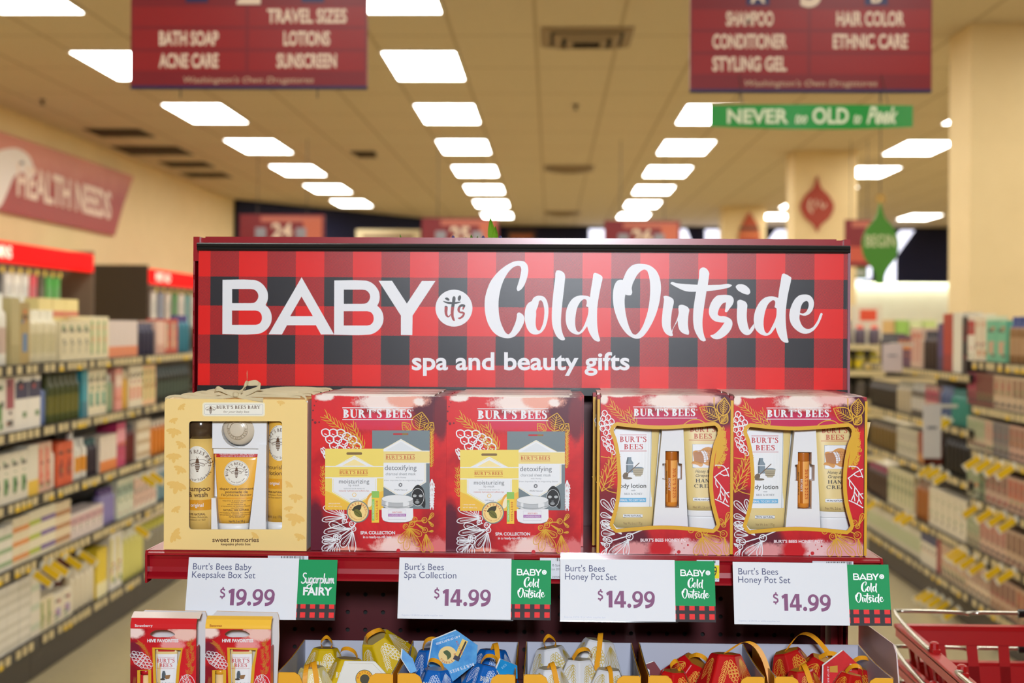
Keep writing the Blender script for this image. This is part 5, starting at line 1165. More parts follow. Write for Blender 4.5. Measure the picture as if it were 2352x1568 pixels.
price_card('price sign of the keepsake box, $19.99 with green Sugarplum Fairy end', 432, 688, 777, 1281, 1420, 1283.5, ("Burt's Bees Baby", 'Keepsake Box Set', 11), ('19.99', .302), 'sugar')
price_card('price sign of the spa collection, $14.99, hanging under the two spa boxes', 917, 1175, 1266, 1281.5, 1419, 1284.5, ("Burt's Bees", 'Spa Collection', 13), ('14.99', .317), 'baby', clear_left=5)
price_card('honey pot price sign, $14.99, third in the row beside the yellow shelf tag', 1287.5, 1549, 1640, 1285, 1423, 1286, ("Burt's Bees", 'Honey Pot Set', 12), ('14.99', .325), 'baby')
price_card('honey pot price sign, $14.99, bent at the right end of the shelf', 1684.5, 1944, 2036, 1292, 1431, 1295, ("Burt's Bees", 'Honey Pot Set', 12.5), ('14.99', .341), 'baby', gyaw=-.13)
# paper tags in the channel behind them
TAGW = mat((226, 228, 236), .45)
def shelf_tag(label, u0, u1, v0, v1, extra):
    Yt = 1.652; a, b, c, d = level(u0, u1, v0, v1, Yt); o = Vector(((a + b) / 2, Yt, c))
    t = thing('shelf_tag', label, 'shelf tag', o, group='paper shelf tags'); MB().box(a - o.x, b - o.x, 0, .0006, 0, d - c, TAGW).build('paper', t)
    A = Art(Yt, o); extra(A); A.build('printing', t)
def bars(A, u0, u1, v0, v1):
    random.seed(int(u0)); u = u0
    while u < u1:
        w = random.choice((.8, 1.2, 1.9)); A.rect(u, v0, u + w, v1, DARKI, 1); u += w + random.choice((.9, 1.3, 2.0))
shelf_tag('barcode tag peeking over the $19.99 price sign', 615, 708, 1276, 1318, lambda A: bars(A, 646, 699, 1277, 1288))
def tg(A):
    bars(A, 1277, 1288, 1280, 1288); A.text('B Spa', 1269, 1300, 5, GREYI, 1, x1=1286); A.text('ion 2018', 1267, 1309, 5, GREYI, 1, x1=1290); A.text('20000', 1268, 1326, 4, GREYI, 1, x1=1286)
shelf_tag('paper shelf tag showing between the spa and honey pot price signs', 1240, 1291, 1281, 1329, tg)
shelf_tag('barcode tag peeking over the left honey pot price sign', 1293, 1341, 1280, 1322, lambda A: bars(A, 1303, 1334, 1281, 1290))
def tg9(A):
    A.rect(1637, 1298, 1651.8, 1328, mat((246, 220, 20), .4), 1); A.text('9', 1638.5, 1322, 21, DARKI, 2, x1=1646.5, bold=.01); A.text('EACH', 1638, 1331.5, 3, GREYI, 2, x1=1650); bars(A, 1638, 1645, 1287, 1293)
shelf_tag('yellow and white shelf tag reading 9 beside the third price sign', 1600, 1652, 1286, 1335, tg9)
shelf_tag('barcode tag peeking over the rightmost honey pot price sign', 1866, 1960, 1288.5, 1322, lambda A: bars(A, 1898, 1956, 1289.5, 1298))

# ================================================================== hanging gift packs at the lower left
Yv = 1.575
def gift_pack(label, u0, u1, vtop, band_c, band_t, ink, capc, du, flap):
    a, b, c, d = level(u0, u1, vtop, 1560, Yv); o = Vector(((a + b) / 2, Yv, ZLO)); w = (b - a) / 2; H = d - o.z
    t = thing('gift_pack', label, 'gift pack', o, group='small gift packs'); P = lambda u, v: ((at(u + du, v, Yv) - o).x, (at(u + du, v, Yv) - o).z)
    wcp = watercolor('red_watercolour_pack', blob(o, Yv, [(310 + du, 1452, 22, 16, (246, 220, 212), .7), (420 + du, 1455, 40, 18, (240, 196, 184), .9), (395 + du, 1480, 30, 16, (236, 150, 150), .9), (305 + du, 1492, 24, 24, (120, 26, 50), .4), (305 + du, 1560, 30, 40, (140, 16, 34), .5), (440 + du, 1540, 30, 60, (214, 30, 44), .5)]))
    lens = [(344, 1457), (352, 1449), (372, 1446), (392, 1449), (402, 1457), (392, 1462), (372, 1463.5), (352, 1462)]
    z1 = P(375, 1444)[1]
    wbig = [(353, 1488), (418, 1490), (410, 1530), (404, 1600), (403, 1660), (356, 1660), (357, 1600)]; wsm = [(319, 1539), (344, 1538), (345, 1660), (319, 1660)]
    m = MB(); m.prism([(-w, 0), (w, 0), (w, z1), (-w, z1)], lambda u, v, d: (u, .0012 * d, v), wcp, [spline([P(*p) for p in lens], 4), [P(*p) for p in wbig], [P(*p) for p in wsm]]); m.build('front_panel', t)
    m = MB(); m.box(-w, -w + .0012, .0012, .016, 0, z1 - .022, wcp); m.box(w - .0012, w, .0012, .016, 0, z1 - .022, wcp); m.box(-w, w, .0148, .016, 0, z1 - .022, mat((225, 222, 218), .5)); m.box(-w, w, .0012, .016, 0, .0012, wcp); m.build('carton', t)
    m = MB(); m.sweep([(0, z1), (-.0004, z1 + .001), (.0, H - .006), (.004, H), (.010, H + .003), (.0105, H + .002), (.005, H - .001), (.0014, H - .007), (.0012, z1)], mat(band_c, .35), -w, w)
    if flap: m.sweep([(.0035, H + .0005), (.0145, H + .0055), (.0148, H + .005), (.0042, H - .0004)], mat((244, 226, 214), .4), -w - .0004, w + .003)
    m.build('fold_over_top', t)
    A = Art(Yv, o); D = lambda pts: [(p[0] + du,) + tuple(p[1:]) for p in pts]
    A.text(band_t, 310 + du, 1438.5, 5.2, ink, 4, x1=310 + du + len(band_t) * 4.1, bold=.02); A.text('HIVE FAVORITES', 338.5 + du, 1474, 6.6, INK, 2, x1=410 + du, bold=.04); A.build('lettering', t)
    random.seed(11); A = Art(Yv, o)
    for (q, off) in ((wbig, 6), (wsm, 6)):
        A.stroke(D(q[:2] + q[2:]), 7, GOLD, 3, True)
    for k in range(4): A.sprig(346 + du - k * 6, 1512 - k * 10, 328 + du - k * 4, 1474 - k * 2 + 6, 9, mat((190, 120, 40), .4), 1.0, 1, 5)
    A.cone(303 + du, 1500, 348 + du, 1531, 30, INK, 1.2, 2, 7)
    for k in range(10): A.sprig(432 + du + (k % 3) * 6, 1556 - k * 8, 430 + du + (k % 2) * 12, 1538 - k * 8, 9, mat((196, 130, 40), .4), 1.0, 1, 4)
    A.ring(430 + du, 1575, 18, 26, 1.2, INK, 2); A.skeleton(436 + du, 1590, 424 + du, 1552, 16, INK, 1.0, 2); A.skeleton(306 + du, 1590, 310 + du, 1556, 6, mat((150, 80, 40), .4), 1.0, 1); A.build('printed_artwork', t)
    MB().box(-w + .002, w - .002, .0135, .0145, .002, z1 - .024, mat((206, 196, 170), .5)).build('tray', t)
    Yt = Yv + .0035; m = MB(); bd = tube_body(m, o, Yt, (355 + du, 406 + du, 1484), (361 + du, 401 + du, 1640), .0048, CREAMT, 2.6, .002); tb = m.build('lotion_tube', t, smooth=True)
    A = Art(Yt, o, bd, .00025); A.rect(355 + du, 1488, 405.5 + du, 1497, mat((196, 40, 44), .4), 1, 6); A.rect(356 + du, 1503, 405 + du, 1640, mat((238, 240, 242), .35), 1, 8)
    for v in (1509.5, 1535.5): A.rect(358 + du, v, 400 + du, v + .6, REDI, 2, 4)
    A.serif("BURT'S", 358.5 + du, 1522, 9, REDI, 2, x1=400 + du, w=.16); A.serif('BEES', 365.5 + du, 1532.5, 8.6, REDI, 2, x1=395 + du, w=.16)
    A.fill([(373 + du, 1541), (378 + du, 1541), (380 + du, 1548), (380 + du, 1558), (371 + du, 1558), (371 + du, 1548)], G2, 2); A.fill([(378 + du, 1551), (391 + du, 1550), (388 + du, 1559), (380 + du, 1560)], mat((150, 112, 70), .4), 2.3); A.disc(373 + du, 1560, 6, 2.2, DARKI, 2.4, 12); A.text('body lotion', 360 + du, 1572, 5, DARKI, 2, x1=399 + du); A.build('label', tb)
    m = MB(); tube_body(m, o, Yt, (321 + du, 342 + du, 1552 if capc[0] != 236 else 1549), (321 + du, 342 + du, 1640), .0046, mat((246, 208, 150), .3), 2.0, rows=2); lb = m.build('lip_balm', t, smooth=True)
    m = MB(); tube_body(m, o, Yt - .0002, (320.5 + du, 342.5 + du, 1538), (320.5 + du, 342.5 + du, 1549), .0048, mat(capc, .3), 2.0, rows=2); m.build('cap', lb, smooth=True)
    if capc[0] != 236:
        A = Art(Yt, o, lambda x, z: 0.0, .0002); A.rect(321 + du, 1549, 329 + du, 1640, mat(capc, .4), 1.5); A.serif('B', 336 + du, 1568, 6, RUST, 2, rot=90); A.build('stripe', lb)
gift_pack('small red gift pack with a red strawberry band, hanging box at the lower left', 299.5, 450.5, 1421, (214, 30, 38), 'Strawberry', INK, (198, 24, 36), 0, True)
gift_pack('small red gift pack with a yellow beeswax band, at the lower left', 471.5, 622, 1424, (250, 196, 64), 'Beeswax', mat((176, 100, 30), .4), (236, 168, 48), 172, False)
# white card dividers behind the packs and tray bodies
CARTW = mat((214, 212, 212), .55, name='white_board'); CARTG = mat((190, 192, 206), .6, name='grey_board'); CARTO = mat((242, 178, 44), .4, name='yellow_board')
def divider(label, u0, u1, v0, lean):
    Yd = 1.604; a = at(u0, v0, Yd); b = at(u1, v0, Yd); o = Vector(((a.x + b.x) / 2, Yd, ZLO)); H = a.z - o.z; w = (b.x - a.x) / 2
    t = thing('card_tray', label, 'display tray', o, group='white card trays'); pts = [(-w, 0), (w * .86, 0), (w * .93, H * .35), (w, H * .8), (w * .985, H - .008), (w * .94, H - .001), (-w + .004, H), (-w, H - .004)]
    MB().prism(pts, lambda u, v, d: (u, .002 * d, v), CARTW, edge=CARTO).build('back_card', t)
    MB().box(-w * .95, w * .86, -.044, 0, 0, .0012, CARTO).build('tray_floor', t)
divider('white card tray standing behind the strawberry gift pack', 326, 476, 1400, 0)
divider('white card tray standing behind the beeswax gift pack', 490, 642, 1403, 0)

# ================================================================== ornament trays
Yb_, Yf_ = 1.80, 1.622
ZTB = at(1180, 1470, Yb_).z - .0; TH = ZTB - ZLO
def tray(label, ub0, ub1, tall=False):
    a, b = at(ub0, 1470, Yb_).x, at(ub1, 1470, Yb_).x; o = Vector(((a + b) / 2, Yb_, ZLO)); w = (b - a) / 2; dp = Yf_ - Yb_
    t = thing('ornament_tray', label, 'display tray', o, group='ornament trays'); H = at((ub0 + ub1) / 2, 1470 + (ub0 - 700) * .0085, Yb_).z - o.z; hf = at((ub0 + ub1) / 2, 1545 + (ub0 - 700) * .0085, Yf_).z - o.z
    MB().box(-w, w, -.0016, 0, 0, H, CARTG).build('back_card', t)
    for sg in (-1, 1):
        pr = [(0, 0), (dp, 0), (dp, hf), (dp * .75, hf * .75 + H * .25 - .002), (dp * .5, (hf + H) / 2 - .003), (dp * .25, hf * .25 + H * .75 - .002), (0, H)]; pr2 = pr
        m = MB(); m.prism(pr, lambda u, v, d: (sg * (w - .0006 - .0006 * d), u, v), CARTG); m.build('side_card', t)
        m = MB(); m.prism(pr, lambda u, v, d: (sg * (w + .0008 - .0008 * d), u, v), CARTO); m.build('side_card', t)
    tw_ = .021; cut = hf - .02
    m = MB(); m.prism([(-w, 0), (w, 0), (w, hf - .002), (w - .002, hf), (w - tw_, hf), (w - tw_ - .006, hf - .004), (w - tw_ - .012, cut), (-w + tw_ + .012, cut), (-w + tw_ + .006, hf - .004), (-w + tw_, hf), (-w + .002, hf), (-w, hf - .002)], lambda u, v, d: (u, dp - .0016 * d, v), CARTO); m.build('front_card', t)
    MB().box(-w, w, dp, 0, 0, .0012, CARTG).build('tray_floor', t)
    return t
tray('display tray filled with yellow ornament cartons beside the beeswax pack', 700, 937)
tray('display tray filled with blue ornament cartons', 949, 1190)
tray('display tray filled with white and gold ornament cartons', 1210, 1450)
tray('display tray with red ornament cartons, mostly empty at the back', 1468, 1706)
tray('display tray with red and gold ornament cartons at the right end', 1729, 1972)
# white side wing at the right end
o = at(1962, 1440, 1.86); t = thing('display_wing', 'tall white card wing closing the right end of the ornament trays', 'display wing', (o.x + .006, 1.86, ZLO))
ht = lambda v, Y_: at(2000, v, Y_).z - ZLO
MB().prism([(0, 0), (0, ht(1428, 1.86)), (-.06, ht(1438, 1.80)), (-.185, ht(1478, 1.675)), (-.2, ht(1500, 1.66)), (-.235, 0)], lambda u, v, d: (.0015 * d, u, v), mat((222, 200, 202), .5)).build('wing_card', t)

def hexring(r, z, rot, rnd=0.0): return [(r * math.cos(math.radians(60 * k + rot)), r * math.sin(math.radians(60 * k + rot)), z) for k in range(6)]
def carton_mesh(mt_side, mt_top, s=1.0):
    m = MB(); R = [(.030, 0), (.0365, .004), (.0375, .030), (.0365, .034), (.0185, .072), (.0165, .074)]
    pts = [p for (r, z) in R for p in hexring(r * s, z * s, 0)]; b = len(R)
    m.add(pts, [(i * 6 + k, i * 6 + (k + 1) % 6, (i + 1) * 6 + (k + 1) % 6, (i + 1) * 6 + k) for i in range(b - 1) for k in range(6)], mt_side)
    m.add(pts[-6:], [range(6)], mt_top); m.add(pts[:6], [tuple(range(6))[::-1]], mt_side); return m
RIB = mat((240, 164, 30), .35, name='gold_ribbon')
STY = {'yellow': ((220, 184, 18), (190, 170, 110), (240, 234, 212)), 'blue': ((16, 104, 194), (92, 108, 150), (206, 222, 244)), 'white': ((228, 228, 230), (206, 196, 160), (202, 176, 78)),
       'red': ((204, 20, 24), (196, 130, 40), (240, 178, 74)), 'redgold': ((192, 26, 24), (210, 150, 50), (222, 160, 46)), 'cream': ((236, 220, 140), (220, 210, 180), (246, 242, 230))}
_sty = {}
def on_face(k, s):
    """printing laid on sloping face k of an ornament carton"""
    P0 = Vector((0, -.0365 * math.cos(math.radians(30)), .034)) * s; P1 = Vector((0, -.0185 * math.cos(math.radians(30)), .072)) * s
    up = (P1 - P0).normalized(); nrm = Vector((0, -up.z, up.y)); rx = Matrix.Rotation(math.radians(60 * k), 3, 'Z')
    class Sl(Art):
        def fn(q, layer):
            lift = .00025 + q.up(layer) * .5; return lambda x, y: tuple(rx @ (Vector(((x - 50) * .0006 * s, 0, 0)) + P0 + up * (.003 + (60 - y) * .0006 * s) + nrm * lift))
    return Sl(1.0, (0, 0, 0))
def style_(name):
    if name not in _sty:
        a, b, c = STY[name]; mb = MB(); li = mat(c, .35); random.seed(hash(name) % 7 if False else len(name))
        for k in range(6):
            B = on_face(k, 1.0); B.mb = mb
            if k % 3 == 0:
                B.sprig(52, 4, 40, 50, 13, li, 1.3, 1, 9); B.cone(58, 4, 68, 48, 18, li, 1.2, 1, 7)
            elif k % 3 == 1:
                for q in ((50, 2, 30, 40, 5), (50, 2, 42, 54, 5), (50, 2, 56, 56, 5), (50, 2, 68, 44, 5), (52, 0, 64, 20, 3)): B.petal(*q, li, 1.1, 1, 2)
            else:
                B.leaf(50, 2, 38, 46, 9, li, 1.2, 1, 6); B.sprig(52, 2, 64, 52, 12, li, 1.3, 1, 8)
        _sty[name] = (mat(a, .24, coat=.3), mat(b, .35), mb)
    return _sty[name]
def loop(h=.026, w=.02, lean=0.0, n=9): return [(w * math.sin(math.pi * k / (n - 1) * 1.0 - math.pi / 2) * (1 if True else 0), lean * math.sin(math.pi * k / (n - 1)), .073 + h * math.sin(math.pi * k / (n - 1))) for k in range(n)]
def ornament(style, label, u, v, Y_, tilt=(0, 0), rz=0.0, s=1.0, rib=('stand',), logo=None):
    """u, v: pixel of the middle of the small top face"""
    p = at(u, v, Y_); t = thing('ornament_carton', label, 'ornament carton', (0, 0, 0), group=style + ' ornament cartons')
    R = Matrix.Rotation(tilt[1], 3, 'Y') @ Matrix.Rotation(tilt[0], 3, 'X') @ Matrix.Rotation(math.radians(rz), 3, 'Z')
    t.rotation_euler = R.to_euler(); t.location = p - R @ Vector((0, 0, .074 * s))
    a, b, pm = style_(style); carton_mesh(a, b, s).build('carton', t, bevel=.0015)
    pr = MB(); pr.v = [tuple(q * s for q in p) for p in pm.v]; pr.f, pr.mi, pr.mats = pm.f, pm.mi, pm.mats; pr.build('printed_pattern', t)
    m = MB(); S = lambda P: [(q[0] * s, q[1] * s, q[2] * s) for q in P]
    for r in rib:
        if r == 'stand': q = [(-.004, 0, .073), (-.007, -.002, .081), (-.002, -.003, .088), (.003, -.003, .088), (.009, -.002, .08), (.007, 0, .073)]
        elif r == 'drape': q = [(0, 0, .0745), (.002, -.008, .083), (.004, -.017, .078), (.006, -.024, .066), (.008, -.034, .046), (.008, -.0395, .034)]
        elif r == 'drape2': q = [(-.004, 0, .0745), (-.006, -.008, .08), (-.008, -.019, .074), (-.010, -.027, .058), (-.012, -.036, .04), (-.012, -.039, .034)]
        elif r == 'arch': q = [(.0, .0, .0745), (.02, -.004, .088), (.034, -.006, .084), (.044, -.008, .068), (.05, -.012, .045), (.052, -.014, .02)]
        elif r == 'curl': q = [(-.012, -.004, .075), (-.009, -.012, .086), (0, -.016, .089), (.009, -.014, .085), (.013, -.01, .077)]
        q = spline3(S(q)); m.ribbon(q, (.0, .0042, .0042) if r in ('stand', 'curl') else (.0062, 0.001, .0016), RIB)
    m.build('ribbon', t)
    if logo:
        ang, lines, mt = logo; B = on_face(ang / 60.0, s); B.gap = .0006; yy = 34
        for ln in lines: B.serif(ln, 50 - 21 * len(ln) / 6, yy, 12, mt, 1, x1=50 + 21 * len(ln) / 6, w=.18); yy += 15
        B.build('lettering', t)
    return t
def spline3(P, n=4):
    out = []; P = [Vector(p) for p in P]
    for i in range(len(P) - 1):
        a, b, c, d = P[max(i - 1, 0)], P[i], P[i + 1], P[min(i + 2, len(P) - 1)]
        for k in range(n):
            t = k / n; out.append(.5 * (2 * b + (c - a) * t + (2 * a - 5 * b + 4 * c - d) * t * t + (3 * b - a - 3 * c + d) * t ** 3))
    return out + [P[-1]]
# yellow tray
WI = mat((226, 222, 200), .4)
ornament('yellow', 'yellow ornament carton leaning against the left wall of its tray', 748, 1487, 1.745, (-.12, .02), 12, .95, ('stand',), (0, ["BURT'S", 'BEES'], WI))
ornament('yellow', 'big yellow ornament carton tipped up against the tray back', 860, 1462, 1.752, (.35, -.42), 20, 1.1, ('curl',))
ornament('yellow', 'yellow ornament carton in the middle of the yellow pile', 801, 1511, 1.70, (-.1, .06), 0, .95, ('curl',), (0, ["BURT'S", 'BEES'], WI))
ornament('cream', 'cream and yellow ornament carton with draped ribbon, front of the yellow tray', 717, 1531, 1.672, (-.05, -.05), 8, .88, ('drape', 'drape2'))
# blue tray
ornament('blue', 'dark blue ornament carton at the back left of the blue tray', 990, 1489, 1.742, (-.1, -.12), 18, .98, ('curl',))
ornament('blue', 'blue ornament carton with ribbon down its face, back right of the blue tray', 1132, 1491, 1.735, (-.16, .04), 4, 1.0, ('drape',))
ornament('blue', 'blue ornament carton with lace print, front left of the blue tray', 1003, 1535, 1.672, (-.05, .05), -12, .88, ('curl',), (0, ["BURT'S"], WI))
ornament('blue', 'blue ornament carton tipped over at the front of the blue tray', 1120, 1527, 1.675, (-.2, .22), 14, .86, ('curl',), (0, ["BURT'S", 'BEES'], WI))
# white tray
OLV = mat((186, 176, 96), .4)
ornament('white', 'white and gold ornament carton with ribbon loop standing up, back left', 1262, 1486, 1.745, (-.1, -.16), 10, 1.02, ('stand',), (-12, ["BURT'S", 'BEES'], OLV))
ornament('white', 'tallest white ornament carton, at the back of its tray', 1376, 1469, 1.742, (-.12, .16), -14, 1.12, ('drape',))
ornament('white', 'white ornament carton in the middle of the white pile', 1330, 1513, 1.70, (-.1, 0), 30, .98, ('curl',))
ornament('white', 'white ornament carton with ribbon down its face, front left of its tray', 1262, 1533, 1.672, (-.05, -.04), 6, .88, ('drape',))
ornament('white', 'white ornament carton with slanting ribbon, front right of its tray', 1398, 1536, 1.672, (-.05, .06), 28, .88, ('drape2',), )
# red tray
ornament('red', 'dark red ornament carton lying on its side at the back of the red tray', 1598, 1516, 1.735, (.2, .5), 10, 1.0, ('curl',))
ornament('red', 'red ornament carton with a standing ribbon curl, front left of the red tray', 1548, 1540, 1.672, (-.05, .06), 22, .88, ('stand',))
ornament('red', 'glossy bright red ornament carton with a long arching ribbon', 1667, 1500, 1.69, (-.14, .02), -6, 1.1, ('arch',))
# red and gold tray
ornament('redgold', 'red and gold ornament carton leaning at the back left of its tray', 1806, 1494, 1.742, (-.1, -.3), 14, 1.05, ('arch',))
ornament('redgold', 'red and gold ornament carton with a hanging ribbon, front of its tray', 1840, 1537, 1.672, (-.08, -.1), 0, .88, ('drape',))
ornament('redgold', 'red and gold ornament carton behind the house-shaped tag', 1893, 1513, 1.725, (.1, .35), 25, 1.02, ('curl',))
ornament('redgold', 'red and gold ornament carton at the front right corner of its tray', 1955, 1546, 1.670, (-.08, .2), 16, .82, ('curl',))
ornament('redgold', 'plain red carton against the right wall of the last tray', 1962, 1528, 1.755, (-.05, .3), 30, 1.05, ('curl',))

def hang_tag(label, poly, Y_, face, art=None, lean=0.0, back=mat((226, 226, 222), .45)):
    c = Vector((sum(p[0] for p in poly) / len(poly), sum(p[1] for p in poly) / len(poly))); o = at(c.x, c.y, Y_)
    t = thing('hang_tag', label, 'hang tag', o, group='ornament hang tags')
    L_ = lambda u, v: ((at(u, v, Y_) - o).x, (at(u, v, Y_) - o).z)
    MB().prism([L_(*p) for p in poly], lambda u, v, d: (u, .0009 * d, v), face, edge=back).build('tag_card', t)
    MB().prism([(L_(*p)[0] - .0016, L_(*p)[1] + .0006) for p in poly], lambda u, v, d: (u, .0012 + .0009 * d, v), back).build('back_card', t)
    if art:
        A = Art(Y_, o); art(A); A.build('printing', t)
    t.rotation_euler = (lean, 0, 0); return t
def watery(name, a, b): 
    k = NT(name, .35); return k.done(k.ramp(k.noise(28, 4, .6), [(.35, a), (.65, b)]))
BT = watery('blue_tag', (22, 128, 206), (96, 180, 232))
def art_blue(A):
    A.disc(1028, 1504, 21, 20, mat((248, 214, 140), .4), 1, 32); A.fill([(1018, 1496, 1), (1026, 1493), (1035, 1500), (1036, 1507), (1028, 1515, 1), (1026, 1506), (1019, 1499)], mat((66, 88, 36), .4), 2, smooth=4); A.arc("BURT'S BEES", 1028, 1504, 14.5, 4.4, RUST, 70, 170, 2)
    R = lambda x, y: (1058 + x * .906 - y * .423, 1492 + x * .423 + y * .906)
    A.fill([R(-7, -24), R(7, -24), R(7, 24), R(-7, 24)], mat((244, 206, 104), .4), 1); A.fill([R(1, -22), R(5, -22), R(5, 22), R(1, 22)], BK, 2); A.fill([R(-7, 16), R(7, 16), R(7, 26), R(-7, 26)], mat((40, 40, 66), .4), 3); A.serif("BURT'S BEES", 1046.5, 1473, 4, RUST, 2.4, x1=1046.5 + 34, w=.16, rot=66)
    A.serif("BURT'S BEES", 1088, 1521, 7, INK, 2, x1=1088 + 58, w=.2, rot=162); A.text("A BIT OF BURT'S BEES", 1056, 1459, 4.4, INK, 2, x1=1056 + 58, rot=162, bold=.02); A.text('VANILLA BEAN', 1042, 1457, 3.6, mat((150, 205, 240), .4), 2, x1=1042 + 34, rot=162)
hang_tag('light blue five-sided hang tag with a round tin and lip balm picture', [(994, 1470), (1048, 1448), (1097, 1482), (1094, 1522), (1040, 1564), (1019, 1550), (984, 1527)], 1.70, BT, art_blue, -.1)
hang_tag('blue hang tag leaning edge-on at the left of the blue tray', [(924, 1490), (948, 1512), (958, 1540), (944, 1545), (922, 1512)], 1.675, BT, None, -.2)
hang_tag('bright blue blank-edged hang tag at the right of the blue tray', [(1150, 1513), (1188, 1528), (1189, 1558), (1152, 1556), (1140, 1536)], 1.665, watery('blue_tag_deep', (0, 134, 200), (20, 156, 220)), lambda A: (A.disc(1167, 1556, 10, 9, mat((196, 150, 90), .4), 1, 20), A.serif('EES', 1154, 1536, 5, mat((150, 206, 236), .4), 1, x1=1168, w=.18, rot=-40)))
def art_white(A):
    A.stroke([(800, 1523), (856, 1524), (880, 1548), (870, 1580), (790, 1580)], .8, mat((206, 200, 176), .4), 1)
    A.disc(837, 1558, 20.5, 20.5, mat((128, 122, 100), .3, .3), 1, 32); A.disc(837, 1558, 19, 19, mat((244, 184, 40), .4), 2, 32); A.disc(838, 1559, 11, 11, mat((96, 96, 84), .3, .4), 3, 24); A.arc("BURT'S BEES", 837, 1558, 13, 4, RUST, -90, 180, 3)
hang_tag('white hang tag with a round yellow tin picture in front of the yellow cartons', [(794, 1519), (862, 1520), (888, 1548), (880, 1592), (790, 1592), (776, 1570)], 1.648, mat((236, 236, 228), .4), art_white, -.05)
def art_red(A):
    A.fill([(1906, 1530), (1924, 1528), (1924, 1544), (1906, 1543)], mat((206, 150, 40), .4), 1); A.text("A BIT OF BURT'S", 1900, 1530, 4, INK, 2, x1=1900 + 44, rot=90); A.serif('BEES', 1952, 1524, 4.4, INK, 2, x1=1952 + 16, w=.18, rot=90)
hang_tag('red house-shaped hang tag with white edges in the last tray', [(1938, 1494), (1971, 1525), (1969, 1575), (1890, 1575), (1892, 1528)], 1.685, watery('red_tag', (196, 16, 26), (222, 34, 40)), art_red, -.1)
hang_tag('small dark red hang tag with a barcode at the left of the red tray', [(1480, 1527), (1503, 1519), (1518, 1540), (1512, 1566), (1484, 1566)], 1.72, mat((118, 12, 22), .4), lambda A: (A.fill([(1481, 1531), (1492, 1538), (1492, 1552), (1482, 1545)], INK, 1), A.fill([(1483, 1537), (1491, 1543), (1491, 1548), (1483, 1543)], GREYI, 2)), -.1)

# ================================================================== stack of shopping baskets
BR = mat((176, 12, 16), .38, coat=.15, name='red_basket'); CH = mat((190, 186, 172), .22, .9, name='chrome_wire')
Yk2 = 2.30; ob = at(2078, 1437, Yk2); BW, BD, BH = .44, .62, .23; ZR = ob.z
bk = thing('shopping_basket', 'red plastic shopping basket with folded chrome handle on top of the stack', 'shopping basket', (ob.x, Yk2, ZR - BH), group='stacked shopping baskets')
m = MB(); tp = .03
def wall(m, P, z0, z1, n, bar, bands):
    """lattice wall: P(s, z, d) -> point; s in 0..1 along, bands = z ranges that are solid"""
    for (a, b) in bands: m.add([P(0, a, 0), P(1, a, 0), P(1, b, 0), P(0, b, 0), P(0, a, 1), P(1, a, 1), P(1, b, 1), P(0, b, 1)], [(0, 1, 2, 3), (5, 4, 7, 6), (3, 2, 6, 7), (1, 0, 4, 5), (0, 3, 7, 4), (2, 1, 5, 6)], BR)
    for k in range(n + 1):
        c = k / n; a, b = max(0, c - bar), min(1, c + bar)
        m.add([P(a, z0, 0), P(b, z0, 0), P(b, z1, 0), P(a, z1, 0), P(a, z0, 1), P(b, z0, 1), P(b, z1, 1), P(a, z1, 1)], [(0, 1, 2, 3), (5, 4, 7, 6), (3, 2, 6, 7), (1, 0, 4, 5), (0, 3, 7, 4), (2, 1, 5, 6)], BR)
bands = [(BH - .031, BH), (.135, .165), (.03, .06), (0, .012)]
ins = lambda z: tp * (1 - z / BH); q = .003
wall(m, lambda s, z, d: (ins(z) + s * (BW - 2 * ins(z)), -ins(z) - q * d, z), .0, BH - .03, 8, .021, bands); m.build('end_wall', bk)
m = MB(); wall(m, lambda s, z, d: (ins(z) + s * (BW - 2 * ins(z)), -BD + ins(z) + q * d, z), .0, BH - .03, 8, .021, bands); m.build('end_wall', bk)
for sg in (0, 1):
    m = MB(); wall(m, lambda s, z, d: ((ins(z) + q * d) if sg == 0 else (BW - ins(z) - q * d), -ins(z) - s * (BD - 2 * ins(z)), z), .0, BH - .03, 12, .014, bands); m.build('side_wall', bk)
MB().box(tp, BW - tp, -BD + tp, -tp, 0, .004, BR).build('basket_floor', bk)
m = MB(); r0 = -.016
for (a, b, c, d) in ((r0, BW - r0, -.006, .012), (r0, BW - r0, -BD - .012, -BD + .006), (r0, .006, -BD, 0), (BW - .006, BW - r0, -BD, 0)): m.box(a, b, c, d, BH - .006, BH + .002, BR)
for (a, b, c, d) in ((r0, r0 + .004, -BD, 0), (BW - r0 - .004, BW - r0, -BD, 0)): m.box(a, b, c, d, BH - .018, BH, BR)
m.build('rim', bk, bevel=.002)
m = MB()
for yy in (-.19, -.33):
    for xx in (-.004, BW + .004): m.lathe([(.0075, 0), (.008, .006), (.007, .016), (.004, .018)], BR, 12, (xx, yy, BH)); m.box(xx - .006, xx + .006, yy - .014, yy + .014, BH - .01, BH + .008, BR)
m.build('hinge_lug', bk)
def wire(m, pts, r=.0034): m.tube(spline3(pts, 3), r, CH, 8)
hm = MB(); wire(hm, [(-.012, -.19, BH + .006), (-.014, -.17, BH + .008), (-.012, -.06, BH + .010), (-.008, .03, BH + .016), (.006, .035, BH + .018), (.1, .034, BH + .017), (.12, .033, BH + .014), (.14, .034, BH + .017), (BW - .02, .034, BH + .016), (BW + .014, .03, BH + .02), (BW + .016, -.06, BH + .014), (BW + .012, -.19, BH + .006)]); h1 = hm.build('handle', bk, smooth=True)
MB().tube([(.205, .034, BH + .0165), (BW - .1, .034, BH + .0165)], .0075, BLACK, 12).build('grip', h1, smooth=True)
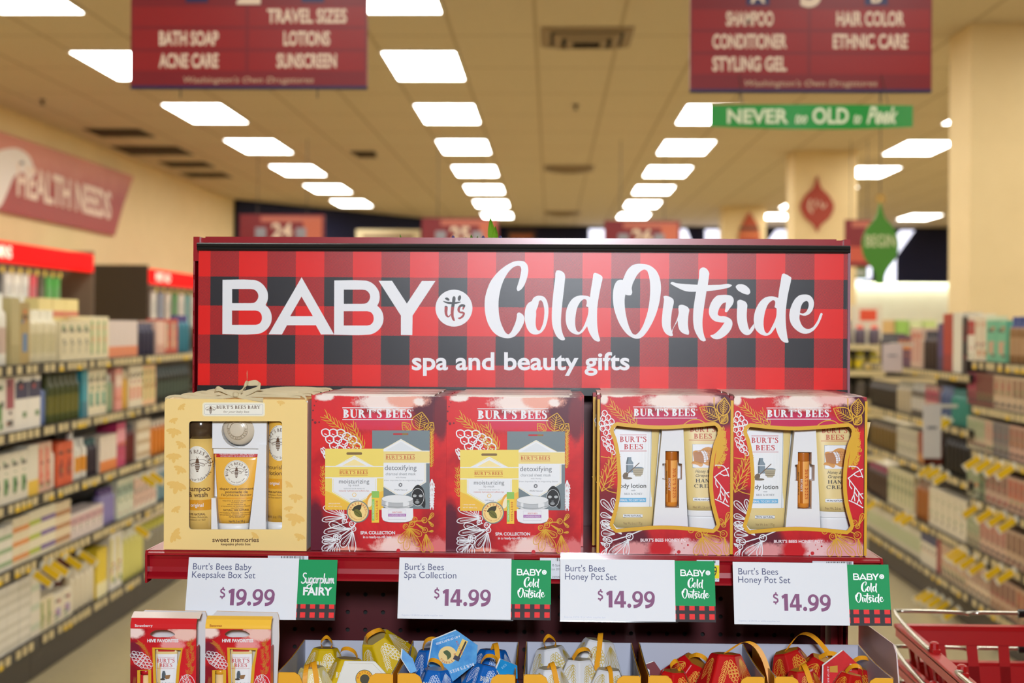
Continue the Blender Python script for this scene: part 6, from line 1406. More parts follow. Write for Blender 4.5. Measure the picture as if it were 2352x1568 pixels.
hm = MB(); wire(hm, [(-.002, -.33, BH + .008), (-.012, -.345, BH + .01), (-.016, -.36, BH + .01), (-.016, -.56, BH + .014), (-.01, -BD - .03, BH + .016), (.02, -BD - .035, BH + .016), (BW - .02, -BD - .035, BH + .016), (BW + .014, -BD - .02, BH + .014), (BW + .012, -.33, BH + .006)]); h2 = hm.build('handle', bk, smooth=True)
MB().tube([(.14, -BD - .035, BH + .016), (BW - .14, -BD - .035, BH + .016)], .0075, BLACK, 12).build('grip', h2, smooth=True)
NB = 9
for k, w_ in enumerate(('second', 'third', 'fourth', 'fifth', 'sixth', 'seventh', 'eighth', 'ninth', 'tenth')):
    dup(bk, (ob.x + 0, Yk2, ZR - BH - (ZR - BH - .002) / 9 * (k + 1)), 'red shopping basket nested %s from the top of the stack' % w_)
# ================================================================== aisle shelving on both sides
SHELFG = mat((50, 44, 34), .45, name='shelf_enamel'); KICK = mat((58, 50, 38), .5); BACKP = mat((44, 38, 30), .6, name='gondola_back'); TAGC = mat((206, 188, 140), .5, name='paper_ticket'); STRIP = mat((36, 31, 24), .4); TAGY = mat((230, 190, 30), .5, name='yellow_ticket')
def bay(label, side, y0, y1, heights, depth=.42, top=1.30):
    """one shelving bay; its face stands on x = side * 1.85"""
    xf_ = side * (1.85 if side < 0 else 1.80); t = thing('shelving_bay', label, 'shelving', (xf_, y0, 0), group='aisle shelving bays')
    L = y1 - y0; s = side; bx = lambda m, a, b, y_0, y_1, z0, z1, mm: m.box(min(s * a, s * b), max(s * a, s * b), y_0, y_1, z0, z1, mm)
    m = MB(); bx(m, .03, depth, .001, L - .001, 0, heights[-1] - .03, KICK); m.build('base_deck', t)
    m = MB(); bx(m, depth, depth + .03, .001, L - .001, 0, top, BACKP); m.build('back_panel', t)
    m = MB(); bx(m, depth - .02, depth + .05, .001, .02, 0, top, STRIP); m.build('upright', t)
    for i, z in enumerate(heights):
        m = MB(); bx(m, 0, depth, .003, L - .003, z - .022, z, SHELFG); sh = m.build('shelf', t)
        m = MB(); bx(m, -.008, 0, .003, L - .003, z - .036, z + .004, STRIP); yy = .02; random.seed(int(y0 * 100) + i)
        while yy < L - .06:
            w = random.choice((.034, .038, .042)); bx(m, -.0105, -.008, yy, yy + w, z - .03, z - .002, TAGC)
            if random.random() < .25: bx(m, -.0112, -.0105, yy, yy + w, z - .033, z - .018, TAGY)
            yy += w + random.choice((.012, .016, .02, .05))
        m.build('price_strip', sh)
    return t
LS = [1.15, .92, .676, .448, .16]
bay('grey shelving bay of the left aisle, nearest the camera', -1, 3.55, 4.77, LS); bay('grey shelving bay of the left aisle, second from the camera', -1, 4.77, 5.99, LS); bay('grey shelving bay of the left aisle behind the yellow keepsake box', -1, 5.99, 7.21, LS)
RS1 = [1.161, .974, .785, .58, .37, .16]; RS2 = [1.10, .863, .64, .365, .16]
bay('grey shelving bay of the right aisle, nearest the camera', 1, 4.2, 5.72, RS1); bay('grey shelving bay of the right aisle, farther from the camera', 1, 5.72, 7.7, RS2)

def bottle(c, cap, h, w, lab=None, pump=False):
    m = MB(); r = w * .46; mc, mk = mat(c, .35), mat(cap, .4)
    if pump: pr = [(r * .96, 0), (r, .006), (r, h * .62), (r * .9, h * .68), (r * .4, h * .73), (r * .34, h * .8), (r * .34, h * .84), (r * .14, h * .85), (r * .14, h * .95), (r * .5, h * .96), (r * .5, h)]; n_ = 4
    else: pr = [(r * .95, 0), (r, .006), (r, h * .70), (r * .93, h * .77), (r * .62, h * .82), (r * .62, h * .98), (r * .55, h)]; n_ = 4
    ms = [mc] * n_ + [mk] * (len(pr) - 1 - n_)
    if lab:
        pr = pr[:2] + [(r * 1.004, h * .18), (r * 1.004, h * .56)] + pr[2:]; ms = [mc, mc, mat(lab, .4)] + [mc] * (n_ - 2) + [mk] * (len(pr) - 1 - n_ - 1)
        ms = (ms + [mk] * len(pr))[:len(pr) - 1]
    m.lathe(pr, mc, 14, sx=1.0, sy=.85, mats=ms); return m
def carton(c, c2, h, w, dep, style=0):
    """upright carton with a printed front"""
    m = MB(); a, b = mat(c, .45), mat(c2, .45); W = w * .48
    m.box(-dep, -.0005, -W, W, 0, h, a)
    if style == 0: m.box(-.0005, 0, -W, W, h * .55, h * .85, b)
    elif style == 1: m.box(-.0005, 0, -W, W, 0, h * .3, b)
    elif style == 2:
        m.box(-.0005, 0, -W * .5, W * .5, h * .2, h * .5, b); m.box(-.0005, 0, -W * .6, W * .6, h * .72, h * .8, mat(tuple(int(v * .45) for v in c), .45))
    elif style == 3:
        for k in range(3): m.box(-.0005, 0, -W, W, h * (.1 + .3 * k), h * (.2 + .3 * k), b)
    elif style == 4: m.box(-.0005, 0, -W * .8, -W * .1, h * .15, h * .9, b)
    elif style == 5: m.box(-.0005, 0, -W * .75, W * .75, h * .4, h * .92, b); m.box(-.0005, 0, -W * .6, W * .6, h * .1, h * .2, mat((70, 60, 60), .5))
    if style in (0, 2, 4, 5):
        for k in range(4):
            y, zz, q, r_ = random.uniform(-W * .8, W * .3), h * random.uniform(.06, .82), W * random.uniform(.25, .7), h * random.uniform(.03, .12)
            m.box(-.0004, .0006 + .0002 * k, y, y + q, zz, zz + r_, mat(random.choice((c2, tuple(int(v * .5) for v in c2), tuple(int(v * .6) for v in c), (206, 120, 60), (110, 140, 90), (176, 70, 70))), .45))
    return m
def tubec(c, cap, h, w): 
    m = MB(); m.lathe([(w * .36, 0), (w * .38, h * .2)], mat(cap, .4), 12); m.lathe([(w * .38, h * .2), (w * .44, h * .6), (w * .46, h)], mat(c, .35), 12, sy=.55); return m
_ids = {}
def run(side, zi, z, u0, u1, kind, noun, c, c2, h, w, style=0, dep=.09, row=0, colname=None, stack=1, jit=.0):
    """a run of like products standing along a shelf from pixel column u0 to u1"""
    xf_ = side * (1.85 if side < 0 else 1.80); k = xf_
    Y0 = at_x(u0, 800, xf_).y; Y1 = at_x(u1, 800, xf_).y; ya, yb = sorted((Y0, Y1)); n = max(1, round((yb - ya) / w)); ww = (yb - ya) / n
    mesh = {'bottle': lambda: bottle(c, c2, h, ww * .95, style or None), 'pump': lambda: bottle(c, c2, h, ww * .95, style or None, True), 'carton': lambda: carton(c, c2, h, ww, dep, style), 'tube': lambda: tubec(c, c2, h, ww * .95)}[kind]()
    shelf = ['top', 'second', 'third', 'fourth', 'fifth', 'bottom'][zi] if side > 0 else ['top', 'second', 'third', 'fourth', 'bottom'][zi]
    aisle = 'left' if side < 0 else 'right'
    name = {'bottle': 'bottle', 'pump': 'pump_bottle', 'carton': 'carton', 'tube': 'tube'}[kind]
    d = .012 + (dep if kind != 'carton' and False else 0) + row * .11; proto = None
    key = (noun, shelf, aisle); idx = _ids.get(key, 0)
    for q in range(n):
        for st in range(stack):
            y = ya + ww * (q + .5); hj = random.uniform(-jit, jit)
            if kind == 'carton': x = xf_ + side * (d + abs(hj)); 
            else: x = xf_ + side * (d + ww * .5 + abs(hj))
            if proto is None:
                proto = mesh.build(name, smooth=(kind != 'carton')); ob_ = proto
                if kind == 'carton' and side < 0: pass
            else: ob_ = proto.copy(); COL.objects.link(ob_)
            ob_.location = (x, y, z + .0008 + (h + .0006) * st); ob_.rotation_euler = (0, 0, 0 if side < 0 else math.pi)
            idx += 1; num = ORD[(idx - 1) % 40]
            tag(ob_, '%s %s from the near end, %s shelf, %s aisle' % (num, noun, shelf, aisle), {'bottle': 'bottle', 'pump': 'bottle', 'carton': 'carton', 'tube': 'tube'}[kind], '%ss on the %s shelf of the %s aisle' % (noun, shelf, aisle))
    _ids[key] = idx
random.seed(21)
W_ = (232, 226, 208); CR = (222, 210, 172)
L = lambda *a, **k: run(-1, *a, **k)
# left aisle, top shelf
z = LS[0]
L(0, z, -30, 33, 'bottle', 'white rounded bottle', (236, 230, 214), (236, 230, 214), .235, .075, (206, 180, 160))
L(0, z, 33, 54, 'carton', 'olive beige carton', (184, 170, 120), (170, 156, 106), .235, .07, 1)
L(0, z, 54, 76, 'carton', 'tan carton with a blue label', (176, 150, 90), (96, 128, 164), .22, .08, 2)
L(0, z, 76, 146, 'bottle', 'ivory bottle', CR, (232, 224, 196), .195, .068, (206, 194, 150))
L(0, z, 146, 214, 'carton', 'ivory carton', CR, (196, 186, 150), .155, .075, 2)
L(0, z, 214, 256, 'carton', 'cream carton with a green stripe', (230, 218, 178), (126, 160, 82), .175, .08, 4)
L(0, z, 256, 322, 'carton', 'white carton with coloured corners', (216, 200, 190), (222, 130, 86), .16, .055, 1)
L(0, z, 322, 366, 'bottle', 'navy bottle', (44, 42, 66), (70, 66, 84), .15, .06)
L(0, z, 366, 384, 'carton', 'pale pink carton', (224, 188, 168), (202, 150, 130), .16, .06, 1)
L(0, z, 384, 414, 'carton', 'red carton', (190, 56, 34), (206, 190, 160), .17, .1, 4)
L(0, z, 414, 446, 'bottle', 'teal bottle', (46, 120, 140), (60, 46, 106), .19, .07)
L(0, z, 82, 112, 'bottle', 'dark green bottle with a white cap', (66, 84, 42), (226, 222, 206), .255, .085, row=1)
L(0, z, 112, 146, 'bottle', 'dark blue bottle with a white cap', (40, 58, 92), (226, 222, 206), .255, .085, row=1)
L(0, z, 160, 246, 'carton', 'flat stacked carton with a yellow top', (226, 208, 140), (206, 120, 90), .245, .15, 3, row=1)
# second shelf
z = LS[1]
L(1, z, -30, 20, 'carton', 'white carton', W_, (96, 140, 70), .205, .1, 2); L(1, z, 20, 44, 'carton', 'white carton with a maroon splash', (228, 220, 206), (158, 72, 84), .20, .1, 5); L(1, z, 44, 102, 'carton', 'tall white carton with navy numerals', (236, 230, 216), (44, 44, 82), .20, .125, 0)
L(1, z, 102, 124, 'bottle', 'bottle with a blue body', (92, 116, 170), (236, 232, 220), .165, .07); L(1, z, 124, 196, 'bottle', 'dark olive bottle', (74, 82, 36), (92, 92, 52), .185, .055, (110, 106, 40)); L(1, z, 196, 210, 'carton', 'teal carton', (32, 140, 156), (24, 110, 128), .21, .06, 1)
L(1, z, 210, 252, 'carton', 'cream carton with a green patch', (224, 212, 178), (46, 146, 120), .19, .085, 2); L(1, z, 252, 272, 'bottle', 'pale green bottle', (150, 166, 130), (216, 210, 190), .16, .06); L(1, z, 272, 288, 'carton', 'pink carton', (222, 146, 132), (230, 200, 180), .185, .06, 0); L(1, z, 288, 304, 'bottle', 'golden bottle', (220, 172, 66), (230, 210, 160), .17, .06); L(1, z, 304, 334, 'carton', 'white carton with a red mark', (228, 216, 186), (214, 88, 66), .19, .07, 2); L(1, z, 334, 364, 'carton', 'peach carton edged with green', (234, 190, 140), (150, 176, 90), .185, .07, 4); L(1, z, 364, 446, 'bottle', 'dark bottle', (48, 52, 44), (60, 70, 62), .17, .055, (70, 82, 70))
L(1, z, 60, 130, 'bottle', 'deep green bottle', (60, 76, 30), (50, 60, 36), .19, .07, row=1)
# third shelf
z = LS[2]
L(2, z, -30, 74, 'carton', 'white carton with small green marks', (228, 220, 198), (98, 146, 90), .17, .08, 2); L(2, z, 74, 98, 'carton', 'yellow and white carton', (226, 218, 196), (232, 190, 60), .18, .075, 1); L(2, z, 98, 128, 'carton', 'rose and yellow carton', (218, 176, 150), (226, 110, 90), .18, .07, 4); L(2, z, 128, 140, 'bottle', 'white bottle', W_, W_, .17, .06)
L(2, z, 140, 176, 'carton', 'bright orange red carton', (214, 82, 36), (150, 44, 30), .165, .09, 2); L(2, z, 176, 186, 'bottle', 'slim white bottle', (228, 222, 206), (228, 222, 206), .2, .05); L(2, z, 186, 216, 'bottle', 'white bottle with an orange label', (228, 222, 206), (228, 222, 206), .16, .07, (224, 150, 50)); L(2, z, 216, 238, 'bottle', 'plum black bottle', (52, 40, 50), (64, 100, 96), .15, .055); L(2, z, 238, 276, 'carton', 'white carton with an orange foot', (222, 206, 186), (224, 124, 44), .15, .065, 1); L(2, z, 276, 296, 'carton', 'magenta carton', (186, 44, 96), (226, 150, 160), .19, .06, 0); L(2, z, 296, 322, 'bottle', 'maroon bottle', (104, 30, 32), (70, 60, 60), .17, .06); L(2, z, 322, 352, 'carton', 'tan and white carton', (222, 208, 180), (182, 152, 110), .18, .06, 3); L(2, z, 352, 446, 'bottle', 'orange bottle', (214, 126, 40), (226, 210, 180), .16, .06)
# fourth shelf
z = LS[3]
L(3, z, -30, 40, 'carton', 'white carton dotted with green', (230, 224, 206), (150, 176, 130), .15, .07, 3); L(3, z, 40, 78, 'carton', 'cream carton with orange squares', (230, 216, 180), (222, 140, 70), .165, .075, 3); L(3, z, 78, 104, 'carton', 'cream carton with lime squares', (232, 222, 190), (178, 190, 60), .17, .07, 3); L(3, z, 104, 138, 'carton', 'cream carton with violet squares', (232, 222, 190), (112, 84, 150), .17, .07, 3); L(3, z, 138, 172, 'carton', 'cream carton with brown squares', (226, 206, 168), (176, 116, 66), .165, .07, 3)
L(3, z, 172, 246, 'carton', 'small rose and white carton', (222, 206, 196), (196, 150, 150), .10, .075, 0); L(3, z, 190, 226, 'bottle', 'pearly jar', (226, 216, 200), (226, 216, 200), .15, .075, row=1); L(3, z, 246, 278, 'bottle', 'lilac bottle', (150, 138, 186), (100, 70, 120), .15, .065); L(3, z, 278, 316, 'carton', 'pale green carton', (206, 208, 182), (150, 170, 150), .17, .075, 0); L(3, z, 316, 368, 'carton', 'white carton with a red edge', (222, 212, 190), (190, 80, 66), .165, .065, 4); L(3, z, 368, 446, 'bottle', 'blue grey bottle', (120, 150, 156), (206, 206, 196), .16, .06)
# bottom shelf
z = LS[4]
L(4, z, -30, 82, 'carton', 'white dotted tissue carton', (228, 222, 206), (206, 200, 180), .115, .10, 3, dep=.2, stack=2); L(4, z, 82, 104, 'carton', 'tall white tissue carton', (228, 220, 200), (200, 206, 180), .235, .09, 3, dep=.2); L(4, z, 104, 134, 'carton', 'short cream carton', (226, 212, 176), (150, 160, 80), .12, .08, 4); L(4, z, 134, 176, 'carton', 'short white carton with a purple label', (226, 216, 190), (160, 140, 180), .11, .08, 2)
L(4, z, 108, 164, 'bottle', 'mustard yellow bottle', (196, 158, 20), (214, 196, 140), .27, .075, row=1); L(4, z, 164, 192, 'bottle', 'lavender bottle', (172, 164, 196), (226, 220, 206), .26, .08, row=1); L(4, z, 176, 232, 'bottle', 'cream slim bottle', (226, 214, 184), (226, 214, 184), .17, .06); L(4, z, 232, 256, 'carton', 'bright yellow carton', (226, 196, 30), (240, 230, 180), .2, .07, 1); L(4, z, 196, 262, 'carton', 'maroon carton', (126, 32, 34), (150, 60, 50), .255, .1, 1, row=1); L(4, z, 262, 290, 'carton', 'white upright carton', (232, 226, 212), (216, 200, 60), .24, .08, 4); L(4, z, 290, 344, 'bottle', 'pale lime bottle', (222, 214, 120), (234, 228, 196), .22, .075); L(4, z, 344, 446, 'bottle', 'smoky bottle', (150, 142, 120), (206, 196, 60), .2, .07)
# right aisle
R_ = lambda *a, **k: run(1, *a, **k)
z = RS2[0]
R_(0, z, 2012, 2058, 'bottle', 'black bottle', (46, 40, 40), (60, 54, 50), .17, .06); R_(0, z, 2058, 2086, 'carton', 'violet and orange carton', (92, 50, 84), (214, 130, 60), .16, .07, 0); R_(0, z, 2086, 2112, 'carton', 'pink ivory carton', (214, 184, 160), (190, 110, 110), .2, .07, 4); R_(0, z, 2112, 2148, 'bottle', 'dark brown bottle', (66, 50, 44), (50, 40, 40), .185, .055); R_(0, z, 2148, 2160, 'carton', 'violet carton', (72, 58, 110), (50, 40, 80), .22, .06, 1); R_(0, z, 2160, 2180, 'carton', 'tall red carton', (176, 52, 28), (150, 40, 26), .265, .085, 1); R_(0, z, 2182, 2202, 'carton', 'tall white carton', (226, 220, 200), (226, 220, 200), .27, .08, 1); R_(0, z, 2204, 2214, 'carton', 'slim black carton', (40, 34, 32), (80, 30, 30), .25, .05, 0)
z = RS1[0]
R_(0, z, 2216, 2232, 'carton', 'white carton with a red top', (228, 220, 200), (176, 40, 40), .2, .06, 0); R_(0, z, 2232, 2258, 'carton', 'cream tall carton', (226, 214, 186), (206, 190, 160), .19, .06, 4); R_(0, z, 2258, 2304, 'carton', 'mint green carton', (110, 186, 148), (200, 160, 130), .17, .11, 2); R_(0, z, 2304, 2400, 'bottle', 'brown striped bottle with a navy cap', (150, 112, 72), (36, 52, 110), .185, .062, (186, 150, 110))
def hair(zi, z, segs):
    for (u0, u1, noun, c, c2) in segs: R_(zi, z, u0, u1, 'carton', noun, c, c2, .135 if zi else .14, .062, 5)
TAN = (206, 182, 150); PINKT = (200, 160, 140); BRN = (150, 110, 84); GRN = (156, 168, 130); GRYT = (140, 132, 126)
hair(1, RS1[1], [(2216, 2236, 'plum hair carton', (124, 44, 60), (176, 40, 90)), (2236, 2276, 'reddish brown hair carton', (134, 76, 60), (110, 50, 44)), (2276, 2318, 'tan hair carton', TAN, (176, 140, 110)), (2318, 2400, 'sandy hair carton', (214, 190, 156), BRN)])
hair(2, RS1[2], [(2216, 2256, 'pale green hair carton', (190, 180, 150), GRN), (2256, 2274, 'beige hair carton', TAN, (190, 150, 130)), (2274, 2312, 'grey hair carton', GRYT, (110, 104, 104)), (2312, 2400, 'peach hair carton', PINKT, BRN)])
hair(3, RS1[3], [(2216, 2242, 'sage hair carton', (176, 178, 150), GRN), (2242, 2258, 'dark green hair carton', (110, 128, 96), (90, 110, 80)), (2258, 2310, 'ash brown hair carton', (190, 160, 140), (136, 96, 80)), (2310, 2400, 'copper hair carton', (200, 164, 140), (176, 84, 66))])
hair(4, RS1[4], [(2216, 2246, 'leaf green hair carton', (170, 160, 126), GRN), (2246, 2306, 'rosy hair carton', (206, 172, 146), (176, 110, 96)), (2306, 2400, 'walnut hair carton', (190, 160, 130), (132, 90, 66))])
hair(5, RS1[5], [(2216, 2270, 'light hair carton', (216, 196, 164), (170, 130, 110)), (2270, 2330, 'chestnut hair carton', (190, 154, 124), (120, 70, 50)), (2330, 2400, 'auburn hair carton', (196, 158, 124), (160, 90, 50))])
z = RS2[1]
R_(1, z, 1990, 2050, 'bottle', 'shadowy bottle', (60, 52, 44), (90, 80, 66), .14, .06); R_(1, z, 2050, 2082, 'bottle', 'grey beige bottle', (190, 176, 146), (170, 160, 130), .16, .07); R_(1, z, 2082, 2120, 'bottle', 'grey bottle with a pale badge', (120, 112, 100), (196, 190, 170), .165, .075, (206, 200, 186)); R_(1, z, 2120, 2150, 'carton', 'magenta pink carton', (190, 150, 140), (170, 50, 90), .16, .06, 0); R_(1, z, 2150, 2174, 'bottle', 'slate blue bottle', (84, 100, 140), (110, 120, 150), .17, .06); R_(1, z, 2174, 2215, 'bottle', 'turquoise bottle', (64, 146, 130), (50, 120, 106), .165, .06)
z = RS2[2]
R_(2, z, 1990, 2056, 'bottle', 'bronze bottle', (120, 96, 50), (90, 76, 46), .15, .07); R_(2, z, 2056, 2104, 'carton', 'greyish white carton', (196, 190, 166), (176, 170, 150), .15, .09, 0); R_(2, z, 2104, 2118, 'carton', 'brick red carton', (146, 60, 36), (186, 120, 50), .15, .07, 1); R_(2, z, 2162, 2215, 'bottle', 'black glossy bottle', (34, 32, 32), (50, 46, 44), .175, .06)
z = RS2[3]
R_(3, z, 1985, 2036, 'bottle', 'mixed dark bottle', (80, 60, 50), (150, 60, 80), .17, .06); R_(3, z, 2036, 2096, 'carton', 'ivory green carton', (206, 198, 160), (150, 160, 110), .2, .07, 4); R_(3, z, 2096, 2130, 'bottle', 'copper bottle', (168, 104, 50), (150, 120, 90), .19, .065); R_(3, z, 2130, 2215, 'carton', 'wide white carton', (222, 212, 186), (206, 196, 166), .18, .09, 4)
z = RS2[4]
R_(4, z, 1985, 2112, 'bottle', 'ivory tall bottle', (214, 206, 180), (206, 198, 166), .185, .06, (196, 200, 160)); R_(4, z, 2112, 2148, 'carton', 'white carton with a navy top', (220, 212, 190), (40, 48, 90), .2, .07, 0); R_(4, z, 2148, 2158, 'carton', 'dark red carton', (140, 30, 32), (150, 40, 40), .2, .06, 1); R_(4, z, 2158, 2215, 'carton', 'tawny carton', (206, 184, 150), (190, 150, 120), .15, .065, 5)
# yellow shelf flags and hanging cards
FL = MB(); FL.prism([(-.004, -.014), (.09, -.016), (.09, .016), (-.004, .014)], lambda u, v, d: (u, .0008 * d, v), mat((236, 232, 210), .5)); FL.box(.012, .08, -.0006, .0014, -.0135, .0135, mat((240, 198, 10), .5)); flag0 = None
def flag(u, v, side, words, rx=-.5):
    global flag0
    xf_ = side * (1.85 if side < 0 else 1.80); p = at_x(u, v, xf_)
    if flag0 is None: ob_ = flag0 = FL.build('shelf_flag')
    else: ob_ = flag0.copy(); COL.objects.link(ob_)
    ob_.location = (xf_ - side * .012, p.y, p.z); ob_.rotation_euler = (0, .6, 0 if side < 0 else math.pi)
    tag(ob_, words, 'shelf flag', 'yellow shelf flags of the %s aisle' % ('left' if side < 0 else 'right'))
for k, (u, v) in enumerate(((66, 1312), (86, 1296), (106, 1288), (140, 1276), (172, 1266), (300, 1206), (316, 1090), (335, 1084))): flag(u, v, -1, '%s yellow and white shelf flag from the near end, left aisle' % ORD[k])
for k, (u, v) in enumerate(((2340, 1068), (2312, 1062), (2286, 1055), (2262, 1048), (2344, 1190), (2318, 1178), (2290, 1170), (2256, 1160), (2340, 1308), (2310, 1300), (2272, 1290), (2250, 1278), (2232, 1268), (2222, 1262), (2215, 1258), (2192, 962), (2180, 958), (2186, 1086), (2168, 1074), (2150, 1070), (2106, 1182), (2090, 1176), (2190, 1380), (2172, 1370), (2156, 1360), (2142, 1356), (2210, 1396), (2020, 1150))): flag(u, v, 1, '%s yellow and white shelf flag listed from the near top, right aisle' % ORD[k])
def card(label, u0, u1, v0, v1, Y_, c):
    a, b, z0, z1 = level(u0, u1, v0, v1, Y_); t = thing('hanging_card', label, 'hanging card', ((a + b) / 2, Y_, z0), group='cards hanging from the right shelves')
    MB().rbox(-(b - a) / 2, (b - a) / 2, 0, .004, 0, z1 - z0, .0015, mat(c, .5)).build('card', t); MB().box(-.02, .02, -.001, 0, (z1 - z0) * .55, (z1 - z0) * .6, GREYI).build('printing', t)
    MB().box(-.012, 1.798 - (a + b) / 2, .006, .01, z1 - z0 - .012, z1 - z0 + .004, mat((206, 200, 180), .5)).build('clip', t)
card('pinkish white card hanging off the top shelf end, right aisle', 2027, 2073, 789, 853, 6.6, (206, 190, 184)); card('tall pale card hanging down across two shelves, right aisle', 2120, 2162, 930, 1052, 5.9, (206, 202, 196))

# ------------------------------------------------------------------ shelving end farther back on the right
p0 = at(1960, 790, 9.4); p1 = at(2032, 790, 9.4)
t = thing('shelving_bay', 'far shelving end facing the camera beyond the right aisle', 'shelving', (1.25, 9.4, 0)); wE = 1.1
hs = [at(1990, 792, 9.4).z, at(1990, 852, 9.4).z, at(1990, 920, 9.4).z, .7, .4, .12]
MB().box(0, wE, .35, .4, 0, 1.35, BACKP).build('back_panel', t); MB().box(0, wE, .02, .35, 0, .1, KICK).build('base_deck', t)
for z in hs:
    sh = MB().box(0, wE, 0, .35, z - .02, z, SHELFG).build('shelf', t); MB().box(0, wE, -.006, 0, z - .035, z + .003, TAGC).build('price_strip', sh)
for i, (z, c, cap, n, noun, st) in enumerate(((hs[0], (96, 84, 96), (226, 90, 60), 7, 'dark bottle', 0), (hs[1], (150, 140, 90), (216, 196, 30), 7, 'olive bottle', (226, 200, 30)), (hs[2], (90, 80, 70), (120, 110, 90), 7, 'grey bottle', 0))):
    pr = None
    for k in range(n):
        x = 1.25 + wE - .06 - k * .1
        if pr is None: pr = bottle(c, cap, .14, .085, st or None).build('bottle', smooth=True); ob_ = pr
        else: ob_ = pr.copy(); COL.objects.link(ob_)
        ob_.location = (x, 9.46, z); tag(ob_, '%s %s from the right on the %s shelf of the far shelving end' % (ORD[k], noun, ('top', 'second', 'third')[i]), 'bottle', '%ss on the far shelving end' % noun)
t = thing('promo_box', 'orange red promotional box on top of the far shelving end', 'box', (at(1998, 740, 9.5).x, 9.55, hs[0] + .001)); MB().box(-.1, .1, 0, .12, 0, at(1998, 700, 9.5).z - hs[0], mat((226, 216, 190), .5)).build('carton', t); MB().box(-.06, .06, -.001, 0, .17, .25, mat((226, 84, 50), .5)).build('panel', t)
for k, (u, c, lab) in enumerate(((2040, (206, 170, 110), 'tan'), (2072, (150, 190, 90), 'pale green'), (2104, (206, 214, 160), 'lime white'), (2136, (190, 206, 130), 'yellow green'))):
    Y_ = 12.0; p = at(u, 770, Y_); t = thing('display_box', '%s display box on the low table far beyond the right aisle' % lab, 'display box', (p.x, Y_, .9), group='far display boxes')
    MB().box(-.055, .055, 0, .1, 0, at(u, 735, Y_).z - .9, mat(c, .5)).build('carton', t); MB().box(-.05, .05, -.001, 0, .15, .3, mat((120, 90, 130), .5)).build('panel', t)
t = thing('low_table', 'low display table far beyond the right aisle', 'table', (at(2088, 770, 12.05).x, 12.05, 0)); MB().box(-.5, .5, -.2, .3, .86, .9, BACKP).build('tabletop', t)
for (a, b) in ((-.45, -.17), (.45, -.17), (-.45, .27), (.45, .27)): MB().box(a - .02, a + .02, b - .02, b + .02, 0, .86, KICK).build('leg', t)

# ================================================================== wall fixtures along the left wall
XW = -4.9; REDS = mat((238, 2, 5), .6, spec=.08, emit=.62, name='lit_red_strip'); LITW = mat((255, 226, 206), .4, emit=1.1, name='lit_lettering')
def fixture(label, y0, y1, u_strip, v0, v1, words, wu):
    p = at_x(u_strip, v0, XW); q = at_x(u_strip, v1, XW); zt, zb = p.z, q.z
    t = thing('peg_fixture', label, 'wall shelving', (XW, y0, 0), group='wall fixtures'); Ln = y1 - y0; GB = mat((98, 82, 64), .6); DK = mat((66, 54, 40), .6)
    MB().box(-.52 - (XW + 4.9), -.49 - (XW + 4.9), 0, Ln, 0, zt + .02, GB).build('back_panel', t); MB().box(-.5 - (XW + 4.9), .0, -.02, 0, 0, zt + .04, DK).build('side_panel', t); MB().box(-.5, 0, Ln, Ln + .02, 0, zt + .04, mat((128, 110, 90), .6)).build('side_panel', t)
    st = MB().box(-.06, 0, .05, Ln, zb, zt, REDS).build('lit_strip', t)
    if words:
        v, tt = text_tris(words, .02); k = (zt - zb) * .55 / CAP; lo = min(a[0] for a in v); m = MB(); yc = (at_x(wu, v0, XW).y - y0) if wu > 100 else at_x(26, v0, XW).y - y0 - (max(a[0] for a in v) - lo) * k
        m.add([(.003, yc + (a[0] - lo) * k, zb + (zt - zb) * .22 + a[1] * k) for a in v], tt, LITW); m.build('lettering', st)
    for z in (.15, .5, .85, 1.2): MB().box(-.49, 0, 0, Ln, z - .02, z, SHELFG).build('shelf', t)
    return zt, zb
XW2 = -4.67
zt1, zb1 = fixture('wall fixture with a bright red lit strip at the far left', 10.4, 14.1, 0, 552, 600, 'VITAMINS', -130)
XW1, XW = XW, XW2
zt2, zb2 = fixture('wall fixture with a red lit strip just left of the plaid header', 15.3, 21.5, 340, 616, 650, 'FIRST AID', 358)
YT_ = mat((240, 206, 80), .4); BAGC = [((240, 236, 224), 'white'), ((48, 44, 44), 'black'), ((226, 222, 214), 'pearl'), ((222, 70, 84), 'coral red'), ((70, 62, 30), 'olive'), ((70, 170, 60), 'green')]
def pegs(y0, y1, n, zt, names, ln):
    proto = None
    for k in range(n):
        y = y0 + (y1 - y0) * k / max(n - 1, 1); c, nm = names[k % len(names)]
        t = thing('hook_pack', '%s hook pack in place %s from the camera under the %s red strip' % (nm, ORD[k], ln), 'hook pack', (XW - .1, y, zt), group='hook packs under the %s red strip' % ln)
        MB().tube([(-.37, 0, .02), (.06, 0, .02), (.075, 0, .035)], .004, CH, 6).build('hook', t); MB().box(.075, .079, -.03, .03, .0, .05, YT_).build('price_tag', t)
        MB().rbox(.02, .05, -.075, .075, -.42, .0, .008, mat(c, .35)).build('pack', t); MB().box(.05, .0515, -.055, .055, -.26, -.1, mat(tuple(min(255, int(v * .6 + 60)) for v in c), .4)).build('pack_label', t)
XW = XW1
pegs(11.6, 13.2, 9, zb1 - .09, [BAGC[0], BAGC[1], BAGC[2], BAGC[0], BAGC[2], BAGC[3], BAGC[4], BAGC[5], BAGC[5]], 'nearer')
XW = XW2
pegs(15.7, 19.0, 12, zb2 - .09, [((226, 220, 210), 'white'), ((140, 150, 170), 'grey blue'), ((226, 214, 200), 'ivory'), ((80, 150, 90), 'green'), ((236, 230, 220), 'bright white'), ((110, 170, 170), 'aqua')], 'farther')

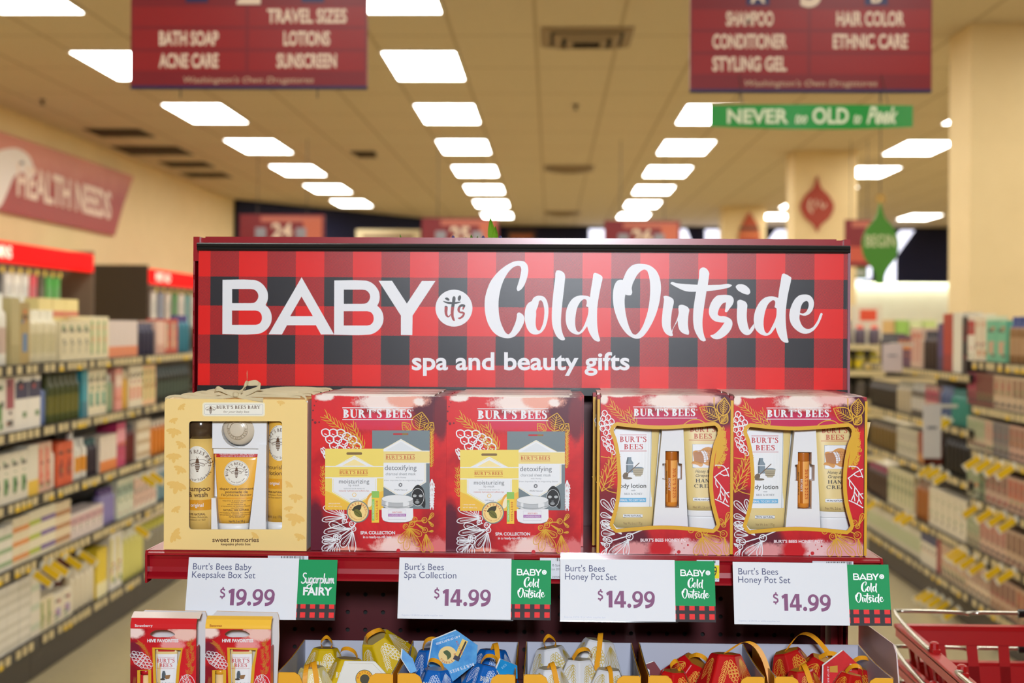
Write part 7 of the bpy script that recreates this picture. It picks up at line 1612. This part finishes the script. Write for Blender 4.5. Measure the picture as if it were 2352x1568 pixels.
# ------------------------------------------------------------------ banner on the left wall
Xb = XL + .03
m = MB(); OUT = [(-60, 268), (0, 303), (150, 352), (305, 405), (282, 470), (262, 542), (120, 512), (0, 486), (-60, 474)]
ob_ = at_x(150, 430, Xb); LB = lambda u, v: ((at_x(u, v, Xb) - ob_).y, (at_x(u, v, Xb) - ob_).z)
t = thing('wall_banner', 'red wall banner reading Health Needs with a white animal head at its left', 'banner', ob_)
kb = NT('banner_print', .5); h = kb.n('ShaderNodeSeparateXYZ'); kb.t.links.new(kb.obj, h.inputs[0])
BANM = kb.done(kb.mix(kb.step(kb.op('ADD', kb.op('SUBTRACT', kb.z, kb.op('MULTIPLY', kb.y, .05)), kb.op('MULTIPLY', kb.noise(4, 3, .6), .2)), -.02, .42), (160, 42, 22), (208, 130, 104)))
MB().prism([LB(*p) for p in OUT], lambda u, v, d: (.012 - .012 * d, u, v), BANM).build('banner_sheet', t)
v_, tt = text_tris('HEALTH NEEDS', .03); lo, hi = min(a[0] for a in v_), max(a[0] for a in v_); m = MB()
def bt(a):
    u = 36 + (a[0] - lo) / (hi - lo) * (252 - 36); f_ = (u - 36) / 216; top = 378 + f_ * 58; bot = 443 + f_ * 58; w = a[1] / CAP
    y_, z_ = LB(u, bot + (top - bot) * w); return (.016, y_, z_)
# lay the letters out evenly along the wall itself
ya, yb = LB(36, 410)[0], LB(252, 470)[0]; za, zb_ = LB(36, 446)[1], LB(252, 502)[1]; ha = LB(36, 376)[1] - za
m.add([(.016, ya + (a[0] - lo) / (hi - lo) * (yb - ya), za + (zb_ - za) * (a[0] - lo) / (hi - lo) + a[1] / CAP * ha) for a in v_], tt, mat((234, 208, 186), .5)); m.build('lettering', t)
m = MB(); m.flat(spline([LB(*p) for p in [(-60, 470), (-60, 380), (-20, 352), (10, 342), (45, 344), (68, 366), (76, 400), (66, 412), (50, 396), (30, 404), (14, 440), (0, 470), (-10, 480)]], 4), lambda u, v: (.015, u, v), mat((232, 224, 214), .6)); m.flat([LB(*p) for p in oval(46, 374, 5, 4, 12)], lambda u, v: (.018, u, v), DARKI); m.build('animal_print', t)

# ================================================================== hanging aisle signs
MAR = mat((128, 24, 34), .4, name='sign_maroon'); MAR2 = mat((150, 26, 30), .4, name='sign_red_strip'); NAVS = mat((40, 36, 84), .4); SIGNW = mat((236, 214, 190), .5)
def aisle_sign(label, Y_, u0, u1, vb, Hh, cells, num, tabs, wires=True):
    a, b = at(u0, vb - 60, Y_).x, at(u1, vb - 60, Y_).x; zb = at((u0 + u1) / 2, vb, Y_).z; o = Vector(((a + b) / 2, Y_, zb)); w = (b - a) / 2
    t = thing('aisle_sign', label, 'sign', o, group='hanging aisle signs'); zt = zb + Hh
    MB().box(-w, w, 0, .02, 0, Hh, MAR).box(-w, w, -.001, .021, 0, .012, NAVS).build('board', t)
    s = (u1 - u0) / 543.0; kx = 2 * w / 543.0
    class B(Art):
        def fn(q, layer):
            lift = q.up(layer) * 6; return lambda u, v: ((u - 271.5) * kx, -lift, (203 - v) * kx)
    A = B(Y_, o); C2 = B(Y_, o)
    for r, row in enumerate(cells):
        for c, wd in enumerate(row):
            x0, x1 = (4, 264) if c == 0 else (272, 538); y0, y1 = 16 + r * 51, 60 + r * 51
            A.rect(x0, y0, x1, y1, MAR2, 1)
            if wd:
                vv, _ = text_tris(wd, .03); C2.text(wd, (x0 + x1) / 2 - len(wd) * 7.6, y1 - 8, 30, SIGNW, 2, x1=(x0 + x1) / 2 + len(wd) * 7.6, bold=.03)
    A.build('name_strip', t)
    C2.text("Washington's Own Drugstores", 120, 189, 13, mat((216, 180, 150), .5), 2, x1=420, skew=.25)
    if num: C2.text(num, 271, 7, 76, SIGNW, 2, mid=True, bold=.03)
    A = B(Y_, o)
    for x, ch in ((152, tabs[0]), (418, tabs[1])):
        A.rect(x - 26, -42, x + 26, 6, NAVS, 1)
        if ch: C2.text(ch, x, 0, 30, SIGNW, 2, mid=True, bold=.03)
    A.build('side_tab', t); C2.build('lettering', t)
    m = MB()
    for x in (-w * .58, w * .58): m.tube([(x, .01, Hh), (x, .01, ZC - zb - .001)], .003, mat((70, 64, 56), .5), 6)
    m.build('hanger_wire', t)
    m = MB()
    for x in (-w * .58, w * .58): m.tube([(x, .01, 0), (x, .01, -.035)], .0025, mat((70, 64, 56), .5), 6)
    m.build('lower_hook', t); return o
aisle_sign('maroon aisle sign listing bath soap, acne care, travel sizes, lotions and sunscreen', 5.3, 300, 843, 204, .56, [('', 'TRAVEL SIZES'), ('BATH SOAP', 'LOTIONS'), ('ACNE CARE', 'SUNSCREEN')], '2', ('', ''))
aisle_sign('maroon aisle sign listing shampoo, conditioner, styling gel, hair color and ethnic care', 5.3, 1585, 2140, 212, .56, [('SHAMPOO', 'HAIR COLOR'), ('CONDITIONER', 'ETHNIC CARE'), ('STYLING GEL', '')], '3', ('A', 'B'))
for (u0, u1, v, nm, lab) in ((550, 745, 600, '24', 'small far aisle sign numbered 24 against the navy band'), (968, 1145, 608, '25', 'small far aisle sign numbered 25 above the header centre'), (1388, 1562, 614, '26', 'small far aisle sign numbered 26 in front of the white wall letters'), (1940, 2006, 612, '', 'far aisle sign half hidden by the pillar and the green ornament')):
    Y_ = 15.2; a, b = at(u0, 550, Y_).x, at(u1, 550, Y_).x; zb, zt = at(u0, v, Y_).z, at(u0, v - 108, Y_).z; w = (b - a) / 2
    t = thing('aisle_sign', lab, 'sign', ((a + b) / 2, Y_, zb), group='hanging aisle signs'); MB().box(-w, w, 0, .02, 0, zt - zb, MAR).build('board', t)
    A = MB(); h = zt - zb; A.box(-w * .94, w * .94, -.002, 0, h * .1, h * .42, mat((196, 84, 60), .45)); A.box(-w * .5, w * .94, -.002, 0, h * .84, h * .96, mat((196, 110, 90), .45)); A.box(w * .5, w * .94, -.003, -.001, h * .3, h * .9, mat((206, 110, 80), .45)); A.build('name_strip', t)
    if nm:
        vv, tt = text_tris(nm, .03); lo, hi = min(q[0] for q in vv), max(q[0] for q in vv); k = h * .3 / CAP; m = MB(); m.add([((q[0] - (lo + hi) / 2) * k, -.005, h * .5 + q[1] * k) for q in vv], tt, SIGNW); m.build('lettering', t)
        m = MB()
        for x in (-w * .5, w * .45): m.box(x - .06, x + .06, -.004, -.001, h * .5, h * .72, mat((150, 150, 160), .5))
        m.build('side_tab', t)
    m = MB()
    for x in (-w * .58, w * .58): m.tube([(x, .01, h), (x, .01, ZC - zb - .001)], .004, mat((70, 64, 56), .5), 6)
    m.build('hanger_wire', t)
# curved green banner below the right sign
Yg = 5.25; a, b = at(1632, 270, Yg).x, at(2097, 270, Yg).x; zc = at(1865, 306, Yg).z; hg = at(1865, 250, Yg).z - zc; o = Vector(((a + b) / 2, Yg, zc)); w = (b - a) / 2
t = thing('green_banner', 'curved green paper banner hanging below the shampoo aisle sign', 'banner', o); GBM = mat((34, 150, 62), .4)
def bow(x): return -.13 * (1 - (x / w) ** 2), -.0 - .013 * (1 - (x / w) ** 2) * -1
m = MB(); N = 24; P = []
for k in range(N + 1):
    x = -w + 2 * w * k / N; y, dz = bow(x); P += [(x, y, .03 * (x / w) ** 2 - .004), (x, y, hg + .018 * (x / w) ** 2 - .004)]
m.add(P, [(2 * k, 2 * k + 2, 2 * k + 3, 2 * k + 1) for k in range(N)], GBM); m.add([(p[0], p[1] + .001, p[2]) for p in P], [(2 * k, 2 * k + 1, 2 * k + 3, 2 * k + 2) for k in range(N)], GBM); m.build('paper_strip', t, smooth=True)
m = MB()
for (wd, x0, x1, hh, sk) in (('NEVER', -.335, -.112, .052, 0), ('too', -.09, -.045, .04, .2), ('OLD', -.022, .118, .056, 0), ('to', .135, .166, .04, .2), ('Peek', .192, .318, .062, .25)):
    vv, tt = text_tris(wd, .03); lo, hi = min(q[0] for q in vv), max(q[0] for q in vv); k = hh / CAP; P = []
    for q in vv:
        x = x0 + (q[0] - lo) / (hi - lo) * (x1 - x0) + sk * q[1] * k; y, dz = bow(x); P.append((x, y - .002, .02 + q[1] * k + .02 * (x / w) ** 2))
    m.add(P, tt, mat((226, 236, 200), .5))
m.build('lettering', t); m = MB()
for x in (-w * .7, w * .72): m.tube([(x, bow(x)[0], hg), (x, .05, hg + .14)], .0015, DARKI, 5)
m.build('hanger_thread', t)

# ------------------------------------------------------------------ ornament cut-outs
def cutout(name, label, Y_, pts, c, extra, thick=.012, hang=False):
    cu, cv = sum(p[0] for p in pts) / len(pts), sum(p[1] for p in pts) / len(pts); o = at(cu, cv, Y_); t = thing(name, label, 'decoration', o, group='ornament cut-outs')
    Lp = lambda u, v: ((at(u, v, Y_) - o).x, (at(u, v, Y_) - o).z)
    MB().prism([Lp(*p) for p in spline(pts, 4)], lambda u, v, d: (u, thick * d, v), mat(c, .45)).build('cut_shape', t); A = Art(Y_, o, gap=.002); extra(A); A.build('printing', t)
    if hang:
        q = at(hang[0], hang[1], Y_) - o; MB().tube([(q.x, thick / 2, q.z), (q.x, thick / 2, ZC - o.z - .001)], .003, DARKI, 6).build('hanging_thread', t)
drop = lambda cx, t0, t1, t2, t3, rx: [(cx, t0, 1), (cx + 5, t0 + (t1 - t0) * .6), (cx + 8, t1), (cx + rx * .7, t1 + (t2 - t1) * .45), (cx + rx, t2), (cx + rx * .75, t2 + (t3 - t2) * .42), (cx + rx * .2, t3 - (t3 - t2) * .25), (cx, t3, 1), (cx - rx * .2, t3 - (t3 - t2) * .25), (cx - rx * .75, t2 + (t3 - t2) * .42), (cx - rx, t2), (cx - rx * .7, t1 + (t2 - t1) * .45), (cx - 8, t1), (cx - 5, t0 + (t1 - t0) * .6)]
cutout('ornament_cutout', 'rust red ornament cut-out on the middle pillar', 16.08, drop(1877, 402, 428, 474, 534, 39), (164, 60, 38), lambda A: (A.stroke([(1862, 458), (1858, 476), (1866, 488)], 4, SIGNW, 1, smooth=3), A.stroke([(1874, 458), (1872, 478)], 3, SIGNW, 1), A.stroke([(1884, 462), (1890, 478), (1897, 468)], 3, SIGNW, 1, smooth=3)))
cutout('ornament_cutout', 'orange striped ornament cut-out on the farthest pillar', 23.57, [(1721, 486, 1), (1738, 512), (1746, 540), (1742, 580), (1721, 610), (1700, 580), (1697, 540), (1706, 512)], (176, 76, 40), lambda A: (A.rect(1699, 520, 1743, 529, mat((110, 70, 46), .5), 1), A.rect(1698, 536, 1745, 541, mat((220, 130, 70), .5), 1)))
gdrop = [(2022, 462, 1), (2028, 484), (2032, 498), (2052, 522), (2064, 556), (2058, 592), (2040, 616), (2032, 634), (2031, 652, 1), (2012, 652, 1), (2012, 634), (2004, 616), (1986, 592), (1980, 556), (1992, 522), (2012, 498), (2016, 484)]
cutout('ornament_cutout', 'green ornament cut-out reading Begin, hanging before the black wall sign', 8.0, gdrop, (74, 138, 40), lambda A: (A.text('BEGIN', 1988, 566, 26, mat((206, 214, 160), .5), 1, x1=2057, bold=.02), A.rect(2012, 446, 2033, 466, mat((190, 150, 70), .5), 1)), hang=(2022, 470))

# ------------------------------------------------------------------ lit letters and boards on the rear wall
Yl = YB - .16; o = at(1700, 590, Yl)
t = thing('wall_lettering', 'large lit white pharmacy letters on the dark rear wall band', 'wall sign', o); LITB = mat((228, 232, 255), .4, emit=1.6, name='lit_white_letter')
v_, tt = text_tris('PHARMACY', .045); lo, hi = min(a[0] for a in v_), max(a[0] for a in v_); p0, p1 = at(1352, 638, Yl), at(2100, 640, Yl); hl = at(2050, 534, Yl).z - at(2050, 640, Yl).z
m = MB(); P0 = [(p0.x - o.x + (a[0] - lo) / (hi - lo) * (p1.x - p0.x), 0, p0.z - o.z + a[1] / CAP * hl) for a in v_]; m.add(P0, tt, LITB); m.add([(p[0], .06, p[2]) for p in P0], tt, LITB); m.build('letters', t)
MB().box(p0.x - o.x, p1.x - o.x, .06, .075, p0.z - o.z - .03, p0.z - o.z - .01, NAVY).build('raceway', t)
def board(label, pts, Y_, c, c2):
    a, b = pts[0], pts[1]; x0, x1, z0, z1 = level(a[0], b[0], a[1], b[1], Y_); t = thing('wall_board', label, 'wall sign', ((x0 + x1) / 2, Y_, z0), group='boards on the rear wall'); w = (x1 - x0) / 2
    MB().box(-w, w, 0, .03, 0, z1 - z0, mat(c, .5)).build('board', t); MB().box(-w * .8, w * .8, -.004, 0, (z1 - z0) * .35, (z1 - z0) * .65, mat(c2, .5)).build('lettering', t)
board('cream counter sign on the slanted navy band left of centre', ((818, 527), (965, 560)), 24.2, (200, 182, 140), (120, 90, 60)); board('brown and orange picture board on the navy band right of sign 25', ((1165, 527), (1230, 560)), YB - .15, (70, 44, 36), (190, 100, 40)); board('small green and white board below the white wall letters', ((1950, 612), (1992, 640)), YB - .2, (80, 130, 60), (230, 236, 240))
t = thing('added_wall_fill', 'added unseen fill light tucked under the dark rear wall band', 'added fill light', (6.5, YB - .115, ZN))  # invented fill light behind a lip, added to brighten the rear wall
MB().box(-4.5, 4.5, -.012, 0, -.05, 0, NAVY).box(-4.5, 4.5, 0, .1, -.006, 0, FRAMEW).build('fill_housing', t); MB().box(-4.45, 4.45, .012, .09, -.012, -.006, mat((250, 255, 235), .4, emit=22.0, name='added_fill_glow')).build('diffuser', t)
t = thing('rear_counter', 'cream service counter under the rear wall band', 'counter', (8.0, YB - 1.2, 0)); MB().box(-6, 3, 0, .6, 0, 1.05, mat((206, 190, 150), .5)).build('front_panel', t); MB().box(-6.05, 3.05, -.05, .65, 1.05, 1.09, mat((150, 120, 84), .4)).build('worktop', t)
